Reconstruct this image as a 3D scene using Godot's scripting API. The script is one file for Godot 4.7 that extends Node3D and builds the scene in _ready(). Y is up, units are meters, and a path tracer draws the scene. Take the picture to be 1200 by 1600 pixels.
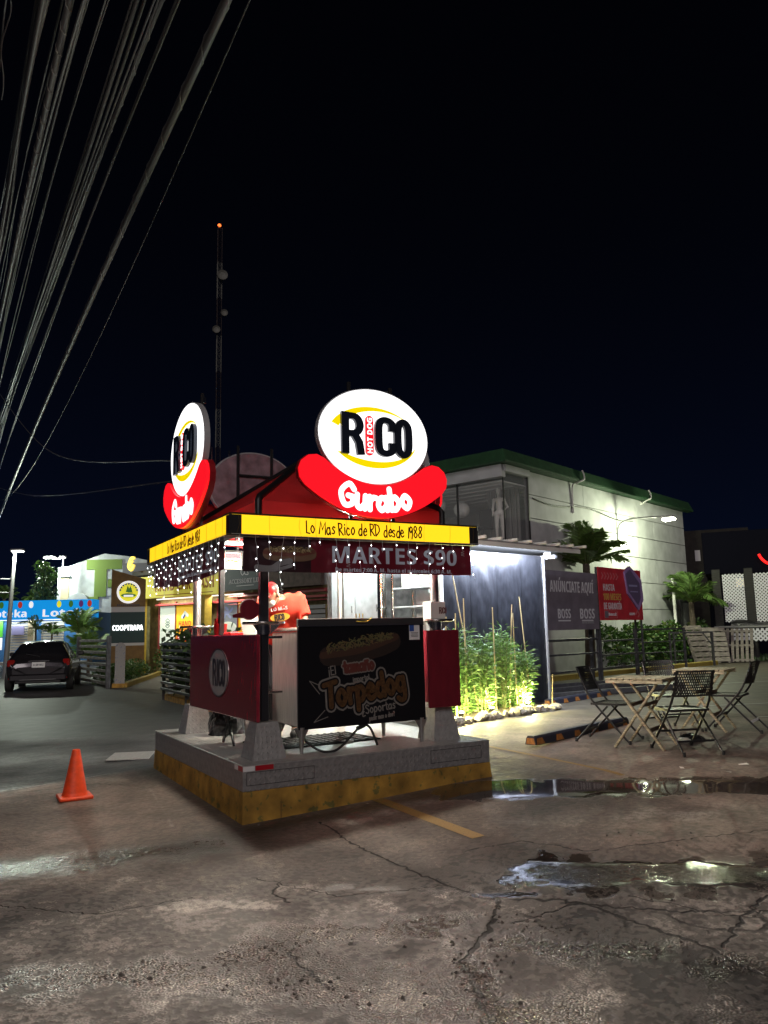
extends Node3D

# ---------------------------------------------------------------- mesh collector
class Mb:
	var v := PackedVector3Array()
	var n := PackedVector3Array()
	var c := PackedColorArray()
	var uv := PackedVector2Array()
	var col := Color.WHITE
	var x := Transform3D.IDENTITY

	func tri(a: Vector3, b: Vector3, d: Vector3) -> void:
		a = x * a
		b = x * b
		d = x * d
		var m := (b - a).cross(d - a).normalized()
		v.append(a); v.append(d); v.append(b)
		for i in 3:
			n.append(m); c.append(col)

	func quad(a: Vector3, b: Vector3, d: Vector3, e: Vector3) -> void:
		tri(a, b, d)
		tri(a, d, e)

	func st(a: Vector3, b: Vector3, d: Vector3, na: Vector3, nb: Vector3, nd: Vector3) -> void:
		v.append(x * a); v.append(x * d); v.append(x * b)
		n.append((x.basis * na).normalized()); n.append((x.basis * nd).normalized()); n.append((x.basis * nb).normalized())
		for i in 3: c.append(col)

	func sq(a: Vector3, b: Vector3, d: Vector3, e: Vector3, na: Vector3, nb: Vector3, nd: Vector3, ne: Vector3) -> void:
		st(a, b, d, na, nb, nd)
		st(a, d, e, na, nd, ne)

	func box(p: Vector3, s: Vector3, e := 0.0) -> void:
		var h := s * 0.5
		e = minf(e, minf(h.x, minf(h.y, h.z)) * 0.9)
		for ax in 3:
			var u := (ax + 1) % 3
			var w := (ax + 2) % 3
			for sg: float in [-1.0, 1.0]:
				var f: Array[Vector3] = []
				for k: Vector2 in [Vector2(-1, -1), Vector2(1, -1), Vector2(1, 1), Vector2(-1, 1)]:
					var r := Vector3.ZERO
					r[ax] = sg * h[ax]
					r[u] = k.x * (h[u] - e)
					r[w] = k.y * (h[w] - e)
					f.append(p + r)
				if sg > 0: quad(f[0], f[1], f[2], f[3])
				else: quad(f[3], f[2], f[1], f[0])
			if e > 0.0:
				for su: float in [-1.0, 1.0]:
					for sw: float in [-1.0, 1.0]:
						var q: Array[Vector3] = []
						for t: float in [-1.0, 1.0]:
							var a := Vector3.ZERO
							a[ax] = t * (h[ax] - e); a[u] = su * h[u]; a[w] = sw * (h[w] - e)
							var b := a
							b[u] = su * (h[u] - e); b[w] = sw * h[w]
							q.append(p + a); q.append(p + b)
						if su * sw > 0: quad(q[0], q[1], q[3], q[2])
						else: quad(q[0], q[2], q[3], q[1])
		if e > 0.0:
			for sx: float in [-1.0, 1.0]:
				for sy: float in [-1.0, 1.0]:
					for sz: float in [-1.0, 1.0]:
						var a := p + Vector3(sx * h.x, sy * (h.y - e), sz * (h.z - e))
						var b := p + Vector3(sx * (h.x - e), sy * h.y, sz * (h.z - e))
						var d := p + Vector3(sx * (h.x - e), sy * (h.y - e), sz * h.z)
						if sx * sy * sz > 0: tri(a, b, d)
						else: tri(a, d, b)

	# a bar of rectangular section between two points
	func bar(a: Vector3, b: Vector3, w: float, h: float, e := 0.0, up := Vector3.UP) -> void:
		var old := x
		var t := (b - a).normalized()
		var s := up.cross(t)
		if s.length() < 0.01: s = Vector3.RIGHT.cross(t)
		s = s.normalized()
		x = old * Transform3D(Basis(s, t.cross(s), t), (a + b) * 0.5)
		box(Vector3.ZERO, Vector3(w, h, (b - a).length()), e)
		x = old

	func tube(p: Array, r, sides := 8, cap := true) -> void:
		var nr := Vector3.ZERO
		var ring: Array = []
		var rn: Array = []
		for i in p.size():
			var t: Vector3 = ((p[mini(i + 1, p.size() - 1)] as Vector3) - (p[maxi(i - 1, 0)] as Vector3)).normalized()
			if i == 0: nr = t.cross(Vector3.UP if absf(t.y) < 0.9 else Vector3.RIGHT).normalized()
			else: nr = (nr - t * nr.dot(t)).normalized()
			var bi := t.cross(nr)
			var rr: float = r[i] if r is Array else r
			var a: Array[Vector3] = []
			var b: Array[Vector3] = []
			for k in sides:
				var g := TAU * k / sides
				var d := nr * cos(g) + bi * sin(g)
				a.append((p[i] as Vector3) + d * rr)
				b.append(d)
			ring.append(a); rn.append(b)
		for i in p.size() - 1:
			for k in sides:
				var l := (k + 1) % sides
				sq(ring[i][k], ring[i][l], ring[i + 1][l], ring[i + 1][k], rn[i][k], rn[i][l], rn[i + 1][l], rn[i + 1][k])
		if cap:
			for k in sides:
				var l := (k + 1) % sides
				tri(p[0], ring[0][l], ring[0][k])
				tri(p[-1], ring[-1][k], ring[-1][l])

	# profile of (radius, height) turned about the y axis
	func lathe(prof: Array, sides := 16, p := Vector3.ZERO) -> void:
		for i in prof.size() - 1:
			var a: Vector2 = prof[i]
			var b: Vector2 = prof[i + 1]
			var sl := Vector2(b.y - a.y, a.x - b.x).normalized()
			for k in sides:
				var g := TAU * k / sides
				var h := TAU * (k + 1) / sides
				var d := Vector3(cos(g), 0, -sin(g))
				var e := Vector3(cos(h), 0, -sin(h))
				var nd := Vector3(d.x * sl.x, sl.y, d.z * sl.x)
				var ne := Vector3(e.x * sl.x, sl.y, e.z * sl.x)
				sq(p + d * a.x + Vector3(0, a.y, 0), p + e * a.x + Vector3(0, a.y, 0), p + e * b.x + Vector3(0, b.y, 0), p + d * b.x + Vector3(0, b.y, 0), nd, ne, ne, nd)

	func ball(p: Vector3, r: Vector3, rings := 8, sides := 12) -> void:
		for i in rings:
			for k in sides:
				var q: Array[Vector3] = []
				for o: Vector2 in [Vector2(0, 0), Vector2(0, 1), Vector2(1, 1), Vector2(1, 0)]:
					var t := PI * (i + o.x) / rings
					var g := TAU * (k + o.y) / sides
					q.append(Vector3(sin(t) * cos(g), -cos(t), -sin(t) * sin(g)))
				sq(p + q[0] * r, p + q[1] * r, p + q[2] * r, p + q[3] * r, q[0] / r, q[1] / r, q[2] / r, q[3] / r)

	func prism(poly: PackedVector2Array, z0: float, z1: float, sides := true) -> void:
		if Geometry2D.is_polygon_clockwise(poly): poly.reverse()
		var t := Geometry2D.triangulate_polygon(poly)
		for i in range(0, t.size(), 3):
			var a := poly[t[i]]
			var b := poly[t[i + 1]]
			var d := poly[t[i + 2]]
			if (b - a).cross(d - a) < 0:
				var s := b
				b = d; d = s
			tri(Vector3(a.x, a.y, z1), Vector3(b.x, b.y, z1), Vector3(d.x, d.y, z1))
			if sides: tri(Vector3(a.x, a.y, z0), Vector3(d.x, d.y, z0), Vector3(b.x, b.y, z0))
		if sides:
			for i in poly.size():
				var a := poly[i]
				var b := poly[(i + 1) % poly.size()]
				quad(Vector3(a.x, a.y, z0), Vector3(b.x, b.y, z0), Vector3(b.x, b.y, z1), Vector3(a.x, a.y, z1))

	# a drawn stroke with thickness, lying in the xy plane
	func ribbon(p: PackedVector2Array, w: float, z0: float, z1: float, closed := false, round_ends := true) -> void:
		var m := p.size()
		var l := PackedVector2Array()
		var r := PackedVector2Array()
		for i in m:
			var a := p[(i - 1 + m) % m] if closed else p[maxi(i - 1, 0)]
			var b := p[(i + 1) % m] if closed else p[mini(i + 1, m - 1)]
			var d1 := (p[i] - a).normalized()
			var d2 := (b - p[i]).normalized()
			if d1.length() < 0.5: d1 = d2
			if d2.length() < 0.5: d2 = d1
			var t := (d1 + d2).normalized()
			if t.length() < 0.5: t = d1
			var k := 1.0 / maxf(0.55, t.dot(d1))
			var o := Vector2(-t.y, t.x) * w * 0.5 * k
			l.append(p[i] + o); r.append(p[i] - o)
		for i in (m if closed else m - 1):
			var j := (i + 1) % m
			quad(Vector3(r[i].x, r[i].y, z1), Vector3(r[j].x, r[j].y, z1), Vector3(l[j].x, l[j].y, z1), Vector3(l[i].x, l[i].y, z1))
			quad(Vector3(r[i].x, r[i].y, z0), Vector3(r[j].x, r[j].y, z0), Vector3(r[j].x, r[j].y, z1), Vector3(r[i].x, r[i].y, z1))
			quad(Vector3(l[j].x, l[j].y, z0), Vector3(l[i].x, l[i].y, z0), Vector3(l[i].x, l[i].y, z1), Vector3(l[j].x, l[j].y, z1))
		if not closed:
			for e in 2:
				var q := p[0] if e == 0 else p[m - 1]
				var f := l[0] if e == 0 else r[m - 1]
				var g := r[0] if e == 0 else l[m - 1]
				var last := f
				var steps := 6 if round_ends else 1
				for k in range(1, steps + 1):
					var nx := g if k == steps else q + (f - q).rotated(PI * k / steps)
					tri(Vector3(q.x, q.y, z1), Vector3(last.x, last.y, z1), Vector3(nx.x, nx.y, z1))
					quad(Vector3(last.x, last.y, z0), Vector3(nx.x, nx.y, z0), Vector3(nx.x, nx.y, z1), Vector3(last.x, last.y, z1))
					last = nx

	func mesh(colored := false) -> ArrayMesh:
		var a := []
		a.resize(Mesh.ARRAY_MAX)
		a[Mesh.ARRAY_VERTEX] = v
		a[Mesh.ARRAY_NORMAL] = n
		if colored: a[Mesh.ARRAY_COLOR] = c
		if uv.size() == v.size(): a[Mesh.ARRAY_TEX_UV] = uv
		var m := ArrayMesh.new()
		m.add_surface_from_arrays(Mesh.PRIMITIVE_TRIANGLES, a)
		return m


# ---------------------------------------------------------------- scene helpers
var used := {}
var rng := RandomNumberGenerator.new()
var sans: SystemFont
var sans_bold: SystemFont
var serif: SystemFont
var tx := {}
var M := {}

func uniq(parent: Node, called: String) -> String:
	var key := str(parent.get_instance_id()) + called
	var k: int = used.get(key, 0)
	used[key] = k + 1
	return called if k == 0 else "%s_%03d" % [called, k]

func put_in(parent: Node, o: Node3D, called: String) -> void:
	o.name = uniq(parent, called)
	parent.add_child(o, true)

func tag(o: Node, label: String, category := "", group := "", kind := "") -> void:
	if label: o.set_meta("label", label)
	if category: o.set_meta("category", category)
	if group: o.set_meta("group", group)
	if kind: o.set_meta("kind", kind)

func thing(called: String, label: String, category: String, at := Vector3.ZERO, turn := 0.0, group := "") -> Node3D:
	var o := Node3D.new()
	put_in(self, o, called)
	o.position = at
	o.rotation.y = turn
	tag(o, label, category, group)
	return o

func obj(called: String, mb: Mb, m: Material, parent: Node = self, at := Vector3.ZERO, turn := 0.0) -> MeshInstance3D:
	var o := MeshInstance3D.new()
	o.mesh = mb.mesh(m is BaseMaterial3D and (m as BaseMaterial3D).vertex_color_use_as_albedo)
	o.material_override = m
	put_in(parent, o, called)
	o.position = at
	o.rotation.y = turn
	return o

func again(o: MeshInstance3D, parent: Node, called: String, at := Vector3.ZERO, turn := 0.0) -> MeshInstance3D:
	var p := MeshInstance3D.new()
	p.mesh = o.mesh
	p.material_override = o.material_override
	put_in(parent, p, called)
	p.position = at
	p.rotation.y = turn
	return p

func copy(o: Node3D, called: String, label: String, at: Vector3, turn: float, group := "") -> Node3D:
	var r: Node3D = o.duplicate()
	put_in(self, r, called)
	r.position = at
	r.rotation.y = turn
	r.set_meta("label", label)
	if group: r.set_meta("group", group)
	return r

func mk(col: Color, rough: float, metal := 0.0, o := {}) -> StandardMaterial3D:
	var m := StandardMaterial3D.new()
	m.albedo_color = Color(col.r, col.g, col.b).linear_to_srgb()
	m.roughness = rough
	m.metallic = metal
	if o.has("spec"): m.metallic_specular = o.spec
	if o.has("tex"):
		m.albedo_texture = o.tex
		m.uv1_triplanar = true
		var s: float = o.get("scale", 1.0)
		m.uv1_scale = o.get("scale3", Vector3(s, s, s))
		m.uv1_world_triplanar = o.get("world", false)
	if o.has("rtex"):
		m.roughness_texture = o.rtex
	if o.has("bump"):
		m.heightmap_enabled = true
		m.heightmap_texture = o.bump
		m.heightmap_scale = o.get("depth", 0.5)
		m.uv1_triplanar = true
		var s2: float = o.get("scale", 1.0)
		m.uv1_scale = o.get("scale3", Vector3(s2, s2, s2))
	if o.has("glow"):
		m.emission_enabled = true
		m.emission = Color(col.r, col.g, col.b).linear_to_srgb()
		m.emission_energy_multiplier = o.glow
	if o.get("vc", false): m.vertex_color_use_as_albedo = true
	if o.has("back"):
		m.backlight_enabled = true
		m.backlight = o.back
	if o.has("coat"):
		m.clearcoat_enabled = true
		m.clearcoat = o.coat
		m.clearcoat_roughness = o.get("coat_rough", 0.05)
	m.cull_mode = BaseMaterial3D.CULL_DISABLED if o.get("two", false) else BaseMaterial3D.CULL_BACK
	return m

# lettering: flat text, height is that of a capital, width fits if given
func text(parent: Node, say: String, height: float, m: Material, at: Vector3, o := {}) -> MeshInstance3D:
	var t := TextMesh.new()
	t.font = o.get("font", sans_bold)
	t.font_size = 48
	t.text = say
	t.depth = o.get("depth", 0.004)
	t.pixel_size = height / (48.0 * 0.714)
	t.curve_step = 2.0
	t.horizontal_alignment = HORIZONTAL_ALIGNMENT_CENTER
	t.vertical_alignment = VERTICAL_ALIGNMENT_CENTER
	var p := MeshInstance3D.new()
	p.mesh = t
	p.material_override = m
	put_in(parent, p, o.get("called", "lettering"))
	p.position = at
	p.rotation = o.get("turn", Vector3.ZERO)
	if o.has("width"):
		var w := t.get_aabb().size.x
		if w > 0.0: p.scale.x = float(o.width) / w
	return p

func curve(p: PackedVector2Array, k := 6, closed := false) -> PackedVector2Array:
	var r := PackedVector2Array()
	var m := p.size()
	for i in (m if closed else m - 1):
		var a := p[(i - 1 + m) % m] if closed else p[maxi(i - 1, 0)]
		var b := p[i]
		var c := p[(i + 1) % m]
		var d := p[(i + 2) % m] if closed else p[mini(i + 2, m - 1)]
		for j in k: r.append(b.cubic_interpolate(c, a, d, float(j) / k))
	if not closed: r.append(p[m - 1])
	return r

func curve3(p: Array, k := 6) -> Array:
	var r := []
	for i in p.size() - 1:
		var a: Vector3 = p[maxi(i - 1, 0)]
		var b: Vector3 = p[i]
		var c: Vector3 = p[i + 1]
		var d: Vector3 = p[mini(i + 2, p.size() - 1)]
		for j in k: r.append(b.cubic_interpolate(c, a, d, float(j) / k))
	r.append(p[-1])
	return r

func oval(cx: float, cy: float, rx: float, ry: float, k := 48) -> PackedVector2Array:
	var r := PackedVector2Array()
	for i in k: r.append(Vector2(cx + rx * cos(TAU * i / k), cy + ry * sin(TAU * i / k)))
	return r

func rect(x0: float, y0: float, x1: float, y1: float) -> PackedVector2Array:
	return PackedVector2Array([Vector2(x0, y0), Vector2(x1, y0), Vector2(x1, y1), Vector2(x0, y1)])

# hand-drawn letters: strokes of "x,y" points; "~" marks a curved stroke, "o" a closed one
const HAND := {
	"L": ["0.05,1 0.08,0.05 0.45,0", 0.55], "o": ["o0.05,0.3 0.25,0.6 0.45,0.3 0.25,0", 0.58], "M": ["0.05,0 0.12,1 0.4,0.35 0.66,1 0.78,0", 0.92],
	"a": ["~0.42,0.5 0.2,0.58 0.05,0.25 0.2,0 0.42,0.2|0.43,0.6 0.47,0", 0.6], "s": ["~0.38,0.52 0.2,0.6 0.1,0.42 0.33,0.22 0.25,0.02 0.05,0.06", 0.5],
	"R": ["0.08,0 0.08,1|~0.08,1 0.45,0.9 0.42,0.6 0.1,0.48|0.15,0.48 0.55,0", 0.66], "i": ["0.1,0 0.1,0.6|0.1,0.8 0.1,0.84", 0.28],
	"c": ["~0.4,0.5 0.22,0.6 0.05,0.3 0.2,0 0.42,0.1", 0.52], "d": ["~0.4,0.5 0.2,0.58 0.05,0.25 0.2,0 0.4,0.15|0.42,1 0.44,0", 0.58],
	"e": ["~0.06,0.32 0.42,0.36 0.25,0.62 0.05,0.3 0.2,0 0.44,0.1", 0.54], "D": ["0.08,0 0.1,1|~0.02,1 0.5,0.85 0.55,0.4 0.1,0.02", 0.7],
	"1": ["0.12,0.9 0.15,0", 0.3], "9": ["~0.4,0.75 0.2,0.5 0.08,0.78 0.25,1 0.42,0.8 0.38,0.3 0.3,-0.05", 0.54], "8": ["o0.25,0.52 0.08,0.78 0.26,1 0.44,0.78 0.25,0.52 0.06,0.22 0.26,0 0.46,0.24", 0.58],
	"G": ["~0.62,0.8 0.35,1 0.06,0.55 0.3,0.02 0.62,0.12 0.64,0.45|0.64,0.45 0.4,0.45", 0.78], "u": ["~0.06,0.6 0.08,0.15 0.25,0 0.42,0.2|0.44,0.6 0.46,0", 0.6],
	"r": ["0.08,0.6 0.1,0|~0.1,0.35 0.22,0.56 0.4,0.55", 0.46], "b": ["0.08,1 0.08,0|~0.1,0.45 0.3,0.6 0.46,0.3 0.28,0 0.1,0.1", 0.58],
	"T": ["0,0.92 0.62,1|0.34,0.96 0.28,0", 0.62], "p": ["0.08,0.6 0.04,-0.35|~0.08,0.45 0.28,0.6 0.44,0.32 0.26,0.02 0.08,0.12", 0.56],
	"g": ["~0.42,0.5 0.2,0.6 0.05,0.3 0.2,0.04 0.42,0.2|~0.43,0.6 0.42,-0.2 0.22,-0.38 0.02,-0.25", 0.58], "E": ["0.45,1 0.08,1 0.08,0 0.48,0|0.08,0.5 0.4,0.52", 0.56],
	"l": ["0.1,1 0.1,0", 0.26], "t": ["0.18,0.9 0.2,0.05 0.36,0|0.02,0.6 0.36,0.62", 0.42], "m": ["0.06,0.6 0.08,0|~0.08,0.4 0.24,0.6 0.34,0.4 0.34,0|~0.36,0.4 0.52,0.6 0.62,0.4 0.62,0", 0.74],
	"n": ["0.06,0.6 0.08,0|~0.08,0.4 0.28,0.6 0.42,0.4 0.44,0", 0.56], "S": ["~0.5,0.85 0.25,1 0.08,0.75 0.45,0.35 0.3,0 0.04,0.12", 0.6], "h": ["0.08,1 0.08,0|~0.08,0.4 0.28,0.6 0.42,0.4 0.44,0", 0.56],
	"á": ["~0.42,0.5 0.2,0.58 0.05,0.25 0.2,0 0.42,0.2|0.43,0.6 0.47,0|0.22,0.75 0.36,0.92", 0.6], "ñ": ["0.06,0.6 0.08,0|~0.08,0.4 0.28,0.6 0.42,0.4 0.44,0|0.1,0.78 0.4,0.8", 0.56],
	"!": ["0.1,1 0.1,0.3|0.1,0.04 0.1,0", 0.26], "¡": ["0.1,0.6 0.1,-0.2|0.1,0.86 0.1,0.9", 0.26], "¿": ["~0.4,-0.2 0.1,-0.25 0.1,0.05 0.3,0.3|0.3,0.6 0.3,0.62", 0.5], "?": ["~0.08,0.85 0.3,1 0.42,0.75 0.22,0.45 0.22,0.25|0.22,0.02 0.22,0", 0.5],
}

func strokes(ch: String) -> Array:
	var r := []
	if not HAND.has(ch): return r
	for s: String in (HAND[ch][0] as String).split("|"):
		var kind := s[0]
		var body := s.substr(1) if kind in ["~", "o"] else s
		var p := PackedVector2Array()
		for q in body.split(" "):
			var a := q.split(",")
			p.append(Vector2(float(a[0]), float(a[1])))
		if kind == "~": p = curve(p, 5)
		if kind == "o": p = curve(p, 6, true)
		r.append([p, kind == "o"])
	return r

# writes in the hand letters from x = 0; bend lifts each letter along an arc; returns the width
func hand(mb: Mb, say: String, size: float, w: float, z0: float, z1: float, o := {}) -> float:
	var at := 0.0
	var k := 0
	var wide: float = o.get("wide", 1.0)
	var jig: float = o.get("jig", 0.0)
	var total := 0.0
	for ch in say: total += (HAND[ch][1] if HAND.has(ch) else 0.35) * size * wide
	var bend: float = o.get("bend", 0.0)
	for ch in say:
		var adv: float = (HAND[ch][1] if HAND.has(ch) else 0.35) * size * wide
		var u := (at + adv * 0.5) / total * 2.0 - 1.0
		var ang := bend * u + jig * 0.12 * sin(k * 2.4)
		var lift := bend * total * 0.25 * u * u + jig * 0.06 * size * sin(k * 1.7)
		for s: Array in strokes(ch):
			var p := PackedVector2Array()
			for q: Vector2 in s[0]:
				var g := (Vector2((q.x - adv / size / wide * 0.5) * wide, q.y) * size).rotated(ang)
				p.append(Vector2(at + adv * 0.5 - total * 0.5, lift) + g)
			k += 1
			var dz := 0.0003 * (k % 5)
			mb.ribbon(p, w, z0, z1 + dz, s[1])
		at += adv
	return total

# ---------------------------------------------------------------- ground
const HUMPS := [[-1.17, -6.53, -1.3108], [0.95, -7.73, 1.0362], [-2.6, -9.08, 0.5097], [3.2, -8.5, 0.5604], [5.0, -11.0, -0.3501], [1.5, -11.0, -0.7634], [0.0, 0.0, -0.0842], [-4.0, -4.0, 0.1868], [5.0, -4.0, -0.2049], [-9.3, -21.5, -0.0291], [8.0, -25.0, 0.055], [-6.0, -14.0, -0.1186], [3.0, -14.0, 0.3626], [-3.0, -16.0, 0.0368], [-12.0, -8.0, -0.1486], [0.0, -24.0, -0.012], [12.0, -14.0, 0.1167]]

func gh(x: float, z: float) -> float:
	var h := 0.1
	for k: Array in HUMPS:
		var dx: float = x - k[0]
		var dz: float = z - k[1]
		var d := dx * dx + dz * dz
		if d < 400.0: h += k[2] * exp(-d / 50.0)
	# standing water lies level; the broken slab on the right tips away
	var t := z + 5.0
	if absf(t) < 1.0: h = lerpf(h, 0.03 + 0.08 * t, exp(-pow(t / 0.45, 4) - pow((x - 1.8) / 1.0, 6)))
	t = z + 7.1 - (x - 2.2) * 0.09
	if absf(t) < 1.0: h = lerpf(h, 0.128, exp(-pow(t / 0.46, 4) - pow((x - 2.3) / 1.7, 6)))
	return h

func on(x: float, z: float, up := 0.0) -> Vector3:
	return Vector3(x, gh(x, z) + up, z)

func noise_img(w: int, h: int, freq: float, oct: int, seed: int, kind := FastNoiseLite.TYPE_SIMPLEX_SMOOTH, seamless := true) -> Image:
	var f := FastNoiseLite.new()
	f.noise_type = kind
	f.seed = seed
	f.frequency = freq
	f.fractal_octaves = oct
	if oct <= 1: f.fractal_type = FastNoiseLite.FRACTAL_NONE
	return f.get_seamless_image(w, h) if seamless else f.get_image(w, h)

func levels(im: Image, lo: float, hi: float, power := 1.0) -> ImageTexture:
	var d := im.get_data()
	for i in d.size(): d[i] = int(255.0 * clampf(lo + (hi - lo) * pow(d[i] / 255.0, power), 0.0, 1.0))
	return ImageTexture.create_from_image(Image.create_from_data(im.get_width(), im.get_height(), false, Image.FORMAT_L8, d))

func make_textures() -> void:
	tx.mottle = levels(noise_img(512, 512, 0.012, 5, 3), 0.62, 1.0)
	tx.soft = levels(noise_img(256, 256, 0.02, 3, 9), 0.85, 1.0)
	tx.fine = levels(noise_img(512, 512, 0.12, 3, 5), 0.0, 1.0)
	tx.wave = levels(noise_img(512, 512, 0.012, 2, 17), 0.0, 1.0)
	# vertical streaks, for brushed or rain-marked sheets
	var f := FastNoiseLite.new()
	f.seed = 21
	f.frequency = 1.0
	f.fractal_octaves = 4
	var a := PackedByteArray()
	var g := PackedByteArray()
	a.resize(256 * 256)
	g.resize(256 * 256)
	for j in 256:
		for i in 256:
			var e := minf(1.0, absf(j - 128.0) / 128.0)
			a[j * 256 + i] = int(255 * clampf(0.8 + 0.35 * f.get_noise_2d(i * 0.16, j * 0.004) + 0.1 * f.get_noise_2d(i * 0.5, j * 0.03), 0, 1))
			g[j * 256 + i] = int(255 * clampf(0.72 + 0.4 * f.get_noise_2d(i * 0.012 + 40.0, j * 0.14 + 0.6 * e), 0, 1))
	tx.streak = ImageTexture.create_from_image(Image.create_from_data(256, 256, false, Image.FORMAT_L8, a))
	tx.grain = ImageTexture.create_from_image(Image.create_from_data(256, 256, false, Image.FORMAT_L8, g))
	# diamond plate: little raised lozenges, alternately turned
	var p := PackedByteArray()
	p.resize(256 * 256)
	for j in 256:
		for i in 256:
			var cu := i / 32
			var cv := j / 32
			var u := (i % 32) - 15.5
			var w := (j % 32) - 15.5
			var t := PI / 4 if (cu + cv) % 2 == 0 else -PI / 4
			var q := Vector2(u, w).rotated(t)
			var dd := absf(q.x) / 14.0 + absf(q.y) / 5.0
			p[j * 256 + i] = int(255 * clampf((1.0 - dd) * 1.6, 0.0, 1.0))
	tx.diamond = ImageTexture.create_from_image(Image.create_from_data(256, 256, false, Image.FORMAT_L8, p))
	# painted concrete: chips along with rusty drips and grime
	var dp := PackedByteArray()
	dp.resize(512 * 512 * 3)
	var chips := noise_img(512, 512, 0.03, 4, 55).get_data()
	var wide := noise_img(512, 512, 0.014, 4, 56).get_data()
	for j in 512:
		for i in 512:
			var drip := clampf((f.get_noise_2d(i * 0.07 + 300.0, j * 0.005) - 0.48) * 3.0, 0.0, 1.0)
			drip *= 0.5 + 0.5 * f.get_noise_2d(i * 0.03, j * 0.02 + 90.0)
			var ch := clampf((chips[j * 512 + i] / 255.0 - 0.7) * 14.0, 0.0, 1.0)
			var gr := 0.6 + 0.4 * wide[j * 512 + i] / 255.0
			var cc := Color(1, 1, 1).lerp(Color(0.42, 0.36, 0.6), clampf(drip, 0, 1) * 0.8).lerp(Color(0.62, 0.8, 1.0), ch * 0.8)
			dp[(j * 512 + i) * 3] = int(255 * cc.r * gr)
			dp[(j * 512 + i) * 3 + 1] = int(255 * cc.g * gr)
			dp[(j * 512 + i) * 3 + 2] = int(255 * cc.b * gr)
	tx.drip = ImageTexture.create_from_image(Image.create_from_data(512, 512, false, Image.FORMAT_RGB8, dp))
	# worn paint: patches where the coat has gone
	var wn := noise_img(512, 512, 0.02, 5, 33).get_data()
	var wf := noise_img(512, 512, 0.15, 2, 34).get_data()
	var wp := PackedByteArray()
	wp.resize(512 * 512 * 3)
	for i in 512 * 512:
		var s := wn[i] / 255.0 + 0.25 * (wf[i] / 255.0 - 0.5)
		var bare := clampf((s - 0.72) * 9.0, 0.0, 1.0)
		var dirt := 0.75 + 0.25 * wn[(i * 7) % (512 * 512)] / 255.0
		var rust := clampf((0.2 - s) * 4.0, 0.0, 1.0)
		var cc := Color(1.0, 1.0, 1.0).lerp(Color(0.75, 0.78, 1.0), bare).lerp(Color(0.55, 0.42, 0.5), rust * 0.7)
		wp[i * 3] = int(255 * cc.r * dirt)
		wp[i * 3 + 1] = int(255 * cc.g * dirt)
		wp[i * 3 + 2] = int(255 * cc.b * dirt)
	tx.worn = ImageTexture.create_from_image(Image.create_from_data(512, 512, false, Image.FORMAT_RGB8, wp))

const SIGN_E := 9.0

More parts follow.
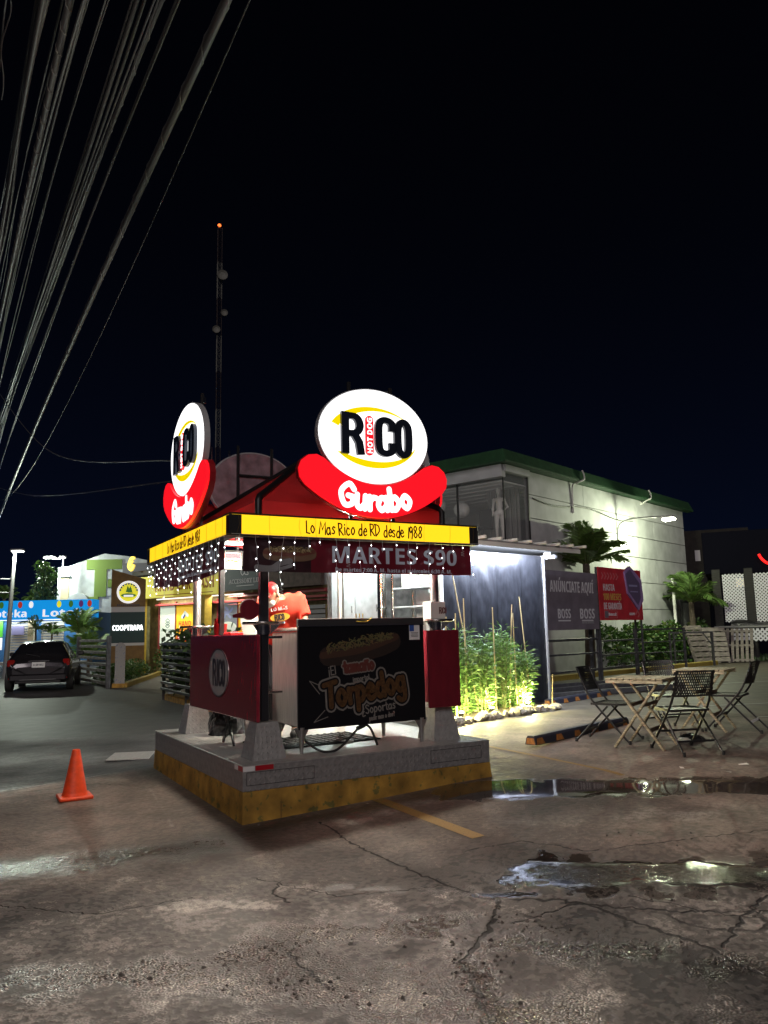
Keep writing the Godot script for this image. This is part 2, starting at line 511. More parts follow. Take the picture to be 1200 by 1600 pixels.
func _ready() -> void:
	# camera
	var cam := Camera3D.new()
	cam.name = "camera"
	cam.fov = 66.094
	cam.position = Vector3(0, 1.5, 0)
	cam.rotation_degrees = Vector3(8.66287, 0, -1.27936)
	cam.near = 0.05
	cam.far = 600.0
	add_child(cam)
	cam.current = true
	# night sky, a little bluer towards the lit town
	var we := WorldEnvironment.new()
	we.name = "environment"
	var env := Environment.new()
	var sky := Sky.new()
	var sm := ProceduralSkyMaterial.new()
	sm.sky_top_color = Color(0.0005, 0.0006, 0.0013).linear_to_srgb()
	sm.sky_horizon_color = Color(0.0021, 0.0042, 0.0135).linear_to_srgb()
	sm.sky_curve = 0.15
	sm.ground_horizon_color = Color(0.0021, 0.0042, 0.0135).linear_to_srgb()
	sm.ground_bottom_color = Color(0.001, 0.001, 0.002).linear_to_srgb()
	sm.sun_angle_max = 0.0
	sm.energy_multiplier = 1.0
	sky.sky_material = sm
	env.background_mode = Environment.BG_SKY
	env.sky = sky
	env.tonemap_mode = Environment.TONE_MAPPER_LINEAR
	env.tonemap_exposure = 1.0
	env.sdfgi_enabled = true
	env.ssao_enabled = true
	env.ssil_enabled = true
	we.environment = env
	add_child(we)
	# the town's street lights behind the camera, far and broad
	var town := DirectionalLight3D.new()
	town.name = "town_light"
	town.light_energy = 0.24
	town.light_color = Color(1.0, 0.95, 0.95)
	town.light_angular_distance = 25.0
	town.rotation_degrees = Vector3(-30, 2, 0)
	town.shadow_enabled = true
	town.sky_mode = DirectionalLight3D.SKY_MODE_LIGHT_ONLY
	add_child(town)
	rng.seed = 20
	sans = SystemFont.new()
	sans.font_names = PackedStringArray(["Droid Sans"])
	sans_bold = SystemFont.new()
	sans_bold.font_names = PackedStringArray(["Droid Sans"])
	sans_bold.font_weight = 700
	serif = SystemFont.new()
	serif.font_names = PackedStringArray(["Droid Serif"])
	make_textures()
	make_materials()
	# setting
	make_ground()
	strip("parking_line", "short worn yellow parking line in front of the stall's plinth", Vector2(-0.11, -7.1), Vector2(0.62, -5.88), 0.11, M.paint_yellow)
	strip("parking_line", "thin yellow parking line running from the plinth's right end", Vector2(1.12, -9.4), Vector2(2.15, -7.55), 0.055, M.paint_yellow)
	strip("bay_line", "faint white bay line behind the tables", Vector2(4.6, -13.0), Vector2(10.5, -14.5), 0.07, M.paint_white)
	strip("bay_line", "faint white bay line nearer the far right chair", Vector2(5.2, -11.4), Vector2(9.5, -12.3), 0.07, M.paint_white)
	strip("bay_line", "faint white bay line before the pallets", Vector2(6.2, -17.5), Vector2(13.0, -19.5), 0.08, M.paint_white)
	make_gravel()
	make_hall()
	make_kitchen()
	# the stall and what stands on it
	make_stall()
	make_signs()
	make_banners()
	make_fridge()
	make_stall_clutter()
	make_person()
	# right
	make_bed()
	make_wheel_stop("long striped wheel stop beside the near table", Vector2(1.6, -9.2), Vector2(3.17, -10.9))
	make_wheel_stop("striped wheel stop in shade behind the planting strip", Vector2(2.75, -13.95), Vector2(4.3, -15.75))
	make_tables_and_chairs()
	make_boards()
	make_right_back()
	# left
	make_left()
	# overhead and small lights
	make_cables()
	make_tower()
	make_fairy()

func ground_tone(x: float, z: float) -> Color:
	var right := smoothstep(-4.0, 0.5, x + (z + 9.0) * 0.18)
	return Color(0.062, 0.06, 0.058).lerp(Color(0.125, 0.102, 0.078), right)

var GX := -6.0
var GZ := -12.0
var GW := 1400
var GH := 1000
var GP := 100.0

func field(per_metre: float, oct: int, seed: int) -> PackedByteArray:
	var f := FastNoiseLite.new()
	f.noise_type = FastNoiseLite.TYPE_SIMPLEX_SMOOTH
	f.seed = seed
	f.frequency = per_metre / GP
	f.fractal_octaves = oct
	if oct <= 1: f.fractal_type = FastNoiseLite.FRACTAL_NONE
	f.offset = Vector3(GX * GP, GZ * GP, 0)
	return f.get_image(GW, GH, false, false, false).get_data()

# paints a soft-edged band along a line of world points into a byte mask; the edge wanders with the noise
func band(mask: PackedByteArray, warp: PackedByteArray, p: Array, r: float, soft: float, full: float, ragged: float) -> void:
	for s in p.size() - 1:
		var a: Vector2 = (p[s] - Vector2(GX, GZ)) * GP
		var b: Vector2 = (p[s + 1] - Vector2(GX, GZ)) * GP
		var grow := (r + ragged + soft) * GP
		var ab := b - a
		var l2 := maxf(ab.length_squared(), 0.001)
		for j in range(maxi(0, int(minf(a.y, b.y) - grow)), mini(GH, int(maxf(a.y, b.y) + grow))):
			for i in range(maxi(0, int(minf(a.x, b.x) - grow)), mini(GW, int(maxf(a.x, b.x) + grow))):
				var q := Vector2(i, j)
				var t := clampf((q - a).dot(ab) / l2, 0.0, 1.0)
				var d := q.distance_to(a + ab * t) / GP
				var k := j * GW + i
				var e := r + ragged * (warp[k] / 127.5 - 1.0) - d
				if e > 0.0:
					var val := int(full * minf(1.0, e / soft))
					if val > mask[k]: mask[k] = val

func crack(mask: PackedByteArray, p: Array, w: float) -> void:
	for s in p.size() - 1:
		var a: Vector2 = p[s]
		var b: Vector2 = p[s + 1]
		var k := int(a.distance_to(b) / 0.035) + 1
		var last := a
		for i in range(1, k + 1):
			var q := a.lerp(b, float(i) / k)
			if i < k: q += Vector2(rng.randf_range(-0.016, 0.016), rng.randf_range(-0.016, 0.016))
			var steps := int(last.distance_to(q) * GP * 1.5) + 1
			var ww := w * 0.0052 * GP * rng.randf_range(0.4, 1.3)
			for t in steps:
				var c := (last.lerp(q, float(t) / steps) - Vector2(GX, GZ)) * GP
				var rr := int(ceil(ww))
				for dj in range(-rr, rr + 1):
					for di in range(-rr, rr + 1):
						var x := int(c.x) + di
						var y := int(c.y) + dj
						if x < 0 or y < 0 or x >= GW or y >= GH: continue
						var d := Vector2(x + 0.5, y + 0.5).distance_to(c)
						var val := int(255 * clampf(ww + 0.5 - d, 0.0, 1.0))
						if val > mask[y * GW + x]: mask[y * GW + x] = val
			last = q

func make_ground() -> void:
	make_patch("lot_ground", "brown concrete of the lot round the stall, with the long puddle", Rect2(-6.0, -12.0, 14.0, 10.0), 100.0, Rect2(-3.5, -6.75, 7.0, 4.25))
	make_patch("near_ground", "cracked and broken brown concrete in the foreground, with wet patches", Rect2(-3.5, -6.75, 7.0, 4.25), 280.0, Rect2())
	make_land()

func make_patch(called: String, label: String, area_: Rect2, dense: float, hole: Rect2) -> void:
	GX = area_.position.x
	GZ = area_.position.y
	GP = dense
	GW = int(area_.size.x * dense)
	GH = int(area_.size.y * dense)
	rng.seed = 77
	var n1 := field(0.45, 5, 41)
	var n2 := field(2.6, 4, 42)
	var n3 := field(15.0, 3, 43)
	var n4 := field(62.0, 2, 44)
	var cl := FastNoiseLite.new()
	cl.noise_type = FastNoiseLite.TYPE_CELLULAR
	cl.cellular_return_type = FastNoiseLite.RETURN_DISTANCE2_SUB
	cl.frequency = 2.8 / GP
	cl.seed = 6
	cl.domain_warp_enabled = true
	cl.domain_warp_amplitude = 0.11 * GP
	cl.domain_warp_frequency = 2.6 / GP
	cl.fractal_type = FastNoiseLite.FRACTAL_NONE
	cl.offset = Vector3(GX * GP, GZ * GP, 0)
	var cells := cl.get_image(GW, GH).get_data()
	var size := GW * GH
	var wet := PackedByteArray(); wet.resize(size)
	var agg := PackedByteArray(); agg.resize(size)
	var pale := PackedByteArray(); pale.resize(size)
	var damp := PackedByteArray(); damp.resize(size)
	var split := PackedByteArray(); split.resize(size)
	var web := PackedByteArray(); web.resize(size)
	var v := func(a: float, b: float) -> Vector2: return Vector2(a, b)
	# standing water
	band(wet, n2, [v.call(0.75, -7.2), v.call(2.0, -7.1), v.call(3.9, -6.95)], 0.4, 0.1, 255, 0.22)
	band(wet, n2, [v.call(1.05, -5.08), v.call(1.5, -5.0), v.call(2.7, -4.95)], 0.4, 0.12, 255, 0.3)
	band(wet, n2, [v.call(-3.6, -5.5), v.call(-2.1, -5.8), v.call(-1.35, -6.05)], 0.2, 0.14, 60, 0.16)
	band(wet, n2, [v.call(-4.0, -8.15), v.call(-3.3, -8.75)], 0.03, 0.05, 120, 0.07)
	band(wet, n2, [v.call(0.48, -4.82), v.call(0.8, -4.75)], 0.08, 0.05, 190, 0.08)
	band(wet, n2, [v.call(2.2, -6.3), v.call(2.5, -6.25)], 0.02, 0.03, 255, 0.1)
	band(wet, n2, [v.call(2.9, -5.9), v.call(3.2, -5.85)], 0.05, 0.03, 255, 0.1)
	# damp rims and darkened ground
	band(damp, n2, [v.call(0.7, -7.2), v.call(2.0, -7.1), v.call(4.2, -6.9)], 0.42, 0.2, 230, 0.2)
	band(damp, n2, [v.call(0.9, -5.1), v.call(1.6, -5.0), v.call(3.2, -4.9)], 0.45, 0.25, 230, 0.25)
	band(damp, n2, [v.call(-4.0, -5.4), v.call(-2.1, -5.8), v.call(-1.1, -6.1)], 0.34, 0.2, 200, 0.2)
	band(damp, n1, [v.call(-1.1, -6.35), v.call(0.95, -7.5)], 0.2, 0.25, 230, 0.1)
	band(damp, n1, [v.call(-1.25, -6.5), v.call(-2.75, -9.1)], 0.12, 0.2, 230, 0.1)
	band(damp, n2, [v.call(0.2, -4.4), v.call(1.3, -3.9), v.call(1.9, -3.5)], 0.22, 0.2, 255, 0.25)
	band(damp, n2, [v.call(0.35, -4.1), v.call(0.45, -3.4)], 0.12, 0.15, 255, 0.2)
	band(damp, n2, [v.call(-0.2, -5.1), v.call(0.05, -4.95)], 0.06, 0.06, 190, 0.15)
	# broken surface showing stones
	band(agg, n2, [v.call(-2.6, -3.9), v.call(-1.2, -4.0), v.call(-0.4, -4.35), v.call(0.2, -4.5)], 0.26, 0.2, 255, 0.3)
	band(agg, n2, [v.call(-0.7, -4.0), v.call(0.1, -3.7), v.call(0.5, -3.4)], 0.45, 0.25, 230, 0.35)
	band(agg, n2, [v.call(0.6, -4.1), v.call(1.3, -3.95), v.call(1.9, -3.5)], 0.16, 0.15, 255, 0.25)
	band(agg, n2, [v.call(0.2, -4.95), v.call(0.55, -4.8), v.call(0.9, -4.95)], 0.1, 0.1, 200, 0.15)
	band(agg, n2, [v.call(1.0, -5.05), v.call(2.1, -4.95)], 0.26, 0.12, 170, 0.2)
	band(agg, n2, [v.call(-3.0, -5.55), v.call(-1.4, -6.0)], 0.3, 0.15, 120, 0.15)
	band(agg, n2, [v.call(-2.6, -3.2), v.call(2.0, -3.0)], 0.5, 0.3, 150, 0.4)
	# pale worn patches
	band(pale, n2, [v.call(-0.62, -5.0), v.call(-0.15, -4.7)], 0.12, 0.03, 200, 0.22)
	band(pale, n2, [v.call(0.5, -4.85), v.call(0.25, -4.7)], 0.12, 0.06, 255, 0.14)
	band(pale, n2, [v.call(-0.55, -4.35), v.call(0.1, -4.3)], 0.05, 0.05, 200, 0.2)
	band(pale, n2, [v.call(-0.08, -3.72), v.call(0.1, -3.7)], 0.02, 0.02, 255, 0.1)
	band(pale, n2, [v.call(-0.75, -3.6), v.call(-0.6, -3.62)], 0.03, 0.02, 255, 0.06)
	band(pale, n2, [v.call(-2.0, -5.3), v.call(-1.5, -5.45)], 0.0, 0.03, 170, 0.14)
	band(pale, n2, [v.call(-1.2, -5.6), v.call(-0.9, -5.75), v.call(-0.7, -5.9)], 0.0, 0.03, 150, 0.1)
	band(pale, n2, [v.call(0.9, -6.2), v.call(2.6, -6.2)], 0.16, 0.2, 120, 0.3)
	band(pale, n2, [v.call(-0.3, -6.4), v.call(0.3, -6.9)], 0.1, 0.15, 110, 0.2)
	band(pale, n2, [v.call(2.2, -8.2), v.call(3.6, -8.6)], 0.1, 0.3, 90, 0.3)
	band(pale, n1, [v.call(-3.9, -8.15), v.call(-2.66, -9.18)], 0.025, 0.02, 190, 0.02)
	band(pale, n2, [v.call(-2.35, -8.0), v.call(-1.75, -6.6)], 0.015, 0.02, 110, 0.02)
	band(pale, n2, [v.call(-1.3, -4.9), v.call(-0.4, -4.75), v.call(0.3, -4.6)], 0.05, 0.03, 220, 0.26)
	band(pale, n2, [v.call(-0.9, -3.75), v.call(0.2, -3.75)], 0.12, 0.05, 230, 0.3)
	band(pale, n2, [v.call(-0.3, -4.25), v.call(0.25, -4.1)], 0.12, 0.04, 255, 0.22)
	band(pale, n2, [v.call(0.9, -3.6), v.call(1.5, -3.4)], 0.06, 0.06, 150, 0.3)
	band(damp, n1, [v.call(-2.2, -5.1), v.call(-0.9, -5.0)], 0.12, 0.2, 130, 0.25)
	band(damp, n1, [v.call(0.6, -5.9), v.call(1.7, -5.8)], 0.1, 0.15, 140, 0.25)
	band(damp, n2, [v.call(-0.35, -5.05), v.call(-0.1, -5.0)], 0.04, 0.02, 255, 0.12)
	# cracks
	crack(split, [v.call(-0.56, -6.5), v.call(-0.3, -5.95), v.call(-0.09, -5.6), v.call(0.33, -4.98), v.call(0.55, -4.75)], 1.6)
	crack(split, [v.call(0.6, -4.75), v.call(1.06, -4.54), v.call(1.44, -4.1), v.call(1.65, -3.65)], 2.2)
	crack(split, [v.call(2.04, -4.55), v.call(1.78, -4.3), v.call(1.56, -4.0)], 2.0)
	crack(split, [v.call(1.06, -4.54), v.call(1.5, -4.42), v.call(2.1, -4.35)], 1.3)
	crack(split, [v.call(1.3, -4.6), v.call(1.75, -4.35), v.call(2.3, -4.1)], 1.2)
	crack(split, [v.call(-0.52, -4.18), v.call(-0.42, -3.98), v.call(-0.3, -3.8)], 2.0)
	crack(split, [v.call(0.5, -5.6), v.call(0.9, -5.75), v.call(1.3, -5.5)], 1.2)
	crack(split, [v.call(0.62, -4.75), v.call(0.5, -4.35), v.call(0.32, -4.0), v.call(0.4, -3.4)], 2.4)
	crack(split, [v.call(0.62, -4.4), v.call(0.95, -4.55), v.call(1.06, -4.54)], 1.6)
	crack(split, [v.call(-0.7, -5.2), v.call(-0.72, -5.0), v.call(-0.6, -4.85)], 1.3)
	crack(split, [v.call(-2.4, -5.0), v.call(-1.7, -4.8), v.call(-1.2, -5.0)], 0.9)
	crack(split, [v.call(0.35, -5.0), v.call(-0.3, -4.9), v.call(-0.9, -5.3)], 0.8)
	crack(split, [v.call(-3.6, -8.1), v.call(-3.0, -8.35), v.call(-2.6, -8.2)], 1.3)
	crack(split, [v.call(3.5, -6.0), v.call(2.6, -5.7), v.call(1.3, -5.5)], 0.9)
	band(web, n2, [v.call(1.25, -4.35), v.call(2.2, -4.2), v.call(1.9, -3.6)], 0.2, 0.2, 255, 0.15)
	band(web, n2, [v.call(0.2, -4.4), v.call(1.2, -4.5)], 0.1, 0.2, 230, 0.2)
	band(web, n2, [v.call(-2.0, -4.6), v.call(1.0, -5.6)], 0.2, 0.3, 60, 0.3)
	var rgb := PackedByteArray(); rgb.resize(size * 3)
	var ro := PackedByteArray(); ro.resize(size)
	var he := PackedByteArray(); he.resize(size)
	var lut := PackedByteArray(); lut.resize(1024)
	for i in 1024: lut[i] = int(255.0 * Color(i / 1023.0, 0, 0).linear_to_srgb().r)
	for j in GH:
		var wz := GZ + j / GP
		for i in GW:
			var k := j * GW + i
			var wx := GX + i / GP
			var a := clampf(0.5 + (n1[k] - 127.5) * 0.0062, 0.0, 1.0)
			var b := clampf(0.5 + (n2[k] - 127.5) * 0.0066, 0.0, 1.0)
			var c := clampf(0.5 + (n3[k] - 127.5) * 0.007, 0.0, 1.0)
			var e := clampf(0.5 + (n4[k] - 127.5) * 0.007, 0.0, 1.0)
			# left of the joint lies the darker road
			var near := 1.0
			if wx < -1.5: near = clampf(((wx + 3.88) * 0.657 + (wz + 8.14) * 0.754 + 0.03 * b) * 12.0, 0.0, 1.0)
			var tone := near * clampf((wz + 12.0) * 0.8, 0.0, 1.0) * clampf((wx + 6.0) * 0.6, 0.0, 1.0)
			var gt := ground_tone(wx, wz)
			var nearer := smoothstep(-6.0, -4.6, wz)
			var r := lerpf(gt.r, lerpf(0.165, 0.168, nearer), tone)
			var g := lerpf(gt.g, lerpf(0.128, 0.15, nearer), tone)
			var bl := lerpf(gt.b, lerpf(0.102, 0.131, nearer), tone)
			var ag0 := agg[k] / 255.0
			var flake := clampf((b * 0.42 + a * 0.3 + c * 0.2 + e * 0.08 - 0.57) * 30.0, 0.0, 1.0)
			var pit := clampf((0.4 - b * 0.6 - c * 0.4) * 14.0, 0.0, 1.0)
			var m := (0.2 + 0.3 * a * b + 0.85 * a + (0.12 + 0.4 * nearer) * flake - (0.08 + 0.2 * nearer) * pit) * (0.6 + 0.36 * c + 0.44 * lerpf(0.5, e, clampf(1.8 * b - 0.3 + 0.6 * ag0, 0.15, 1.0)))
			var h := 120.0 + 34.0 * (b - 0.5) + 20.0 * (c - 0.5) + 12.0 * (e - 0.5) * clampf(2.2 * b - 0.6, 0.05, 1.0) + 9.0 * flake - 9.0 * pit
			var rough := 0.8 - 0.22 * a
			var ag := agg[k] / 255.0
			if ag > 0.0:
				ag *= clampf(0.2 + 1.5 * c, 0.0, 1.0)
				var stone := clampf((e - 0.46) * 4.5, 0.0, 1.0)
				m *= 1.0 + ag * (1.25 * stone - 0.6)
				h += ag * (46.0 * stone - 30.0)
				rough -= ag * 0.42
			var pa := pale[k] / 255.0
			if pa > 0.0:
				pa *= clampf(0.25 + 0.9 * c + 0.4 * e, 0.0, 1.0)
				r = lerpf(r, 0.36, pa * 0.75)
				g = lerpf(g, 0.33, pa * 0.75)
				bl = lerpf(bl, 0.29, pa * 0.75)
				h += 9.0 * pa
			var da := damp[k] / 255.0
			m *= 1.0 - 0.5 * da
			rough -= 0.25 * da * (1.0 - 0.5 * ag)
			var we := web[k]
			var sp := split[k] / 255.0
			if we > 0:
				sp = maxf(sp, clampf((20.0 - cells[k]) / 10.0, 0.0, 1.0) * we / 255.0)
			if sp > 0.0:
				m *= 1.0 - 0.85 * sp
				h -= 60.0 * sp
				rough += 0.2 * sp
			var w := wet[k] / 255.0
			if w > 0.0:
				w = clampf(w * (0.95 + 0.8 * c), 0.0, 1.0)
				m *= 1.0 - 0.45 * w
				rough = lerpf(rough, 0.045 + 0.12 * ag, w)
				h = lerpf(h, 98.0 + 0.7 * (h - 110.0) * ag, w)
			m *= 1023.0
			rgb[k * 3] = lut[clampi(int(r * m), 0, 1023)]
			rgb[k * 3 + 1] = lut[clampi(int(g * m), 0, 1023)]
			rgb[k * 3 + 2] = lut[clampi(int(bl * m), 0, 1023)]
			ro[k] = int(255.0 * clampf(rough, 0.04, 1.0))
			he[k] = clampi(int(h), 0, 255)
	var gm := mk(Color(1, 1, 1), 1.0)
	gm.albedo_texture = ImageTexture.create_from_image(Image.create_from_data(GW, GH, false, Image.FORMAT_RGB8, rgb))
	gm.roughness_texture = ImageTexture.create_from_image(Image.create_from_data(GW, GH, false, Image.FORMAT_L8, ro))
	gm.heightmap_enabled = true
	gm.heightmap_texture = ImageTexture.create_from_image(Image.create_from_data(GW, GH, false, Image.FORMAT_L8, he))
	gm.heightmap_scale = 2.6
	gm.texture_repeat = false
	var mb := Mb.new()
	var cols := int(area_.size.x * 8)
	var rows := int(area_.size.y * 8)
	var grid: Array[Vector3] = []
	var norms: Array[Vector3] = []
	for j in rows + 1:
		for i in cols + 1:
			grid.append(on(GX + i / 8.0, GZ + j / 8.0))
			norms.append(ground_normal(grid[-1]))
	for j in rows:
		for i in cols:
			if hole.has_point(Vector2(GX + (i + 0.5) / 8.0, GZ + (j + 0.5) / 8.0)): continue
			var k := j * (cols + 1) + i
			var q := [k, k + cols + 1, k + cols + 2, k + 1]
			for t: Array in [[0, 1, 2], [0, 2, 3]]:
				mb.st(grid[q[t[0]]], grid[q[t[1]]], grid[q[t[2]]], norms[q[t[0]]], norms[q[t[1]]], norms[q[t[2]]])
				for o: int in [t[0], t[2], t[1]]:
					var p := grid[q[o]]
					mb.uv.append(Vector2((p.x - GX) / area_.size.x, (p.z - GZ) / area_.size.y))
	tag(obj(called, mb, gm), label, "", "", "structure")

func ground_normal(p: Vector3) -> Vector3:
	return Vector3(gh(p.x - 0.1, p.z) - gh(p.x + 0.1, p.z), 0.2, gh(p.x, p.z - 0.1) - gh(p.x, p.z + 0.1)).normalized()

func make_land() -> void:
	var mb := Mb.new()
	var lines_x: Array[float] = [-260, -150, -90, -60, -45]
	var lines_z: Array[float] = [-320, -180, -120, -80, -60]
	for i in range(-38, -6, 2): lines_x.append(i)
	for i in range(-6, 9): lines_x.append(i)
	for i in range(10, 40, 2): lines_x.append(i)
	lines_x.append_array([60.0, 90.0, 160.0, 260.0])
	for i in range(-50, -12, 2): lines_z.append(i)
	for i in range(-12, -1): lines_z.append(i)
	lines_z.append_array([0.0, 2.0, 5.0, 10.0, 20.0, 40.0])
	for j in lines_z.size() - 1:
		for i in lines_x.size() - 1:
			var x0 := lines_x[i]
			var x1 := lines_x[i + 1]
			var z0 := lines_z[j]
			var z1 := lines_z[j + 1]
			if x0 >= -6.0 and x1 <= 8.0 and z0 >= -12.0 and z1 <= -2.0: continue
			var q := [on(x0, z0), on(x0, z1), on(x1, z1), on(x1, z0)]
			for t: Array in [[0, 1, 2], [0, 2, 3]]:
				for o: int in [t[0], t[2], t[1]]:
					var p: Vector3 = q[o]
					mb.v.append(p); mb.n.append(ground_normal(p)); mb.c.append(ground_tone(p.x, p.z))
	var road := mk(Color(1, 1, 1), 0.62, 0.0, {"vc": true, "tex": tx.mottle, "scale": 0.35, "world": true})
	var g2 := obj("road_ground", mb, road)
	tag(g2, "dark asphalt of the driveway and yard beyond the lot", "", "", "structure")

func make_gravel() -> void:
	# crumbled stones lying along the broken edges
	var mb := Mb.new()
	var runs := [[Vector2(0.25, -4.3), Vector2(0.45, -3.9), 120], [Vector2(0.5, -4.5), Vector2(1.15, -4.1), 190], [Vector2(1.15, -4.1), Vector2(1.9, -3.6), 190], [Vector2(0.35, -4.0), Vector2(0.45, -3.4), 120], [Vector2(-1.4, -4.0), Vector2(-0.2, -4.3), 160], [Vector2(-0.8, -3.9), Vector2(0.1, -3.7), 160], [Vector2(0.5, -4.85), Vector2(1.0, -5.0), 60], [Vector2(-2.5, -7.0), Vector2(2.5, -5.5), 60], [Vector2(1.4, -4.6), Vector2(2.2, -4.3), 70]]
	for r: Array in runs:
		for i in int(r[2] * 0.55):
			var p: Vector2 = (r[0] as Vector2).lerp(r[1], rng.randf()) + Vector2(rng.randfn(0, 0.09), rng.randfn(0, 0.07))
			var s := 0.0035 + 0.009 * pow(rng.randf(), 3.0)
			var g := rng.randf_range(0.5, 1.5)
			mb.col = Color(0.13 * g, 0.115 * g, 0.1 * g)
			var o := on(p.x, p.y, s * 0.35)
			var top := o + Vector3(rng.randf_range(-0.4, 0.4) * s, s * 0.7, rng.randf_range(-0.4, 0.4) * s)
			var ring: Array[Vector3] = []
			var a0 := rng.randf() * TAU
			for k in 5: ring.append(o + Vector3(cos(a0 + TAU * k / 5), 0, -sin(a0 + TAU * k / 5)) * s * rng.randf_range(0.7, 1.3) + Vector3(0, rng.randf_range(-0.5, 0.2) * s, 0))
			for k in 5:
				mb.tri(ring[k], ring[(k + 1) % 5], top)
				var d := Vector3(0, s * 0.6, 0)
				mb.quad(ring[k] - d, ring[(k + 1) % 5] - d, ring[(k + 1) % 5], ring[k])
	tag(obj("loose_gravel", mb, M.gravel, self), "loose crumbled gravel along the broken concrete in the foreground", "", "", "stuff")
	var at := [[Vector2(3.35, -7.75), 0.05], [Vector2(2.75, -7.7), 0.035], [Vector2(3.1, -7.5), 0.03], [Vector2(-0.2, -6.95), 0.025]]
	for i in 4:
		mb = Mb.new()
		var s: float = at[i][1]
		mb.quad(Vector3(-s, 0.004, s * 0.6), Vector3(s, 0.006, s * 0.5), Vector3(s * 0.9, 0.012, -s * 0.6), Vector3(-s * 0.8, 0.004, -s * 0.4))
		tag(obj("paper_scrap", mb, M.white_card, self, on(at[i][0].x, at[i][0].y), i * 1.3), ["largest white paper scrap on the ground before the front chair", "white paper scrap on the ground left of the front chair", "small white paper scrap nearest the long puddle", "tiny white scrap on the ground by the stall's plinth"][i], "paper scrap", "paper scraps on the ground")

func strip(called: String, label: String, a: Vector2, b: Vector2, w: float, m: Material, up := 0.004) -> void:
	var mb := Mb.new()
	var k := int(a.distance_to(b) / 0.12) + 1
	var s := (b - a).normalized().orthogonal() * w * 0.5
	for i in k:
		var p := a.lerp(b, float(i) / k)
		var q := a.lerp(b, float(i + 1) / k)
		mb.quad(on(p.x - s.x, p.y - s.y, up), on(q.x - s.x, q.y - s.y, up), on(q.x + s.x, q.y + s.y, up), on(p.x + s.x, p.y + s.y, up))
	if mb.n[0].y < 0:
		for i in mb.n.size(): mb.n[i] = -mb.n[i]
	tag(obj(called, mb, m), label, "", "", "structure")

# ---------------------------------------------------------------- the stall
const KO := Vector3(-1.17416, 0, -6.52821)
const KT := 0.514432

func kp(x: float, y: float, z: float) -> Vector3:
	return KO + Vector3(x, y, z).rotated(Vector3.UP, KT)

func area(parent: Node3D, at: Vector3, w: float, h: float, energy: float, col: Color, turn := Vector3.ZERO) -> void:
	var l := AreaLight3D.new()
	l.area_size = Vector2(w, h)
	l.area_normalize_energy = true
	l.area_range = 60.0
	l.area_attenuation = 2.0
	l.light_energy = energy
	l.light_color = col
	l.shadow_enabled = true
	put_in(parent, l, "light")
	l.position = at
	l.rotation = turn

func bulb(parent: Node3D, at: Vector3, energy: float, col: Color, size := 0.03) -> void:
	var l := OmniLight3D.new()
	l.light_energy = energy
	l.light_color = col
	l.light_size = size
	l.omni_range = 60.0
	l.omni_attenuation = 2.0
	l.shadow_enabled = true
	put_in(parent, l, "light")
	l.position = at

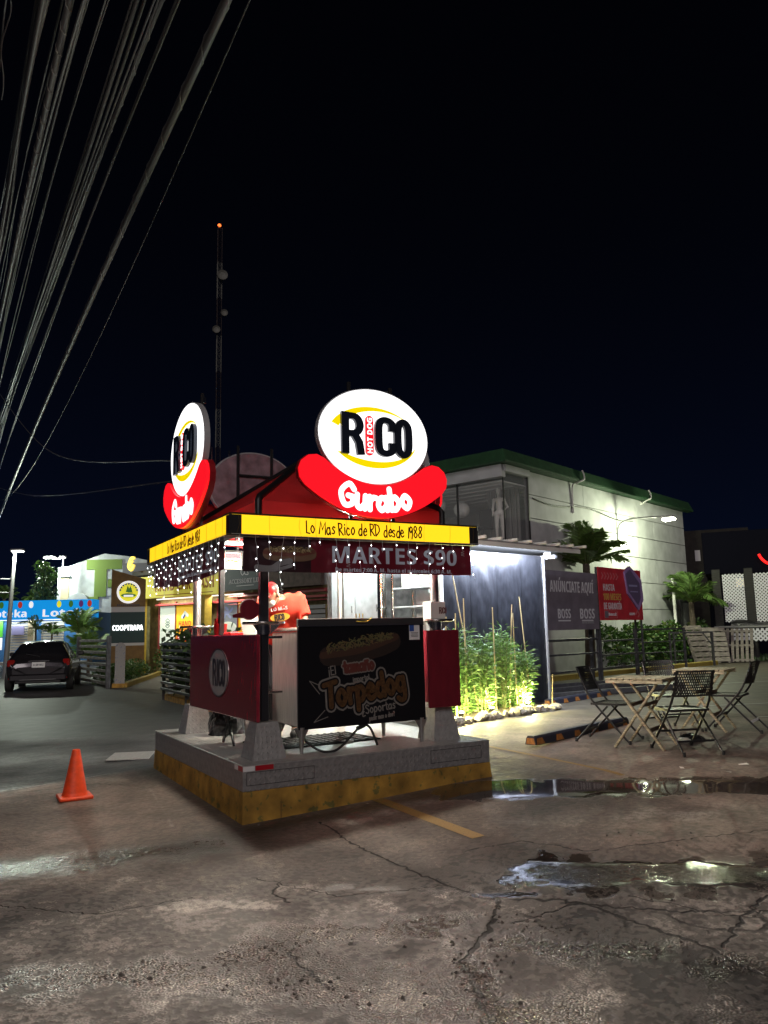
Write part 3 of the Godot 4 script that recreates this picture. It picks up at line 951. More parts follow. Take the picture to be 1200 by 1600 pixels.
func make_stall() -> void:
	# concrete plinth under the stall
	var mb := Mb.new()
	var b := [Vector2(0, 0), Vector2(2.44, 0), Vector2(2.44, -2.93), Vector2(0, -2.93)]
	var low := [Vector2(-0.005, 0.005), Vector2(2.47, 0.02), Vector2(2.46, -2.95), Vector2(-0.02, -2.94)]
	for i in 4:
		var j := (i + 1) % 4
		mb.quad(Vector3(low[i].x, -0.12, low[i].y), Vector3(low[j].x, -0.12, low[j].y), Vector3(b[j].x, 0.2605, b[j].y), Vector3(b[i].x, 0.2605, b[i].y))
	mb.quad(Vector3(b[0].x, 0.2605, b[0].y), Vector3(b[1].x, 0.2605, b[1].y), Vector3(b[2].x, 0.2605, b[2].y), Vector3(b[3].x, 0.2605, b[3].y))
	var base := obj("concrete_plinth", mb, M.yellow_concrete, self, KO, KT)
	tag(base, "worn ochre painted concrete plinth under the food stall", "plinth")
	var t := thing("food_stall", "small open food stall on a diamond plate deck with glowing yellow fascia", "food stall", KO, KT)
	mb = Mb.new()
	mb.box(Vector3(1.22, 0.459, -1.465), Vector3(2.446, 0.012, 2.936), 0.003)
	obj("deck_plate", mb, M.plate, t)
	for s in 4:
		mb = Mb.new()
		var along := s % 2 == 0
		var c := [Vector3(1.22, 0.357, -0.006), Vector3(0.006, 0.357, -1.465), Vector3(1.22, 0.357, -2.924), Vector3(2.434, 0.357, -1.465)][s] as Vector3
		mb.box(c, Vector3(2.44 if along else 0.012, 0.19, 0.012 if along else 2.904), 0.002)
		var sk := obj("skirt_panel", mb, M.plate_dull, t)
		if s == 0:
			for q: Array in [[0.03, 0.62, 0.305, 0.405], [1.78, 2.34, 0.31, 0.42]]:
				mb = Mb.new()
				for e: Array in [[q[0], q[1], q[2], q[2] + 0.0035], [q[0], q[1], q[3], q[3] + 0.0035], [q[0], q[0] + 0.0035, q[2], q[3]], [q[1], q[1] + 0.0035, q[2], q[3] + 0.0035]]:
					mb.box(Vector3((e[0] + e[1]) / 2, (e[2] + e[3]) / 2, 0.0015), Vector3(e[1] - e[0], e[3] - e[2], 0.003))
				obj("access_hatch", mb, M.frame_dark, sk)
	for q: Array in [[0.0, 0.1, true, 1], [0.105, 0.26, true, 0], [-0.11, -0.005, false, 0], [-0.2, -0.115, false, 1]]:
		mb = Mb.new()
		if q[2]: mb.box(Vector3((q[0] + q[1]) / 2, 0.437, 0.0015), Vector3(q[1] - q[0], 0.04, 0.002))
		else: mb.box(Vector3(-0.0015, 0.437, (q[0] + q[1]) / 2), Vector3(0.002, 0.04, q[1] - q[0]))
		obj("reflector_tape", mb, M.tape_white if q[3] else M.tape_red, t)
	# posts in plate-clad feet, each with a round shelf
	var k := 0
	for p: Vector2 in [Vector2(0.29, -0.31), Vector2(0.33, -2.5), Vector2(2.12, -0.38), Vector2(2.12, -2.5)]:
		mb = Mb.new()
		if k == 0: mb.box(Vector3(p.x, 1.55, p.y), Vector3(0.075, 1.56, 0.075), 0.008)
		else: mb.tube([Vector3(p.x, 0.75, p.y), Vector3(p.x, 2.34, p.y)], 0.043, 20)
		var post := obj("post", mb, M.dark_post if k == 0 else M.steel_dull, t)
		mb = Mb.new()
		mb.lathe([Vector2(0, 1.59), Vector2(0.185, 1.59), Vector2(0.19, 1.6), Vector2(0.185, 1.612), Vector2(0, 1.612)], 28, Vector3(p.x, 0, p.y))
		obj("round_shelf", mb, M.steel, post)
		mb = Mb.new()
		mb.lathe([Vector2(0.058, 1.5), Vector2(0.058, 1.588), Vector2(0.045, 1.589)], 18, Vector3(p.x, 0, p.y))
		for a in 3:
			var d := Vector3(cos(a * TAU / 3 + 0.5), 0, sin(a * TAU / 3 + 0.5))
			var o := Vector3(p.x, 0, p.y)
			mb.tri(o + d * 0.06 + Vector3(0, 1.5, 0), o + d * 0.15 + Vector3(0, 1.588, 0), o + d * 0.06 + Vector3(0, 1.588, 0))
		obj("shelf_collar", mb, M.steel, post)
		mb = Mb.new()
		var lo := 0.15
		var hi := 0.095
		var cs := [Vector2(-1, 1), Vector2(1, 1), Vector2(1, -1), Vector2(-1, -1)]
		for i in 4:
			var a: Vector2 = cs[i]
			var d: Vector2 = cs[(i + 1) % 4]
			mb.quad(Vector3(p.x + a.x * lo, 0.465, p.y + a.y * lo), Vector3(p.x + d.x * lo, 0.465, p.y + d.y * lo), Vector3(p.x + d.x * hi, 0.765, p.y + d.y * hi), Vector3(p.x + a.x * hi, 0.765, p.y + a.y * hi))
		mb.quad(Vector3(p.x - hi, 0.765, p.y + hi), Vector3(p.x + hi, 0.765, p.y + hi), Vector3(p.x + hi, 0.765, p.y - hi), Vector3(p.x - hi, 0.765, p.y - hi))
		obj("post_foot", mb, M.plate, t)
		k += 1
	# left counter: glossy red front with an oval badge, shelf behind
	mb = Mb.new()
	mb.box(Vector3(0.205, 1.135, -1.22), Vector3(0.03, 0.735, 2.04), 0.006)
	var front := obj("counter_panel", mb, M.red_gloss, t)
	mb = Mb.new()
	mb.x = Transform3D(Basis(Vector3.UP, -PI / 2), Vector3(0.19, 0, 0))
	mb.prism(oval(-1.25, 1.15, 0.3, 0.225), 0.0, 0.004)
	var badge := obj("oval_badge", mb, M.badge, front)
	mb = Mb.new()
	mb.x = Transform3D(Basis(Vector3.UP, -PI / 2), Vector3(0.1845, 0, 0))
	mb.ribbon(oval(-1.25, 1.15, 0.298, 0.223), 0.012, 0.0, 0.002, true)
	rico(mb, -1.25, 1.15, 0.52, 0.0, 0.002)
	obj("badge_print", mb, M.badge_ink, badge)
	mb = Mb.new()
	mb.box(Vector3(0.36, 1.475, -1.3), Vector3(0.27, 0.025, 1.85), 0.004)
	mb.box(Vector3(0.36, 1.0, -1.3), Vector3(0.27, 0.02, 1.85), 0.004)
	obj("counter_shelf", mb, M.steel, t)
	# right counter, seen past the fridge
	mb = Mb.new()
	mb.box(Vector3(2.1, 1.14, -0.225), Vector3(0.36, 0.73, 0.03), 0.004)
	mb.box(Vector3(2.265, 1.14, -1.25), Vector3(0.03, 0.73, 2.0), 0.004)
	obj("counter_panel", mb, M.red_dull, t)
	# glowing fascia, four sides
	for s in 4:
		var along := s % 2 == 0
		var o := Node3D.new()
		put_in(t, o, "light_band")
		o.position = [Vector3(1.1255, 2.4135, -0.02), Vector3(-0.084, 2.4135, -1.445), Vector3(1.1255, 2.4135, -2.87), Vector3(2.335, 2.4135, -1.445)][s]
		o.rotation.y = [0.0, -PI / 2, PI, PI / 2][s]
		var w := 2.519 if along else 2.95
		mb = Mb.new()
		mb.box(Vector3(0, 0, -0.012), Vector3(w - 0.04, 0.165, 0.1), 0.0)
		mb.box(Vector3(0, 0.089, 0), Vector3(w, 0.014, 0.11), 0.003)
		mb.box(Vector3(0, -0.088, 0), Vector3(w, 0.012, 0.11), 0.003)
		for e: float in [-1.0, 1.0]: mb.box(Vector3(e * (w / 2 - 0.008), 0, 0.0), Vector3(0.016, 0.162, 0.108), 0.003)
		obj("band_frame", mb, M.dark_metal, o)
		mb = Mb.new()
		mb.box(Vector3(0, 0, 0.044), Vector3(w - 0.034, 0.163, 0.008), 0.001)
		obj("lit_panel", mb, M.band_glow, o)
		if s < 2:
			mb = Mb.new()
			mb.x.origin = Vector3(0.02 if s == 0 else 0.02, -0.052, 0.0483)
			hand(mb, "Lo Mas Rico de RD desde 1988", 0.108, 0.0125, 0.0, 0.0012, {"wide": 0.76, "jig": 0.8})
			obj("hand_lettering", mb, M.brown_ink, o)
			for i in 11:
				mb = Mb.new()
				var x := -w / 2 + w * (i + 0.5) / 11 + rng.randf_range(-0.06, 0.06)
				mb.tube([Vector3(x, 0.085, 0.052), Vector3(x + rng.randf_range(-0.01, 0.01), 0.0, 0.0535), Vector3(x + rng.randf_range(-0.02, 0.02), -0.085, 0.052)], 0.0012, 5)
				obj("light_wire", mb, M.wire_dark, o)
		area(o, Vector3(0, 0, 0.07), w - 0.1, 0.14, 0.5 if s < 2 else 0.3, Color(1, 0.72, 0.12), Vector3(0, PI, 0))
	# ceiling under the fascia, and the pyramid of red cloth on black pipes
	var top := Vector3(1.18, 3.36, -1.42)
	var feet := [Vector3(0.2, 2.5, -0.2), Vector3(2.12, 2.5, -0.2), Vector3(2.12, 2.5, -2.65), Vector3(0.2, 2.5, -2.65)]
	for i in 4:
		var f: Vector3 = feet[i]
		mb = Mb.new()
		var knee := f + Vector3(0, 0.19, 0)
		mb.tube([f, knee - Vector3(0, 0.03, 0), knee + (top - knee).normalized() * 0.04, top - (top - knee).normalized() * 0.03], 0.032, 10)
		obj("roof_pipe", mb, M.black_paint, t)
	for i in 4:
		mb = Mb.new()
		var p: Vector3 = feet[i] + Vector3(0, 0.17, 0)
		var q: Vector3 = feet[(i + 1) % 4] + Vector3(0, 0.17, 0)
		var a := p.lerp(top, 0.04)
		var n := (q - p).cross(top - p).normalized()
		var rows := 10
		var cols := 14
		var g: Array = []
		for r in rows + 1:
			var row: Array[Vector3] = []
			for c in cols + 1:
				var u := float(c) / cols
				var w := float(r) / rows
				var pt := p.lerp(q, u).lerp(top, w * 0.97)
				var sag := sin(PI * u) * sin(PI * minf(1.0, w + 0.12)) * 0.05
				pt += n * (-sag + 0.012 * sin(w * 21.0 + u * 3.0) * sin(PI * u))
				row.append(pt)
			g.append(row)
		for r in rows:
			for c in cols: mb.quad(g[r][c], g[r][c + 1], g[r + 1][c + 1], g[r + 1][c])
		for c in cols:
			var d := Vector3(0, -0.13, 0)
			mb.quad(g[0][c] + d, g[0][c + 1] + d, g[0][c + 1], g[0][c])
		obj("roof_cloth", mb, M.red_cloth, t)
	# two lamps hanging from a bar under the cloth
	mb = Mb.new()
	for p: Vector2 in [Vector2(0.4, -1.4), Vector2(1.75, -1.95), Vector2(1.3, -0.75)]: mb.tube([Vector3(p.x, 2.44, p.y), Vector3(p.x, 2.56, p.y)], 0.006, 6)
	mb.bar(Vector3(0.0, 2.56, -1.95), Vector3(2.25, 2.56, -1.95), 0.03, 0.03)
	mb.bar(Vector3(0.0, 2.56, -1.4), Vector3(2.25, 2.56, -1.4), 0.03, 0.026)
	mb.bar(Vector3(1.3, 2.56, -0.1), Vector3(1.3, 2.56, -2.8), 0.03, 0.028)
	obj("lamp_bar", mb, M.black_paint, t)
	for p: Vector2 in [Vector2(0.4, -1.4), Vector2(1.75, -1.95), Vector2(1.3, -0.75)]:
		mb = Mb.new()
		mb.box(Vector3(p.x, 2.435, p.y), Vector3(0.3, 0.02, 0.14), 0.006)
		var lamp := obj("lamp_housing", mb, M.white_paint, t)
		mb = Mb.new()
		mb.box(Vector3(p.x, 2.418, p.y), Vector3(0.26, 0.014, 0.1), 0.005)
		obj("lamp_lens", mb, M.lamp_white, lamp)
		bulb(lamp, Vector3(p.x, 2.418, p.y), 5.0 if p.x < 0.5 else 7.5, Color(1, 0.97, 0.9), 0.05)
	# round red paddle sign on the front post
	mb = Mb.new()
	mb.x.origin = Vector3(0.17, 1.72, -0.33)
	mb.prism(oval(0, 0, 0.088, 0.085, 24), -0.008, 0.008)
	mb.prism(PackedVector2Array([Vector2(-0.05, -0.075), Vector2(-0.15, -0.07), Vector2(-0.155, -0.045), Vector2(-0.06, -0.02)]), -0.006, 0.006)
	var pad := obj("round_paddle", mb, M.red_dull, t)
	mb = Mb.new()
	mb.x.origin = Vector3(0.17, 1.72, -0.345)
	mb.ribbon(oval(0, 0, 0.091, 0.088, 24), 0.008, -0.004, 0.0, true)
	obj("rim", mb, M.white_paint, pad)

# the three dark condensed letters of the badge, drawn flat at any size
func rico(mb: Mb, cx: float, cy: float, s: float, z0: float, z1: float, only := "") -> void:
	var w := 0.076 * s
	var put := func(p: PackedVector2Array) -> PackedVector2Array:
		var r := PackedVector2Array()
		for q in p: r.append(Vector2(cx, cy) + q * s)
		return r
	if only in ["", "R"]:
		mb.ribbon(put.call(PackedVector2Array([Vector2(-0.3, 0.25), Vector2(-0.3, -0.25)])), w, z0, z1, false, false)
		mb.ribbon(put.call(curve(PackedVector2Array([Vector2(-0.3, 0.205), Vector2(-0.19, 0.2), Vector2(-0.15, 0.1), Vector2(-0.19, 0.01), Vector2(-0.3, -0.005)]), 5)), w, z0, z1 + 0.0004, false, false)
		mb.ribbon(put.call(PackedVector2Array([Vector2(-0.21, 0.0), Vector2(-0.16, -0.1), Vector2(-0.14, -0.25)])), w, z0, z1 + 0.0008, false, false)
	if only in ["", "I"]:
		mb.ribbon(put.call(PackedVector2Array([Vector2(-0.045, 0.22), Vector2(-0.045, -0.22)])), w * 0.9, z0, z1)
	if only in ["", "C"]:
		mb.ribbon(put.call(curve(PackedVector2Array([Vector2(0.19, 0.07), Vector2(0.185, 0.17), Vector2(0.115, 0.205), Vector2(0.055, 0.16), Vector2(0.045, 0.0), Vector2(0.055, -0.16), Vector2(0.115, -0.205), Vector2(0.185, -0.17), Vector2(0.19, -0.07)]), 5)), w, z0, z1, false, false)
	if only in ["", "O"]:
		mb.ribbon(put.call(curve(PackedVector2Array([Vector2(0.37, 0.0), Vector2(0.36, 0.15), Vector2(0.31, 0.205), Vector2(0.26, 0.15), Vector2(0.25, 0.0), Vector2(0.26, -0.15), Vector2(0.31, -0.205), Vector2(0.36, -0.15)]), 5, true)), w, z0, z1, true)

func make_sign(label: String, at: Vector3, turn: float) -> void:
	var t := thing("oval_sign", label, "sign", at, turn, "lit oval signs on the stall roof")
	var mb := Mb.new()
	mb.prism(oval(0.0, 0.754, 0.578, 0.452, 64), -0.012, 0.045)
	obj("sign_box", mb, M.sign_rim, t)
	mb = Mb.new()
	mb.prism(oval(0.0, 0.754, 0.568, 0.442, 64), 0.0451, 0.052)
	var face := obj("lit_face", mb, M.sign_white, t)
	# yellow sweeps above and below the name
	for q: Array in [[2.75, 0.75, 0.47, 0.3, 0.73, 1.0], [3.75, 6.05, 0.46, 0.3, 0.755, -1.0]]:
		mb = Mb.new()
		var last_a := Vector3.ZERO
		var last_b := Vector3.ZERO
		for i in 31:
			var u := i / 30.0
			var g := lerpf(q[0], q[1], u)
			var d := Vector2(cos(g), sin(g))
			var th := 0.075 * pow(1.0 - u, 0.8) if q[5] > 0 else 0.062 * pow(sin(PI * pow(u, 0.7)), 0.8)
			var o := Vector2(-0.01 + d.x * q[2], q[4] + d.y * q[3])
			var n := o - d * (th + 0.002)
			var va := Vector3(o.x, o.y, 0.0545)
			var vb := Vector3(n.x, n.y, 0.0545)
			if i > 0:
				if q[5] > 0: mb.quad(last_b, vb, va, last_a)
				else: mb.quad(last_a, va, vb, last_b)
				mb.quad(last_a - Vector3(0, 0, 0.003), va - Vector3(0, 0, 0.003), va, last_a)
			last_a = va
			last_b = vb
		obj("yellow_sweep", mb, M.sign_yellow, face)
	for ch in ["R", "C", "O"]:
		mb = Mb.new()
		mb.x = Transform3D(Basis.from_scale(Vector3(1.08, 0.84, 1)), Vector3(-0.02, 0.755, 0))
		rico(mb, 0.0, 0.0, 0.92, 0.053, 0.085, ch)
		obj("raised_letter", mb, M.letter_dark, face)
	mb = Mb.new()
	mb.ribbon(PackedVector2Array([Vector2(-0.066, 0.9), Vector2(-0.066, 0.605)]), 0.078, 0.053, 0.075)
	var cap := obj("red_capsule", mb, M.sign_red, t)
	text(cap, "HOT DOG", 0.05, M.sign_white, Vector3(-0.066, 0.752, 0.078), {"turn": Vector3(0, 0, PI / 2), "width": 0.33, "depth": 0.003})
	# the sausage
	mb = Mb.new()
	var arc := PackedVector2Array()
	for i in 33:
		var u := lerpf(-1.0, 1.0, i / 32.0)
		arc.append(Vector2(u * 0.615, 0.145 + 0.235 * u * u))
	mb.ribbon(arc, 0.315, -0.008, 0.0445)
	var cover := obj("sausage_box", mb, M.sign_red_side, t)
	mb = Mb.new()
	mb.ribbon(arc, 0.302, 0.046, 0.075)
	obj("lit_sausage", mb, M.sign_red, cover)
	mb = Mb.new()
	mb.x.origin = Vector3(-0.01, 0.065, 0.0755)
	hand(mb, "Gurabo", 0.195, 0.05, 0.0, 0.003, {"bend": 0.26, "wide": 1.12})
	obj("lettering", mb, M.sign_white, cover)
	# back of the sign: sheet and frame
	mb = Mb.new()
	mb.prism(oval(0.0, 0.754, 0.56, 0.435, 48), -0.018, -0.013)
	obj("back_sheet", mb, M.sign_back, t)
	mb = Mb.new()
	for x: float in [-0.22, 0.22]:
		mb.box(Vector3(x, 0.62, -0.036), Vector3(0.03, 1.3, 0.03), 0.003)
	mb.box(Vector3(0, 0.9, -0.036), Vector3(0.41, 0.025, 0.025), 0.003)
	mb.box(Vector3(0, 0.25, -0.036), Vector3(0.41, 0.025, 0.025), 0.003)
	obj("back_frame", mb, M.dark_metal, t)
	mb = Mb.new()
	mb.box(Vector3(0.33, 1.17, -0.03), Vector3(0.03, 0.06, 0.02), 0.003)
	obj("cable_clip", mb, M.steel, t)
	area(t, Vector3(0, 0.76, 0.14), 0.9, 0.66, SIGN_E, Color(1.0, 0.98, 0.95), Vector3(0, PI, 0))
	area(t, Vector3(0, 0.17, 0.14), 1.0, 0.16, SIGN_E * 0.16, Color(1.0, 0.06, 0.05), Vector3(0, PI, 0))

func make_signs() -> void:
	make_sign("lit white oval sign with a red sausage over the stall's front fascia", kp(1.225, 2.526, 0.03), KT)
	make_sign("lit oval sign seen edge-on over the stall's left fascia", kp(-0.135, 2.53, -1.15), KT - PI / 2)
	make_sign("oval sign at the stall's rear, its pinkish back and frame showing", kp(1.15, 2.55, -2.93), KT + PI)
	make_sign("oval sign on the stall's right side, almost wholly behind the front one", kp(2.385, 2.53, -1.45), KT + PI / 2)

# hot dog as printed on banner and fridge: bun, sausage and a heap of shreds, all flat print
func print_hotdog(t: Node3D, c: Vector3, s: float, turn: float, bun: Material, meat: Material, shred: Material, dim: Material) -> void:
	var pic := Node3D.new()
	put_in(t, pic, "hotdog_print")
	pic.position = c
	pic.rotation.z = turn
	var mb := Mb.new()
	mb.ribbon(curve(PackedVector2Array([Vector2(-0.4, -0.02), Vector2(-0.2, -0.045), Vector2(0.2, -0.045), Vector2(0.4, -0.01)]) , 4), 0.2 , 0, 0.0004)
	obj("bun_print", mb, bun, pic).scale = Vector3(s, s, 1)
	mb = Mb.new()
	mb.ribbon(curve(PackedVector2Array([Vector2(-0.46, 0.0), Vector2(0.0, -0.03), Vector2(0.45, 0.03)]), 5), 0.07, 0.0006, 0.001)
	obj("sausage_print", mb, meat, pic).scale = Vector3(s, s, 1)
	for v in 2:
		mb = Mb.new()
		for i in 90:
			var u := rng.randf_range(-0.4, 0.4)
			var p := Vector2(u, 0.06 + rng.randf_range(-0.055, 0.05) * (1.1 - absf(u)))
			var a := rng.randf() * TAU
			var d := Vector2(cos(a), sin(a) * 0.7) * rng.randf_range(0.015, 0.035)
			mb.ribbon(PackedVector2Array([p - d, p + Vector2(0, 0.008), p + d]), 0.008, 0.0012, 0.0014 + 0.00002 * i + 0.00001 * v, false, false)
		var sh := obj("shred_print", mb, shred if v == 0 else dim, pic)
		sh.scale = Vector3(s, s, 1)
		tag(sh, "", "", "", "stuff")

func make_banners() -> void:
	var t := thing("printed_banner", "dark red banner with the price offer under the front fascia", "banner", kp(0, 0, -0.02), KT)
	var mb: Mb
	var sheet := func(m: Mb, x0: float, x1: float) -> void:
		var k := 16
		for i in k:
			var a := lerpf(x0, x1, float(i) / k)
			var b := lerpf(x0, x1, float(i + 1) / k)
			m.quad(Vector3(a, 2.025, 0.003 * sin(a * 9)), Vector3(b, 2.025, 0.003 * sin(b * 9)), Vector3(b, 2.315, 0), Vector3(a, 2.315, 0))
			m.quad(Vector3(b, 2.025, 0.003 * sin(b * 9) - 0.004), Vector3(a, 2.025, 0.003 * sin(a * 9) - 0.004), Vector3(a, 2.315, -0.004), Vector3(b, 2.315, -0.004))
	mb = Mb.new()
	sheet.call(mb, 0.62, 2.32)
	obj("cloth", mb, M.banner_red, t)
	mb = Mb.new()
	sheet.call(mb, 0.0, 0.618)
	obj("cloth_end", mb, M.banner_dark, t)
	text(t, "MARTES $90", 0.145, M.banner_grey, Vector3(1.48, 2.185, 0.007), {"width": 1.33, "depth": 0.002})
	text(t, "De martes 7:00 A. M. hasta el miércoles 6:30 A. M.", 0.034, M.banner_grey, Vector3(1.47, 2.055, 0.007), {"width": 1.24, "depth": 0.002})
	print_hotdog(t, Vector3(0.42, 2.19, 0.004), 0.5, 0.0, M.bun_dark, M.meat_dark, M.shred, M.shred_dim)
	mb = Mb.new()
	mb.ribbon(curve(PackedVector2Array([Vector2(0.12, 2.06), Vector2(0.25, 2.055), Vector2(0.33, 2.1), Vector2(0.42, 2.12)]), 5), 0.05, 0.004, 0.006)
	mb.ribbon(curve(PackedVector2Array([Vector2(0.14, 2.04), Vector2(0.3, 2.045), Vector2(0.43, 2.08)]), 5), 0.03, 0.004, 0.0065)
	obj("hand_print", mb, M.print_grey, t)
	# left side
	t = thing("printed_banner", "dark red banner sagging under the left fascia behind fairy lights", "banner", kp(-0.07, 0, 0), KT - PI / 2)
	mb = Mb.new()
	var k := 20
	for i in k:
		var a := lerpf(-2.9, -0.3, float(i) / k)
		var b := lerpf(-2.9, -0.3, float(i + 1) / k)
		var lo := func(x: float) -> float: return 2.06 - 0.05 * sin(PI * (x + 0.3) / -2.6) + 0.006 * sin(x * 14)
		var zz := func(x: float) -> float: return 0.012 * sin(x * 11)
		mb.quad(Vector3(a, lo.call(a), zz.call(a)), Vector3(b, lo.call(b), zz.call(b)), Vector3(b, 2.315, 0), Vector3(a, 2.315, 0))
		mb.quad(Vector3(b, lo.call(b), zz.call(b) - 0.004), Vector3(a, lo.call(a), zz.call(a) - 0.004), Vector3(a, 2.315, -0.004), Vector3(b, 2.315, -0.004))
	obj("cloth", mb, M.banner_red, t)
	text(t, "MARTES $90", 0.13, M.banner_grey, Vector3(-1.1, 2.195, 0.016), {"width": 1.3, "depth": 0.002})
	text(t, "De martes 7:00 A. M. hasta el miércoles 6:30 A. M.", 0.032, M.banner_grey, Vector3(-1.1, 2.085, 0.016), {"width": 1.2, "depth": 0.002})

# strings of small white lamps hanging from the fascia
func make_fairy() -> void:
	for s in 2:
		var t := thing("fairy_lights", ["icicle string of tiny white lamps hanging below the front fascia", "dense icicle string of tiny white lamps below the left fascia"][s], "fairy lights", kp(0, 0, 0.045) if s == 0 else kp(-0.15, 0, 0), KT - (0.0 if s == 0 else PI / 2), "fairy lights on the stall")
		var wire := Mb.new()
		var lamps := Mb.new()
		var x0 := -0.12 if s == 0 else -2.9
		var x1 := 2.37 if s == 0 else 0.0
		wire.tube([Vector3(x0, 2.33, 0), Vector3((x0 + x1) / 2, 2.322, 0.004), Vector3(x1, 2.33, 0)], 0.0018, 5)
		var count := 20 if s == 0 else 26
		for i in count:
			var x := lerpf(x0 + 0.02, x1 - 0.02, (i + 0.5) / count) + rng.randf_range(-0.02, 0.02)
			var long := [0.08, 0.36, 0.22, 0.48, 0.3, 0.12][i % 6] as float
			if s == 0: long *= 0.95
			else: long = [0.3, 0.2, 0.42, 0.28, 0.36][i % 5]
			var p := Vector3(x, 2.33, 0.0)
			var pts := [p]
			var steps := int(long / 0.055) + 1
			for j in steps:
				p += Vector3(rng.randf_range(-0.014, 0.014), -long / steps, rng.randf_range(-0.004, 0.005))
				pts.append(p)
				if (j + i) % 2 == 0:
					var q := p + Vector3(rng.randf_range(-0.012, 0.012), -0.008, 0.004)
					lamps.ball(q, Vector3(0.0055, 0.0075, 0.0055) * (0.8 if s == 0 else 0.72), 4, 6)
			wire.tube(pts, 0.0016, 4)
			if i % 5 == 3:
				var curl := []
				for j in 14: curl.append(pts[-1] + Vector3(sin(j * 1.1) * 0.018, -0.004 * j, cos(j * 1.1) * 0.012))
				wire.tube(curl, 0.0016, 4)
		tag(obj("wire", wire, M.wire_white, t), "", "", "", "stuff")
		tag(obj("bulbs", lamps, M.fairy, t), "", "", "", "stuff")

func make_fridge() -> void:
	var t := thing("chest_fridge", "stainless chest fridge with a black printed front on short legs", "fridge", kp(0.6, 0.4655, -0.25), KT)
	var mb := Mb.new()
	mb.box(Vector3(0.65, 0.635, -0.38), Vector3(1.28, 0.83, 0.6), 0.012)
	obj("cabinet", mb, M.steel_brushed, t)
	mb = Mb.new()
	mb.box(Vector3(0.65, 0.66, -0.026), Vector3(1.31, 0.91, 0.03), 0.004)
	var f := obj("front_panel", mb, M.fridge_black, t)
	mb = Mb.new()
	mb.box(Vector3(0.65, 1.13, -0.03), Vector3(1.31, 0.07, 0.05), 0.004)
	obj("header_strip", mb, M.header_grey, t)
	mb = Mb.new()
	mb.box(Vector3(0.65, 1.098, -0.006), Vector3(1.31, 0.006, 0.014))
	obj("header_trim", mb, M.steel, t)
	mb = Mb.new()
	mb.box(Vector3(0.65, 1.075, -0.36), Vector3(1.3, 0.035, 0.64), 0.01)
	obj("worktop", mb, M.steel, t)
	for p: Vector2 in [Vector2(0.03, -0.03), Vector2(1.26, -0.03), Vector2(1.18, -0.62), Vector2(0.06, -0.62)]:
		mb = Mb.new()
		mb.lathe([Vector2(0.0, 0.0), Vector2(0.016, 0.0), Vector2(0.018, 0.02), Vector2(0.024, 0.17), Vector2(0.03, 0.225)], 12, Vector3(p.x, 0, p.y))
		mb.prism(PackedVector2Array([Vector2(p.x - 0.07, 0.222), Vector2(p.x + 0.07, 0.222), Vector2(p.x + 0.022, 0.13), Vector2(p.x - 0.022, 0.13)]), p.y - 0.012, p.y + 0.012)
		obj("leg", mb, M.steel_dull, t)
	# print on the front
	var z := -0.0108
	print_hotdog(f, Vector3(0.62, 0.9, z), 0.86, 0.16, M.bun_black, M.meat_black, M.shred_green, M.shred_dim)
	mb = Mb.new()
	mb.x.origin = Vector3(0.33, 0.665, z)
	mb.x.basis = Basis(Vector3.BACK, 0.1)
	hand(mb, "¡El", 0.075, 0.01, 0, 0.0006)
	mb.x.origin = Vector3(0.62, 0.6, z)
	hand(mb, "importa!", 0.045, 0.008, 0, 0.0006)
	mb.x.origin = Vector3(0.8, 0.315, z)
	hand(mb, "¿Soportas", 0.075, 0.011, 0, 0.0006)
	mb.x.origin = Vector3(0.83, 0.25, z)
	hand(mb, "pedir mas o dos?", 0.042, 0.008, 0, 0.0006, {"wide": 0.8})
	obj("small_print", mb, M.print_dim, f)
	mb = Mb.new()
	mb.x.origin = Vector3(0.6, 0.69, z)
	mb.x.basis = Basis(Vector3.BACK, 0.08)
	hand(mb, "tamaño", 0.1, 0.05, 0, 0.0006, {"wide": 0.92})
	obj("word_outline", mb, M.print_dim, f)
	mb = Mb.new()
	mb.x.origin = Vector3(0.6, 0.69, z + 0.0025)
	mb.x.basis = Basis(Vector3.BACK, 0.08)
	hand(mb, "tamaño", 0.1, 0.027, 0, 0.0006, {"wide": 0.92})
	obj("word_print", mb, M.print_red, f)
	for v in 3:
		mb = Mb.new()
		mb.x.origin = Vector3(0.68, 0.43, z + 0.0006 + 0.003 * v)
		mb.x.basis = Basis(Vector3.BACK, 0.13)
		hand(mb, "Torpedog", 0.21, [0.108, 0.075, 0.046][v], 0, 0.0006, {"wide": 0.9, "bend": 0.03})
		obj("title_print", mb, [M.print_dim, M.fridge_black, M.print_orange][v], f)
	mb = Mb.new()
	for s: Array in [[0.1, 0.62, 0.26, 0.55], [0.1, 0.62, 0.2, 0.5], [0.14, 0.26, 0.28, 0.3], [0.14, 0.26, 0.25, 0.36]]:
		mb.ribbon(PackedVector2Array([Vector2(s[0], s[1] ), Vector2(s[2], s[3])]), 0.007, z, z + 0.0006, false, false)
	obj("fin_print", mb, M.print_dim, f)
	mb = Mb.new()
	mb.box(Vector3(1.2, 1.035, -0.009), Vector3(0.115, 0.16, 0.003))
	var st := obj("energy_sticker", mb, M.white_paint, f)
	mb = Mb.new()
	mb.box(Vector3(1.17, 1.07, -0.0068), Vector3(0.05, 0.07, 0.001))
	obj("sticker_print", mb, M.blue_print, st)
	mb = Mb.new()
	for i in 4: mb.box(Vector3(1.2, 0.985 + 0.012 * i, -0.0068), Vector3(0.07 + 0.01 * (i % 2), 0.004, 0.001))
	obj("sticker_lines", mb, M.black, st)
	# power lead lying under the fridge
	mb = Mb.new()
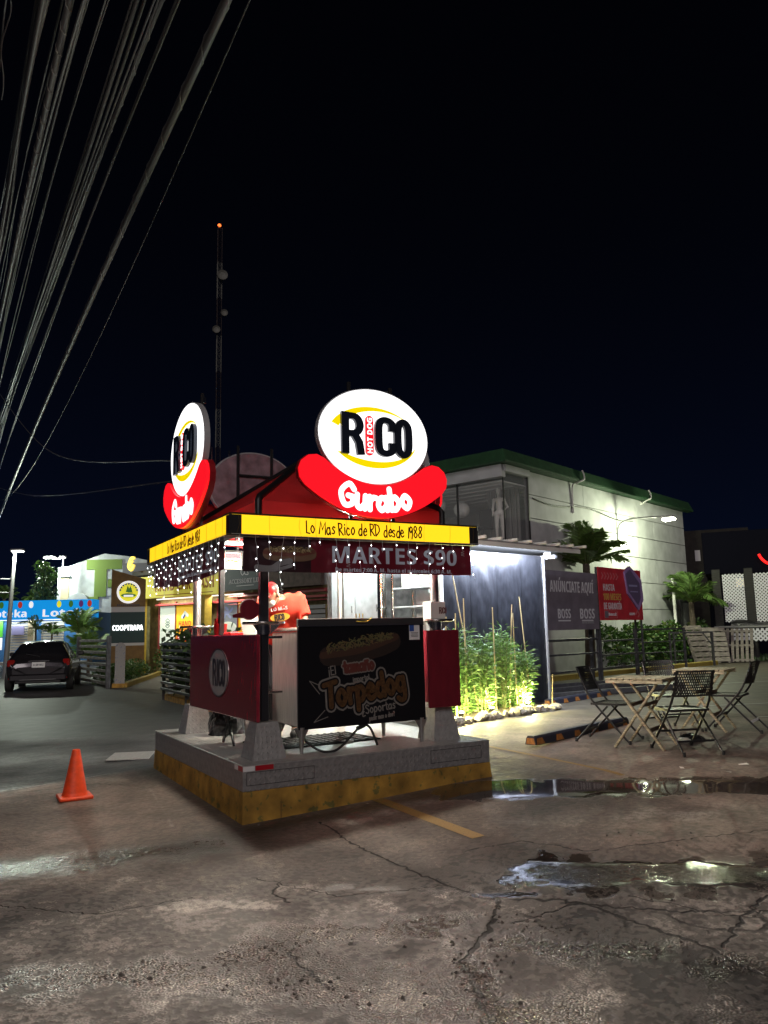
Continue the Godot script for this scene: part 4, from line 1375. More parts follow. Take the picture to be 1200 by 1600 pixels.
	var p := curve3([Vector3(0.09, 0.2, -0.2), Vector3(0.1, 0.1, -0.1), Vector3(0.2, 0.015, 0.02), Vector3(0.35, 0.02, 0.03), Vector3(0.55, 0.15, -0.02), Vector3(0.63, 0.2, -0.04), Vector3(0.72, 0.17, -0.05), Vector3(0.8, 0.008, -0.06)], 6)
	mb.tube(p, 0.011, 8)
	mb.tube([Vector3(0.58, 0.175, -0.03), Vector3(0.66, 0.195, -0.05)], 0.02, 8)
	mb.tube([Vector3(0.645, 0.195, -0.04), Vector3(0.6, 0.225, -0.04)], 0.007, 6)
	obj("power_lead", mb, M.rubber, t)

func make_stall_clutter() -> void:
	var mb := Mb.new()
	for i in 15: mb.box(Vector3(-0.56 + 0.08 * i, 0.008, 0), Vector3(0.02, 0.012, 0.7))
	for i in 10: mb.box(Vector3(0, 0.006, -0.33 + 0.073 * i), Vector3(1.16, 0.01, 0.018))
	tag(obj("floor_mat", mb, M.rubber, self, kp(1.05, 0.4655, -1.0), KT + 0.05), "black open grid rubber mat on the stall deck", "floor mat")
	mb = Mb.new()
	mb.box(Vector3(0, 0.011, 0), Vector3(0.1, 0.022, 0.07), 0.003)
	tag(obj("foam_tile", mb, M.white_paint, self, kp(1.28, 0.4655, -0.68), KT + 0.3), "small white foam block lying beside the black mat", "foam block")
	# napkin box on the right shelf
	var t := thing("napkin_box", "white square napkin box on the round shelf right of the fridge", "box", kp(2.1, 1.612, -0.32), KT + 0.15)
	mb = Mb.new()
	mb.box(Vector3(-0.03, 0.085, 0.0), Vector3(0.19, 0.17, 0.13), 0.008)
	obj("box_body", mb, M.white_card, t)
	mb = Mb.new()
	mb.x.origin = Vector3(0.02, 0.085, 0.0655)
	rico(mb, 0, 0, 0.13, 0.0, 0.0012)
	obj("print", mb, M.print_red, t)
	# red holder and lid on the left counter
	t = thing("cup_holder", "bright red plastic cup holder on the left counter", "holder", kp(0.32, 1.4876, -1.62), KT)
	mb = Mb.new()
	mb.lathe([Vector2(0.0, 0), Vector2(0.06, 0), Vector2(0.07, 0.13), Vector2(0.062, 0.13), Vector2(0.055, 0.01), Vector2(0, 0.01)], 20)
	mb.box(Vector3(0.0, 0.1, -0.03), Vector3(0.1, 0.17, 0.02), 0.008)
	obj("holder_body", mb, M.red_plastic, t)
	t = thing("squeeze_tray", "low red plastic tray beside the red cup holder", "tray", kp(0.37, 1.4876, -1.35), KT)
	mb = Mb.new()
	mb.box(Vector3(0, 0.022, 0), Vector3(0.15, 0.044, 0.2), 0.012)
	obj("tray_body", mb, M.red_plastic, t)
	t = thing("paper_sheet", "white paper sheet folded open on the left counter", "paper", kp(0.38, 1.4876, -0.85), KT + 0.4)
	mb = Mb.new()
	mb.quad(Vector3(-0.13, 0, 0.03), Vector3(0.0, 0, 0.05), Vector3(0.0, 0.2, -0.02), Vector3(-0.12, 0.19, -0.04))
	mb.quad(Vector3(0.0, 0, 0.05), Vector3(0.12, 0, 0.0), Vector3(0.13, 0.2, -0.06), Vector3(0.0, 0.2, -0.02))
	mb.quad(Vector3(0.0, 0, 0.048), Vector3(-0.13, 0, 0.028), Vector3(-0.12, 0.19, -0.042), Vector3(0.0, 0.2, -0.022))
	mb.quad(Vector3(0.12, 0, -0.002), Vector3(0.0, 0, 0.048), Vector3(0.0, 0.2, -0.022), Vector3(0.13, 0.2, -0.062))
	obj("sheet", mb, M.white_card, t)
	# yellow cable clips on the fridge edge
	mb = Mb.new()
	var base := Vector3.ZERO
	for x: float in [0.0, 0.035, 0.07]: mb.box(base + Vector3(x, 0.02, 0), Vector3(0.007, 0.04, 0.007))
	mb.tube(curve3([Vector3(0, -0.03, 0.01), Vector3(0.05, -0.035, 0.015), Vector3(0.11, -0.03, 0.015), Vector3(0.16, 0.005, 0.01)], 5), 0.004, 6)
	tag(obj("yellow_strap", mb, M.yellow_plastic, self, kp(1.17, 1.633, -0.25), KT), "thin yellow cable with upright tabs on the fridge's top edge", "strap")
	# black folding stool and rubbish bag behind the left counter
	t = thing("folding_stool", "black folding stool whose crossed legs show below the red counter", "stool", kp(0.45, 0.4655, -1.3), KT)
	for s: float in [-1.0, 1.0]:
		for e: float in [-1.0, 1.0]:
			mb = Mb.new()
			mb.bar(Vector3(0.14 * e, 0, 0.17 * s), Vector3(0.14 * e, 0.45, -0.17 * s), 0.018, 0.03, 0.003)
			obj("leg", mb, M.black_paint, t)
	mb = Mb.new()
	mb.box(Vector3(0, 0.465, 0), Vector3(0.32, 0.03, 0.36), 0.01)
	obj("seat", mb, M.black_paint, t)
	mb = Mb.new()
	for i in 7:
		for k in 10:
			var q: Array[Vector3] = []
			for o: Vector2 in [Vector2(0, 0), Vector2(0, 1), Vector2(1, 1), Vector2(1, 0)]:
				var th := PI * 0.5 * (i + o.x) / 7
				var g := TAU * (k + o.y) / 10
				var rr := 0.2 * cos(th) * (1.0 + 0.12 * sin(g * 5.0 + i + o.x))
				q.append(Vector3(cos(g) * rr, 0.34 * sin(th) + 0.012 * sin(g * 3), -sin(g) * rr * 0.8))
			mb.quad(q[0], q[1], q[2], q[3])
	tag(obj("rubbish_bag", mb, M.bag_black, self, kp(0.55, 0.47, -2.1), KT), "full black rubbish bag on the deck under the left counter", "rubbish bag")
	t = thing("white_bucket", "white plastic bucket on the deck behind the folding stool", "bucket", kp(0.75, 0.4655, -1.75), KT)
	mb = Mb.new()
	mb.lathe([Vector2(0, 0), Vector2(0.11, 0), Vector2(0.14, 0.28), Vector2(0.147, 0.28), Vector2(0.147, 0.3), Vector2(0.13, 0.3), Vector2(0.105, 0.02), Vector2(0, 0.02)], 22)
	obj("pail", mb, M.white_paint, t)
	mb = Mb.new()
	var hoop := []
	for i in 13: hoop.append(Vector3(0.147 * cos(PI * i / 12), 0.27 - 0.1 * sin(PI * i / 12), 0.15 * sin(PI * i / 12)))
	mb.tube(hoop, 0.004, 6)
	obj("handle", mb, M.steel, t)
	# small lit menu box hanging inside
	t = thing("lit_menu_box", "small lit menu box hanging under the stall ceiling", "menu box", kp(0.575, 2.21, -2.0), KT)
	mb = Mb.new()
	mb.box(Vector3(0, 0.09, -0.02), Vector3(0.19, 0.18, 0.04), 0.004)
	obj("box_body", mb, M.white_paint, t)
	mb = Mb.new()
	mb.box(Vector3(0, 0.09, 0.002), Vector3(0.18, 0.17, 0.004))
	var fc := obj("lit_screen", mb, M.menu_glow, t)
	mb = Mb.new()
	mb.box(Vector3(0, 0.145, 0.005), Vector3(0.18, 0.055, 0.002))
	obj("red_print", mb, M.sign_red, fc)
	mb = Mb.new()
	mb.ribbon(curve(PackedVector2Array([Vector2(-0.08, 0.08), Vector2(-0.03, 0.1), Vector2(0.03, 0.085), Vector2(0.08, 0.1)]), 4), 0.022, 0.0042, 0.006, false, false)
	obj("yellow_print", mb, M.sign_yellow, fc)
	# thin black hanging post inside the left side
	mb = Mb.new()
	mb.box(Vector3(0, 0.44, 0), Vector3(0.05, 0.9, 0.05), 0.004)
	tag(obj("black_upright", mb, M.black_paint, self, kp(0.31, 1.487, -1.56), KT), "slim black upright rising from the left counter to the ceiling", "upright")

# ---------------------------------------------------------------- person
# one skin over tapered bones: [a, b, ra, rb]; surface nets over the smooth union
func skin(mb: Mb, bones: Array, cell: float, blend: float, keep = null) -> void:
	var lo := Vector3(1e9, 1e9, 1e9)
	var hi := -lo
	for b: Array in bones:
		var r: float = maxf(b[2], b[3]) + cell * 2.0 + blend
		lo = lo.min((b[0] as Vector3) - Vector3(r, r, r)).min((b[1] as Vector3) - Vector3(r, r, r))
		hi = hi.max((b[0] as Vector3) + Vector3(r, r, r)).max((b[1] as Vector3) + Vector3(r, r, r))
	var nx := int((hi.x - lo.x) / cell) + 2
	var ny := int((hi.y - lo.y) / cell) + 2
	var nz := int((hi.z - lo.z) / cell) + 2
	var f := PackedFloat32Array()
	f.resize(nx * ny * nz)
	f.fill(1.0)
	# the union is taken bone by bone, only near each bone
	for b: Array in bones:
		var pa: Vector3 = b[0]
		var pb: Vector3 = b[1]
		var ra: float = b[2]
		var rb: float = b[3]
		var m := maxf(ra, rb) + blend + cell * 2.0
		var l := ((pa.min(pb) - Vector3(m, m, m)) - lo) / cell
		var h := ((pa.max(pb) + Vector3(m, m, m)) - lo) / cell
		var ab := pb - pa
		var l2 := maxf(ab.length_squared(), 1e-8)
		for k in range(maxi(0, int(l.z)), mini(nz, int(h.z) + 1)):
			for j in range(maxi(0, int(l.y)), mini(ny, int(h.y) + 1)):
				for i in range(maxi(0, int(l.x)), mini(nx, int(h.x) + 1)):
					var q := lo + Vector3(i, j, k) * cell
					var t := clampf((q - pa).dot(ab) / l2, 0.0, 1.0)
					var d := q.distance_to(pa + ab * t) - lerpf(ra, rb, t)
					var at := i + nx * (j + ny * k)
					var o := f[at]
					var g := maxf(blend - absf(o - d), 0.0) / blend
					f[at] = minf(o, d) - g * g * blend * 0.25
	if keep != null:
		for k in nz:
			for j in ny:
				for i in nx:
					var at := i + nx * (j + ny * k)
					if f[at] < 0.06: f[at] = maxf(f[at], (keep as Callable).call(lo + Vector3(i, j, k) * cell))
	var grad := func(i: int, j: int, k: int) -> Vector3:
		var at := i + nx * (j + ny * k)
		return Vector3(f[at + 1] - f[at], f[at + nx] - f[at], f[at + nx * ny] - f[at])
	var idx := {}
	var pos: Array[Vector3] = []
	var nor: Array[Vector3] = []
	var near := [0, 1, nx, nx + 1, nx * ny, nx * ny + 1, nx * ny + nx, nx * ny + nx + 1]
	for k in nz - 1:
		for j in ny - 1:
			for i in nx - 1:
				var at := i + nx * (j + ny * k)
				var s := 0
				for c in 8:
					if f[at + near[c]] < 0.0: s += 1
				if s == 0 or s == 8: continue
				var sum := Vector3.ZERO
				var cnt := 0
				for e: Array in [[0, 1], [2, 3], [4, 5], [6, 7], [0, 2], [1, 3], [4, 6], [5, 7], [0, 4], [1, 5], [2, 6], [3, 7]]:
					var u := f[at + near[e[0]]]
					var w := f[at + near[e[1]]]
					if (u < 0.0) != (w < 0.0):
						var t := u / (u - w)
						var p0 := Vector3(e[0] & 1, (e[0] >> 1) & 1, (e[0] >> 2) & 1)
						var p1 := Vector3(e[1] & 1, (e[1] >> 1) & 1, (e[1] >> 2) & 1)
						sum += p0.lerp(p1, t)
						cnt += 1
				idx[at] = pos.size()
				pos.append(lo + (Vector3(i, j, k) + sum / cnt) * cell)
				nor.append((grad.call(i, j, k) as Vector3).normalized())
	for key: int in idx.keys():
		var i := key % nx
		var j := (key / nx) % ny
		var k := key / (nx * ny)
		for ax in 3:
			var step: int = [1, nx, nx * ny][ax]
			var du: int = [nx, nx * ny, 1][ax]
			var dv: int = [nx * ny, 1, nx][ax]
			if key + step >= f.size(): continue
			if (f[key] < 0.0) == (f[key + step] < 0.0): continue
			if not (idx.has(key - du) and idx.has(key - dv) and idx.has(key - du - dv)): continue
			var a: int = idx[key]
			var b: int = idx[key - du]
			var c: int = idx[key - du - dv]
			var d: int = idx[key - dv]
			if f[key] < 0.0: mb.sq(pos[a], pos[b], pos[c], pos[d], nor[a], nor[b], nor[c], nor[d])
			else: mb.sq(pos[a], pos[d], pos[c], pos[b], nor[a], nor[d], nor[c], nor[b])

func make_person() -> void:
	# local axes: x to the person's left, y up, z where the person faces; bent forward over the counter
	var t := thing("person", "person in an orange-red printed shirt and red cap bending over the counter", "person", kp(0.92, 0.4655, -1.42), KT - 0.55)
	var hip := Vector3(0, 0.93, -0.1)
	var waist := Vector3(0, 1.08, -0.05)
	var chest := Vector3(0.0, 1.27, 0.03)
	var neck := Vector3(-0.07, 1.4, 0.12)
	var head := Vector3(-0.09, 1.43, 0.22)
	var sh_l := Vector3(0.165, 1.375, 0.03)
	var sh_r := Vector3(-0.165, 1.34, 0.1)
	var el_l := Vector3(0.25, 1.12, 0.1)
	var el_r := Vector3(-0.27, 1.1, 0.2)
	var wr_l := Vector3(0.2, 1.0, 0.33)
	var wr_r := Vector3(-0.2, 1.03, 0.42)
	var body := Mb.new()
	skin(body, [[hip + Vector3(-0.07, 0, 0), hip + Vector3(0.07, 0, 0), 0.125, 0.125], [hip, waist, 0.13, 0.125], [waist, chest, 0.12, 0.13], [chest + Vector3(-0.08, 0.02, 0), chest + Vector3(0.08, 0.02, 0), 0.12, 0.12], [chest, neck, 0.1, 0.062], [neck, head, 0.058, 0.055], [sh_l, sh_r, 0.07, 0.07],
		[sh_l, el_l, 0.056, 0.043], [el_l, wr_l, 0.042, 0.028], [sh_r, el_r, 0.056, 0.043], [el_r, wr_r, 0.042, 0.028],
		[hip + Vector3(0.09, -0.02, 0), Vector3(0.11, 0.5, -0.02), 0.095, 0.062], [Vector3(0.11, 0.5, -0.02), Vector3(0.12, 0.09, -0.08), 0.06, 0.04], [hip + Vector3(-0.09, -0.02, 0), Vector3(-0.11, 0.5, 0.0), 0.095, 0.062], [Vector3(-0.11, 0.5, 0.0), Vector3(-0.12, 0.09, -0.05), 0.06, 0.04],
		[Vector3(0.12, 0.05, -0.1), Vector3(0.13, 0.045, 0.08), 0.045, 0.038], [Vector3(-0.12, 0.05, -0.07), Vector3(-0.13, 0.045, 0.11), 0.045, 0.038]], 0.016, 0.05)
	# head bowed forward: skull, jaw, nose, ears
	var fw := Vector3(-0.3, -0.55, 0.75).normalized()
	var upd := (Vector3(-0.25, 0.86, 0.5) - fw * fw.dot(Vector3(-0.25, 0.86, 0.5))).normalized()
	var rt := upd.cross(fw).normalized()
	var hb := [[head - fw * 0.02 + upd * 0.03, head + fw * 0.025 + upd * 0.03, 0.088, 0.083], [head + fw * 0.035 - upd * 0.06, head + fw * 0.05 - upd * 0.02, 0.052, 0.06], [head + fw * 0.1 + upd * 0.0, head + fw * 0.115 - upd * 0.03, 0.012, 0.016], [head + rt * 0.085, head + rt * 0.088 - upd * 0.03, 0.016, 0.012], [head - rt * 0.085, head - rt * 0.088 - upd * 0.03, 0.016, 0.012], [neck, head - upd * 0.03, 0.055, 0.06]]
	for s: float in [-1.0, 1.0]: hb.append([head + fw * 0.082 + rt * 0.03 * s + upd * 0.012, head + fw * 0.083 + rt * 0.036 * s + upd * 0.012, 0.014, 0.012])
	hb.append([head + fw * 0.095 - upd * 0.062 + rt * 0.016, head + fw * 0.095 - upd * 0.062 - rt * 0.016, 0.01, 0.01])
	skin(body, hb, 0.007, 0.02)
	# hands: palm, four fingers, thumb, closing on the work before them
	for s: float in [-1.0, 1.0]:
		var w := wr_l if s > 0 else wr_r
		var e := el_l if s > 0 else el_r
		var d := (w - e).normalized()
		var side := d.cross(Vector3.UP).normalized() * -s
		var dn := side.cross(d).normalized()
		if dn.y > 0: dn = -dn
		var hand_bones := [[w - d * 0.02, w + d * 0.03, 0.026, 0.026], [w + d * 0.03 + side * 0.022, w + d * 0.085 + side * 0.028, 0.014, 0.013], [w + d * 0.03 - side * 0.022, w + d * 0.08 - side * 0.028, 0.014, 0.013], [w + d * 0.03, w + d * 0.085, 0.015, 0.014]]
		for i in 4:
			var b := w + d * 0.088 + side * (0.03 - 0.02 * i)
			var l: float = [0.036, 0.042, 0.039, 0.03][i]
			var m := b + (d + dn * 0.5).normalized() * l
			hand_bones.append([b, m, 0.0095, 0.009])
			hand_bones.append([m, m + (d * 0.4 + dn).normalized() * l * 0.8, 0.009, 0.0075])
		var th := w + d * 0.035 + side * 0.03
		var tm := th + (d * 0.7 + side * 0.7 + dn * 0.2).normalized() * 0.04
		hand_bones.append([th, tm, 0.012, 0.0105])
		hand_bones.append([tm, tm + (d + dn * 0.4).normalized() * 0.03, 0.01, 0.0085])
		skin(body, hand_bones, 0.0045, 0.008)
	obj("body", body, M.skin, t)
	var mb := Mb.new()
	skin(mb, [[waist + Vector3(-0.05, -0.1, -0.03), waist + Vector3(0.05, -0.1, -0.03), 0.145, 0.145], [waist, chest, 0.145, 0.148], [chest + Vector3(-0.08, 0.02, 0), chest + Vector3(0.08, 0.02, 0), 0.135, 0.135], [sh_l, sh_r, 0.08, 0.08], [chest, neck - Vector3(0, 0.05, 0.02), 0.12, 0.075],
		[sh_l, sh_l.lerp(el_l, 0.72), 0.08, 0.078], [sh_r, sh_r.lerp(el_r, 0.72), 0.08, 0.078]], 0.016, 0.04,
		func(q: Vector3) -> float: return maxf(0.93 - q.y, maxf((q - sh_l.lerp(el_l, 0.68)).dot((el_l - sh_l).normalized()) if q.x > 0.2 else -1.0, (q - sh_r.lerp(el_r, 0.68)).dot((el_r - sh_r).normalized()) if q.x < -0.2 else -1.0)))
	# soft folds
	for i in mb.v.size():
		var q := mb.v[i]
		mb.v[i] += mb.n[i] * (0.008 * sin(q.y * 38.0 + q.x * 44.0) * sin(q.x * 15.0 + q.z * 9.0) + 0.004 * sin(q.y * 90.0 - q.x * 60.0))
	var shirt := obj("shirt", mb, M.shirt, t)
	var chest_face := Node3D.new()
	put_in(shirt, chest_face, "chest_print")
	chest_face.position = chest + Vector3(0.0, -0.035, 0.156)
	chest_face.rotation = Vector3(-0.1, 0.0, 0.12)
	text(chest_face, "LO MÁS", 0.035, M.white_paint, Vector3(0.0, 0.055, 0.0), {"width": 0.17, "depth": 0.004})
	mb = Mb.new()
	mb.prism(oval(0, -0.03, 0.1, 0.042, 24), -0.012, 0.002)
	obj("yellow_oval", mb, M.yellow_plastic, chest_face)
	mb = Mb.new()
	rico(mb, -0.01, -0.03, 0.135, 0.0022, 0.004)
	obj("dark_print", mb, M.letter_dark, chest_face)
	var sl := Node3D.new()
	put_in(shirt, sl, "sleeve_print")
	sl.position = sh_r.lerp(el_r, 0.5) + Vector3(-0.055, 0.02, 0.062)
	sl.rotation.y = -0.7
	mb = Mb.new()
	mb.prism(oval(0, 0, 0.045, 0.026, 20), -0.012, 0.003)
	obj("yellow_oval", mb, M.yellow_plastic, sl)
	mb = Mb.new()
	rico(mb, -0.004, 0, 0.07, 0.0032, 0.005)
	obj("dark_print", mb, M.letter_dark, sl)
	mb = Mb.new()
	skin(mb, [[hip + Vector3(-0.08, 0, 0), hip + Vector3(0.08, 0, 0), 0.137, 0.137], [hip + Vector3(0.09, -0.02, 0), Vector3(0.11, 0.5, -0.02), 0.108, 0.078], [Vector3(0.11, 0.5, -0.02), Vector3(0.12, 0.12, -0.08), 0.076, 0.062], [hip + Vector3(-0.09, -0.02, 0), Vector3(-0.11, 0.5, 0.0), 0.108, 0.078], [Vector3(-0.11, 0.5, 0.0), Vector3(-0.12, 0.12, -0.05), 0.076, 0.062]], 0.02, 0.04, func(q: Vector3) -> float: return maxf(0.1 - q.y, q.y - 1.0))
	obj("trousers", mb, M.trousers, t)
	mb = Mb.new()
	for s: float in [-1.0, 1.0]:
		skin(mb, [[Vector3(0.12 * s, 0.045, -0.1), Vector3(0.13 * s, 0.042, 0.11), 0.05, 0.045]], 0.012, 0.02, func(q: Vector3) -> float: return -q.y)
	obj("shoes", mb, M.rubber, t)
	# cap with brim
	mb = Mb.new()
	mb.x = Transform3D(Basis(rt, upd, fw), head + upd * 0.045 - fw * 0.005)
	for i in 6:
		for k in 16:
			var q: Array[Vector3] = []
			for o: Vector2 in [Vector2(0, 0), Vector2(0, 1), Vector2(1, 1), Vector2(1, 0)]:
				var a := PI * 0.5 * (i + o.x) / 6
				var g := TAU * (k + o.y) / 16
				q.append(Vector3(cos(g) * cos(a) * 0.097, sin(a) * 0.085, -sin(g) * cos(a) * 0.105))
			mb.sq(q[0], q[1], q[2], q[3], q[0].normalized(), q[1].normalized(), q[2].normalized(), q[3].normalized())
	var brim := PackedVector2Array()
	for i in 13: brim.append(Vector2(cos(PI * i / 12) * 0.085, 0.06 + sin(PI * i / 12) * 0.105))
	var keepx := mb.x
	mb.x = mb.x * Transform3D(Basis(Vector3.RIGHT, PI / 2 + 0.15), Vector3(0, 0.012, 0))
	mb.prism(brim, -0.004, 0.004)
	mb.x = keepx
	var cap := obj("cap", mb, M.red_plastic, t)
	var cp := Node3D.new()
	put_in(cap, cp, "cap_print")
	cp.transform = Transform3D(Basis(rt, upd, fw), head + upd * 0.085 + fw * 0.088)
	cp.rotate_object_local(Vector3.RIGHT, -0.35)
	text(cp, "RICO", 0.022, M.white_paint, Vector3.ZERO, {"depth": 0.006})
	# white face mask
	mb = Mb.new()
	skin(mb, [[head + fw * 0.075 - upd * 0.05 + rt * 0.03, head + fw * 0.075 - upd * 0.05 - rt * 0.03, 0.04, 0.04], [head + fw * 0.1 - upd * 0.03, head + fw * 0.1 - upd * 0.06, 0.03, 0.03]], 0.008, 0.02)
	obj("face_mask", mb, M.white_card, t)

# ---------------------------------------------------------------- plants
func leaf(mb: Mb, p: Vector3, d: Vector3, side: Vector3, l: float, w: float, droop := 0.0) -> void:
	var m := p + d * l * 0.5 - Vector3(0, droop * l * 0.3, 0)
	var e := p + d * l - Vector3(0, droop * l, 0)
	mb.tri(p, m + side * w, m - side * w)
	mb.tri(m - side * w, m + side * w, e)

func rand_dir() -> Vector3:
	var z := rng.randf_range(-1, 1)
	var a := rng.randf() * TAU
	var r := sqrt(1 - z * z)
	return Vector3(r * cos(a), z, r * sin(a))

func frond(len: float, leaflets: int, width: float, droop: float, hang: float) -> Mb:
	var mb := Mb.new()
	var pts := []
	for i in 11:
		var u := i / 10.0
		pts.append(Vector3(0, len * (0.62 * u - droop * u * u), len * u * (1.0 - 0.22 * u)))
	mb.col = Color(0.1, 0.13, 0.035)
	var rad := []
	for i in 11: rad.append(lerpf(0.022, 0.005, i / 10.0) * len)
	mb.tube(pts, rad, 5)
	for i in leaflets:
		var u := lerpf(0.12, 1.0, float(i) / leaflets)
		var f := u * 9.999
		var k := int(f)
		var p: Vector3 = (pts[k] as Vector3).lerp(pts[k + 1], f - k)
		var tan: Vector3 = ((pts[k + 1] as Vector3) - (pts[k] as Vector3)).normalized()
		for s: float in [-1.0, 1.0]:
			var d := (Vector3(s, 0, 0) * 0.8 + tan * 0.75 + Vector3(0, rng.randf_range(-0.15, 0.2), 0)).normalized()
			var l := width * sin(PI * clampf(u * 0.85 + 0.1, 0, 1)) * rng.randf_range(0.8, 1.1)
			var g := rng.randf_range(0.6, 1.25)
			mb.col = Color(0.095 * g, 0.17 * g, 0.04 * g)
			leaf(mb, p, d, tan * 0.9 + Vector3.UP * 0.2, l, 0.022 * len, hang)
	return mb

func palm(called: String, label: String, at: Vector3, trunk: float, crown: int, len: float, r: float, droop := 0.62, group := "") -> Node3D:
	var t := thing(called, label, "palm tree", at, rng.randf() * 6.0, group)
	var mb := Mb.new()
	var pts := []
	var rad := []
	for i in 13:
		var u := i / 12.0
		pts.append(Vector3(0.06 * sin(u * 2.0), trunk * u, 0.03 * u))
		rad.append(r * (1.25 - 0.45 * u) * (1.0 + 0.08 * (i % 2)))
	mb.tube(pts, rad, 10)
	obj("trunk", mb, M.palm_bark, t)
	var kinds := [frond(len, 26, len * 0.34, droop, 0.35), frond(len * 0.9, 24, len * 0.32, droop * 0.6, 0.3), frond(len * 0.75, 22, len * 0.28, droop * 0.25, 0.2)]
	var meshes := []
	for k: Mb in kinds: meshes.append(k.mesh(true))
	for i in crown:
		var o := MeshInstance3D.new()
		o.mesh = meshes[i % 3]
		o.material_override = M.foliage
		put_in(t, o, "frond")
		o.position = Vector3(0.06 * sin(2.0), trunk - 0.02, 0.03)
		o.rotation = Vector3(rng.randf_range(-1.05, 0.15), i * 2.4 + rng.randf_range(-0.2, 0.2), rng.randf_range(-0.15, 0.15))
	return t

# ---------------------------------------------------------------- right-hand side
func make_kitchen() -> void:
	# frame: x along the dark cladding, to the right and away; z out towards the lot
	var turn := deg_to_rad(43.0)
	var t := thing("kitchen_cabin", "dark panelled kitchen cabin behind the plants, its pillowed cladding shiny at the top", "cabin", Vector3(0.85, 0.16, -12.5), turn)
	var mb := Mb.new()
	# cladding: four tall sheets, each slightly pillowed between its rivets
	var w := 2.74
	for s in 4:
		mb = Mb.new()
		var x0 := 0.06 + w / 4 * s
		var x1 := x0 + w / 4 - 0.012
		var n := 14
		var m := 34
		var hh := func(u: float, v: float) -> float:
			var b := 0.035 * sin(PI * u) + 0.016 * sin(PI * 2 * u + s * 1.3) * sin(PI * u)
			b += (0.026 * sin(v * 9.0 + s * 2.1) + 0.02 * sin(v * 17.0 + u * 9.0 + s * 1.7)) * sin(PI * u)
			return b * (0.35 + 0.65 * smoothstep(0.45, 0.95, v)) * sin(PI * clampf(v * 1.02, 0.0, 1.0))
		var g: Array = []
		for j in m + 1:
			var row: Array[Vector3] = []
			for i in n + 1:
				var u := float(i) / n
				var v := float(j) / m
				row.append(Vector3(lerpf(x0, x1, u), lerpf(0.05, 2.63, v), hh.call(u, v)))
			g.append(row)
		for j in m:
			for i in n:
				var nn: Array[Vector3] = []
				for o: Vector2i in [Vector2i(0, 0), Vector2i(1, 0), Vector2i(1, 1), Vector2i(0, 1)]:
					var u := float(i + o.x) / n
					var v := float(j + o.y) / m
					var e := 0.004
					nn.append(Vector3((hh.call(u - e, v) - hh.call(u + e, v)) / (2 * e * (x1 - x0)), (hh.call(u, v - e) - hh.call(u, v + e)) / (2 * e * 2.58), 1.0).normalized())
				mb.sq(g[j][i], g[j][i + 1], g[j + 1][i + 1], g[j + 1][i], nn[0], nn[1], nn[2], nn[3])
		obj("cladding_sheet", mb, M.cladding, t)
	mb = Mb.new()
	mb.box(Vector3(w / 2, 1.35, -0.04), Vector3(w, 2.6, 0.04))
	mb.box(Vector3(w - 0.03, 1.35, -0.9), Vector3(0.05, 2.6, 1.68))
	obj("wall_core", mb, M.dark_metal, t)
	mb = Mb.new()
	mb.box(Vector3(0.02, 1.35, 0.0), Vector3(0.07, 2.66, 0.07), 0.004)
	obj("corner_trim", mb, M.trim_pale, t)
	mb = Mb.new()
	mb.box(Vector3(w + 0.03, 1.33, 0.0), Vector3(0.05, 2.64, 0.06), 0.004)
	obj("corner_trim", mb, M.trim_grey, t)
	# flat roof with protruding battens and a strip lamp below its edge
	mb = Mb.new()
	mb.box(Vector3(w / 2 + 0.1, 2.73, -0.65), Vector3(w + 0.5, 0.04, 2.5), 0.004)
	var roof := obj("roof", mb, M.trim_grey, t)
	for i in 9:
		mb = Mb.new()
		mb.box(Vector3(-0.05 + i * 0.4, 2.78, 0.56), Vector3(0.04, 0.05, 0.28), 0.004)
		obj("batten", mb, M.trim_pale, roof)
	mb = Mb.new()
	mb.box(Vector3(w / 2, 2.7, 0.5), Vector3(w - 0.2, 0.02, 0.04))
	var lamp := obj("strip_lamp", mb, M.strip_glow, roof)
	area(lamp, Vector3(w / 2, 2.685, 0.5), w - 0.2, 0.04, 44.0, Color(0.88, 0.92, 1.0), Vector3(-PI / 2 + 0.75, 0, 0))
	mb = Mb.new()
	mb.box(Vector3(w / 2 + 0.1, 2.69, 0.605), Vector3(w + 0.5, 0.07, 0.02), 0.003)
	obj("fascia_lip", mb, M.trim_pale, roof)
	# serving side: white doors, a post and open shelving, at right angles to the cladding
	mb = Mb.new()
	mb.box(Vector3(1.4, 0.03, -1.7), Vector3(2.8, 0.06, 3.3))
	mb.box(Vector3(1.6, 1.35, -3.3), Vector3(2.4, 2.6, 0.05))
	obj("floor_and_back", mb, M.white_wall, t)
	for i in 2:
		mb = Mb.new()
		mb.box(Vector3(0.02, 1.36, -1.72 - 0.66 * i), Vector3(0.05, 2.56, 0.64), 0.008)
		var d := obj("white_door", mb, M.white_panel, t)
		mb = Mb.new()
		mb.box(Vector3(-0.012, 1.75, -1.47 - 0.66 * i), Vector3(0.015, 0.12, 0.03), 0.004)
		obj("hinge", mb, M.trim_grey, d)
	mb = Mb.new()
	mb.tube([Vector3(-0.05, 0.05, -1.3), Vector3(-0.05, 2.62, -1.3)], 0.075, 16)
	mb.lathe([Vector2(0.082, 1.72), Vector2(0.088, 1.74), Vector2(0.082, 1.76)], 16, Vector3(-0.05, 0, -1.3))
	obj("flue_pipe", mb, M.steel, t)
	mb = Mb.new()
	for z: float in [-0.12, -1.1]:
		for x: float in [0.02, 0.5]: mb.box(Vector3(x, 1.35, z), Vector3(0.035, 2.56, 0.035), 0.003)
	obj("shelf_frame", mb, M.steel, t)
	for y: float in [0.9, 1.32, 1.74, 2.05]:
		mb = Mb.new()
		mb.box(Vector3(0.26, y, -0.61), Vector3(0.5, 0.025, 1.0), 0.003)
		obj("shelf", mb, M.white_panel, t)
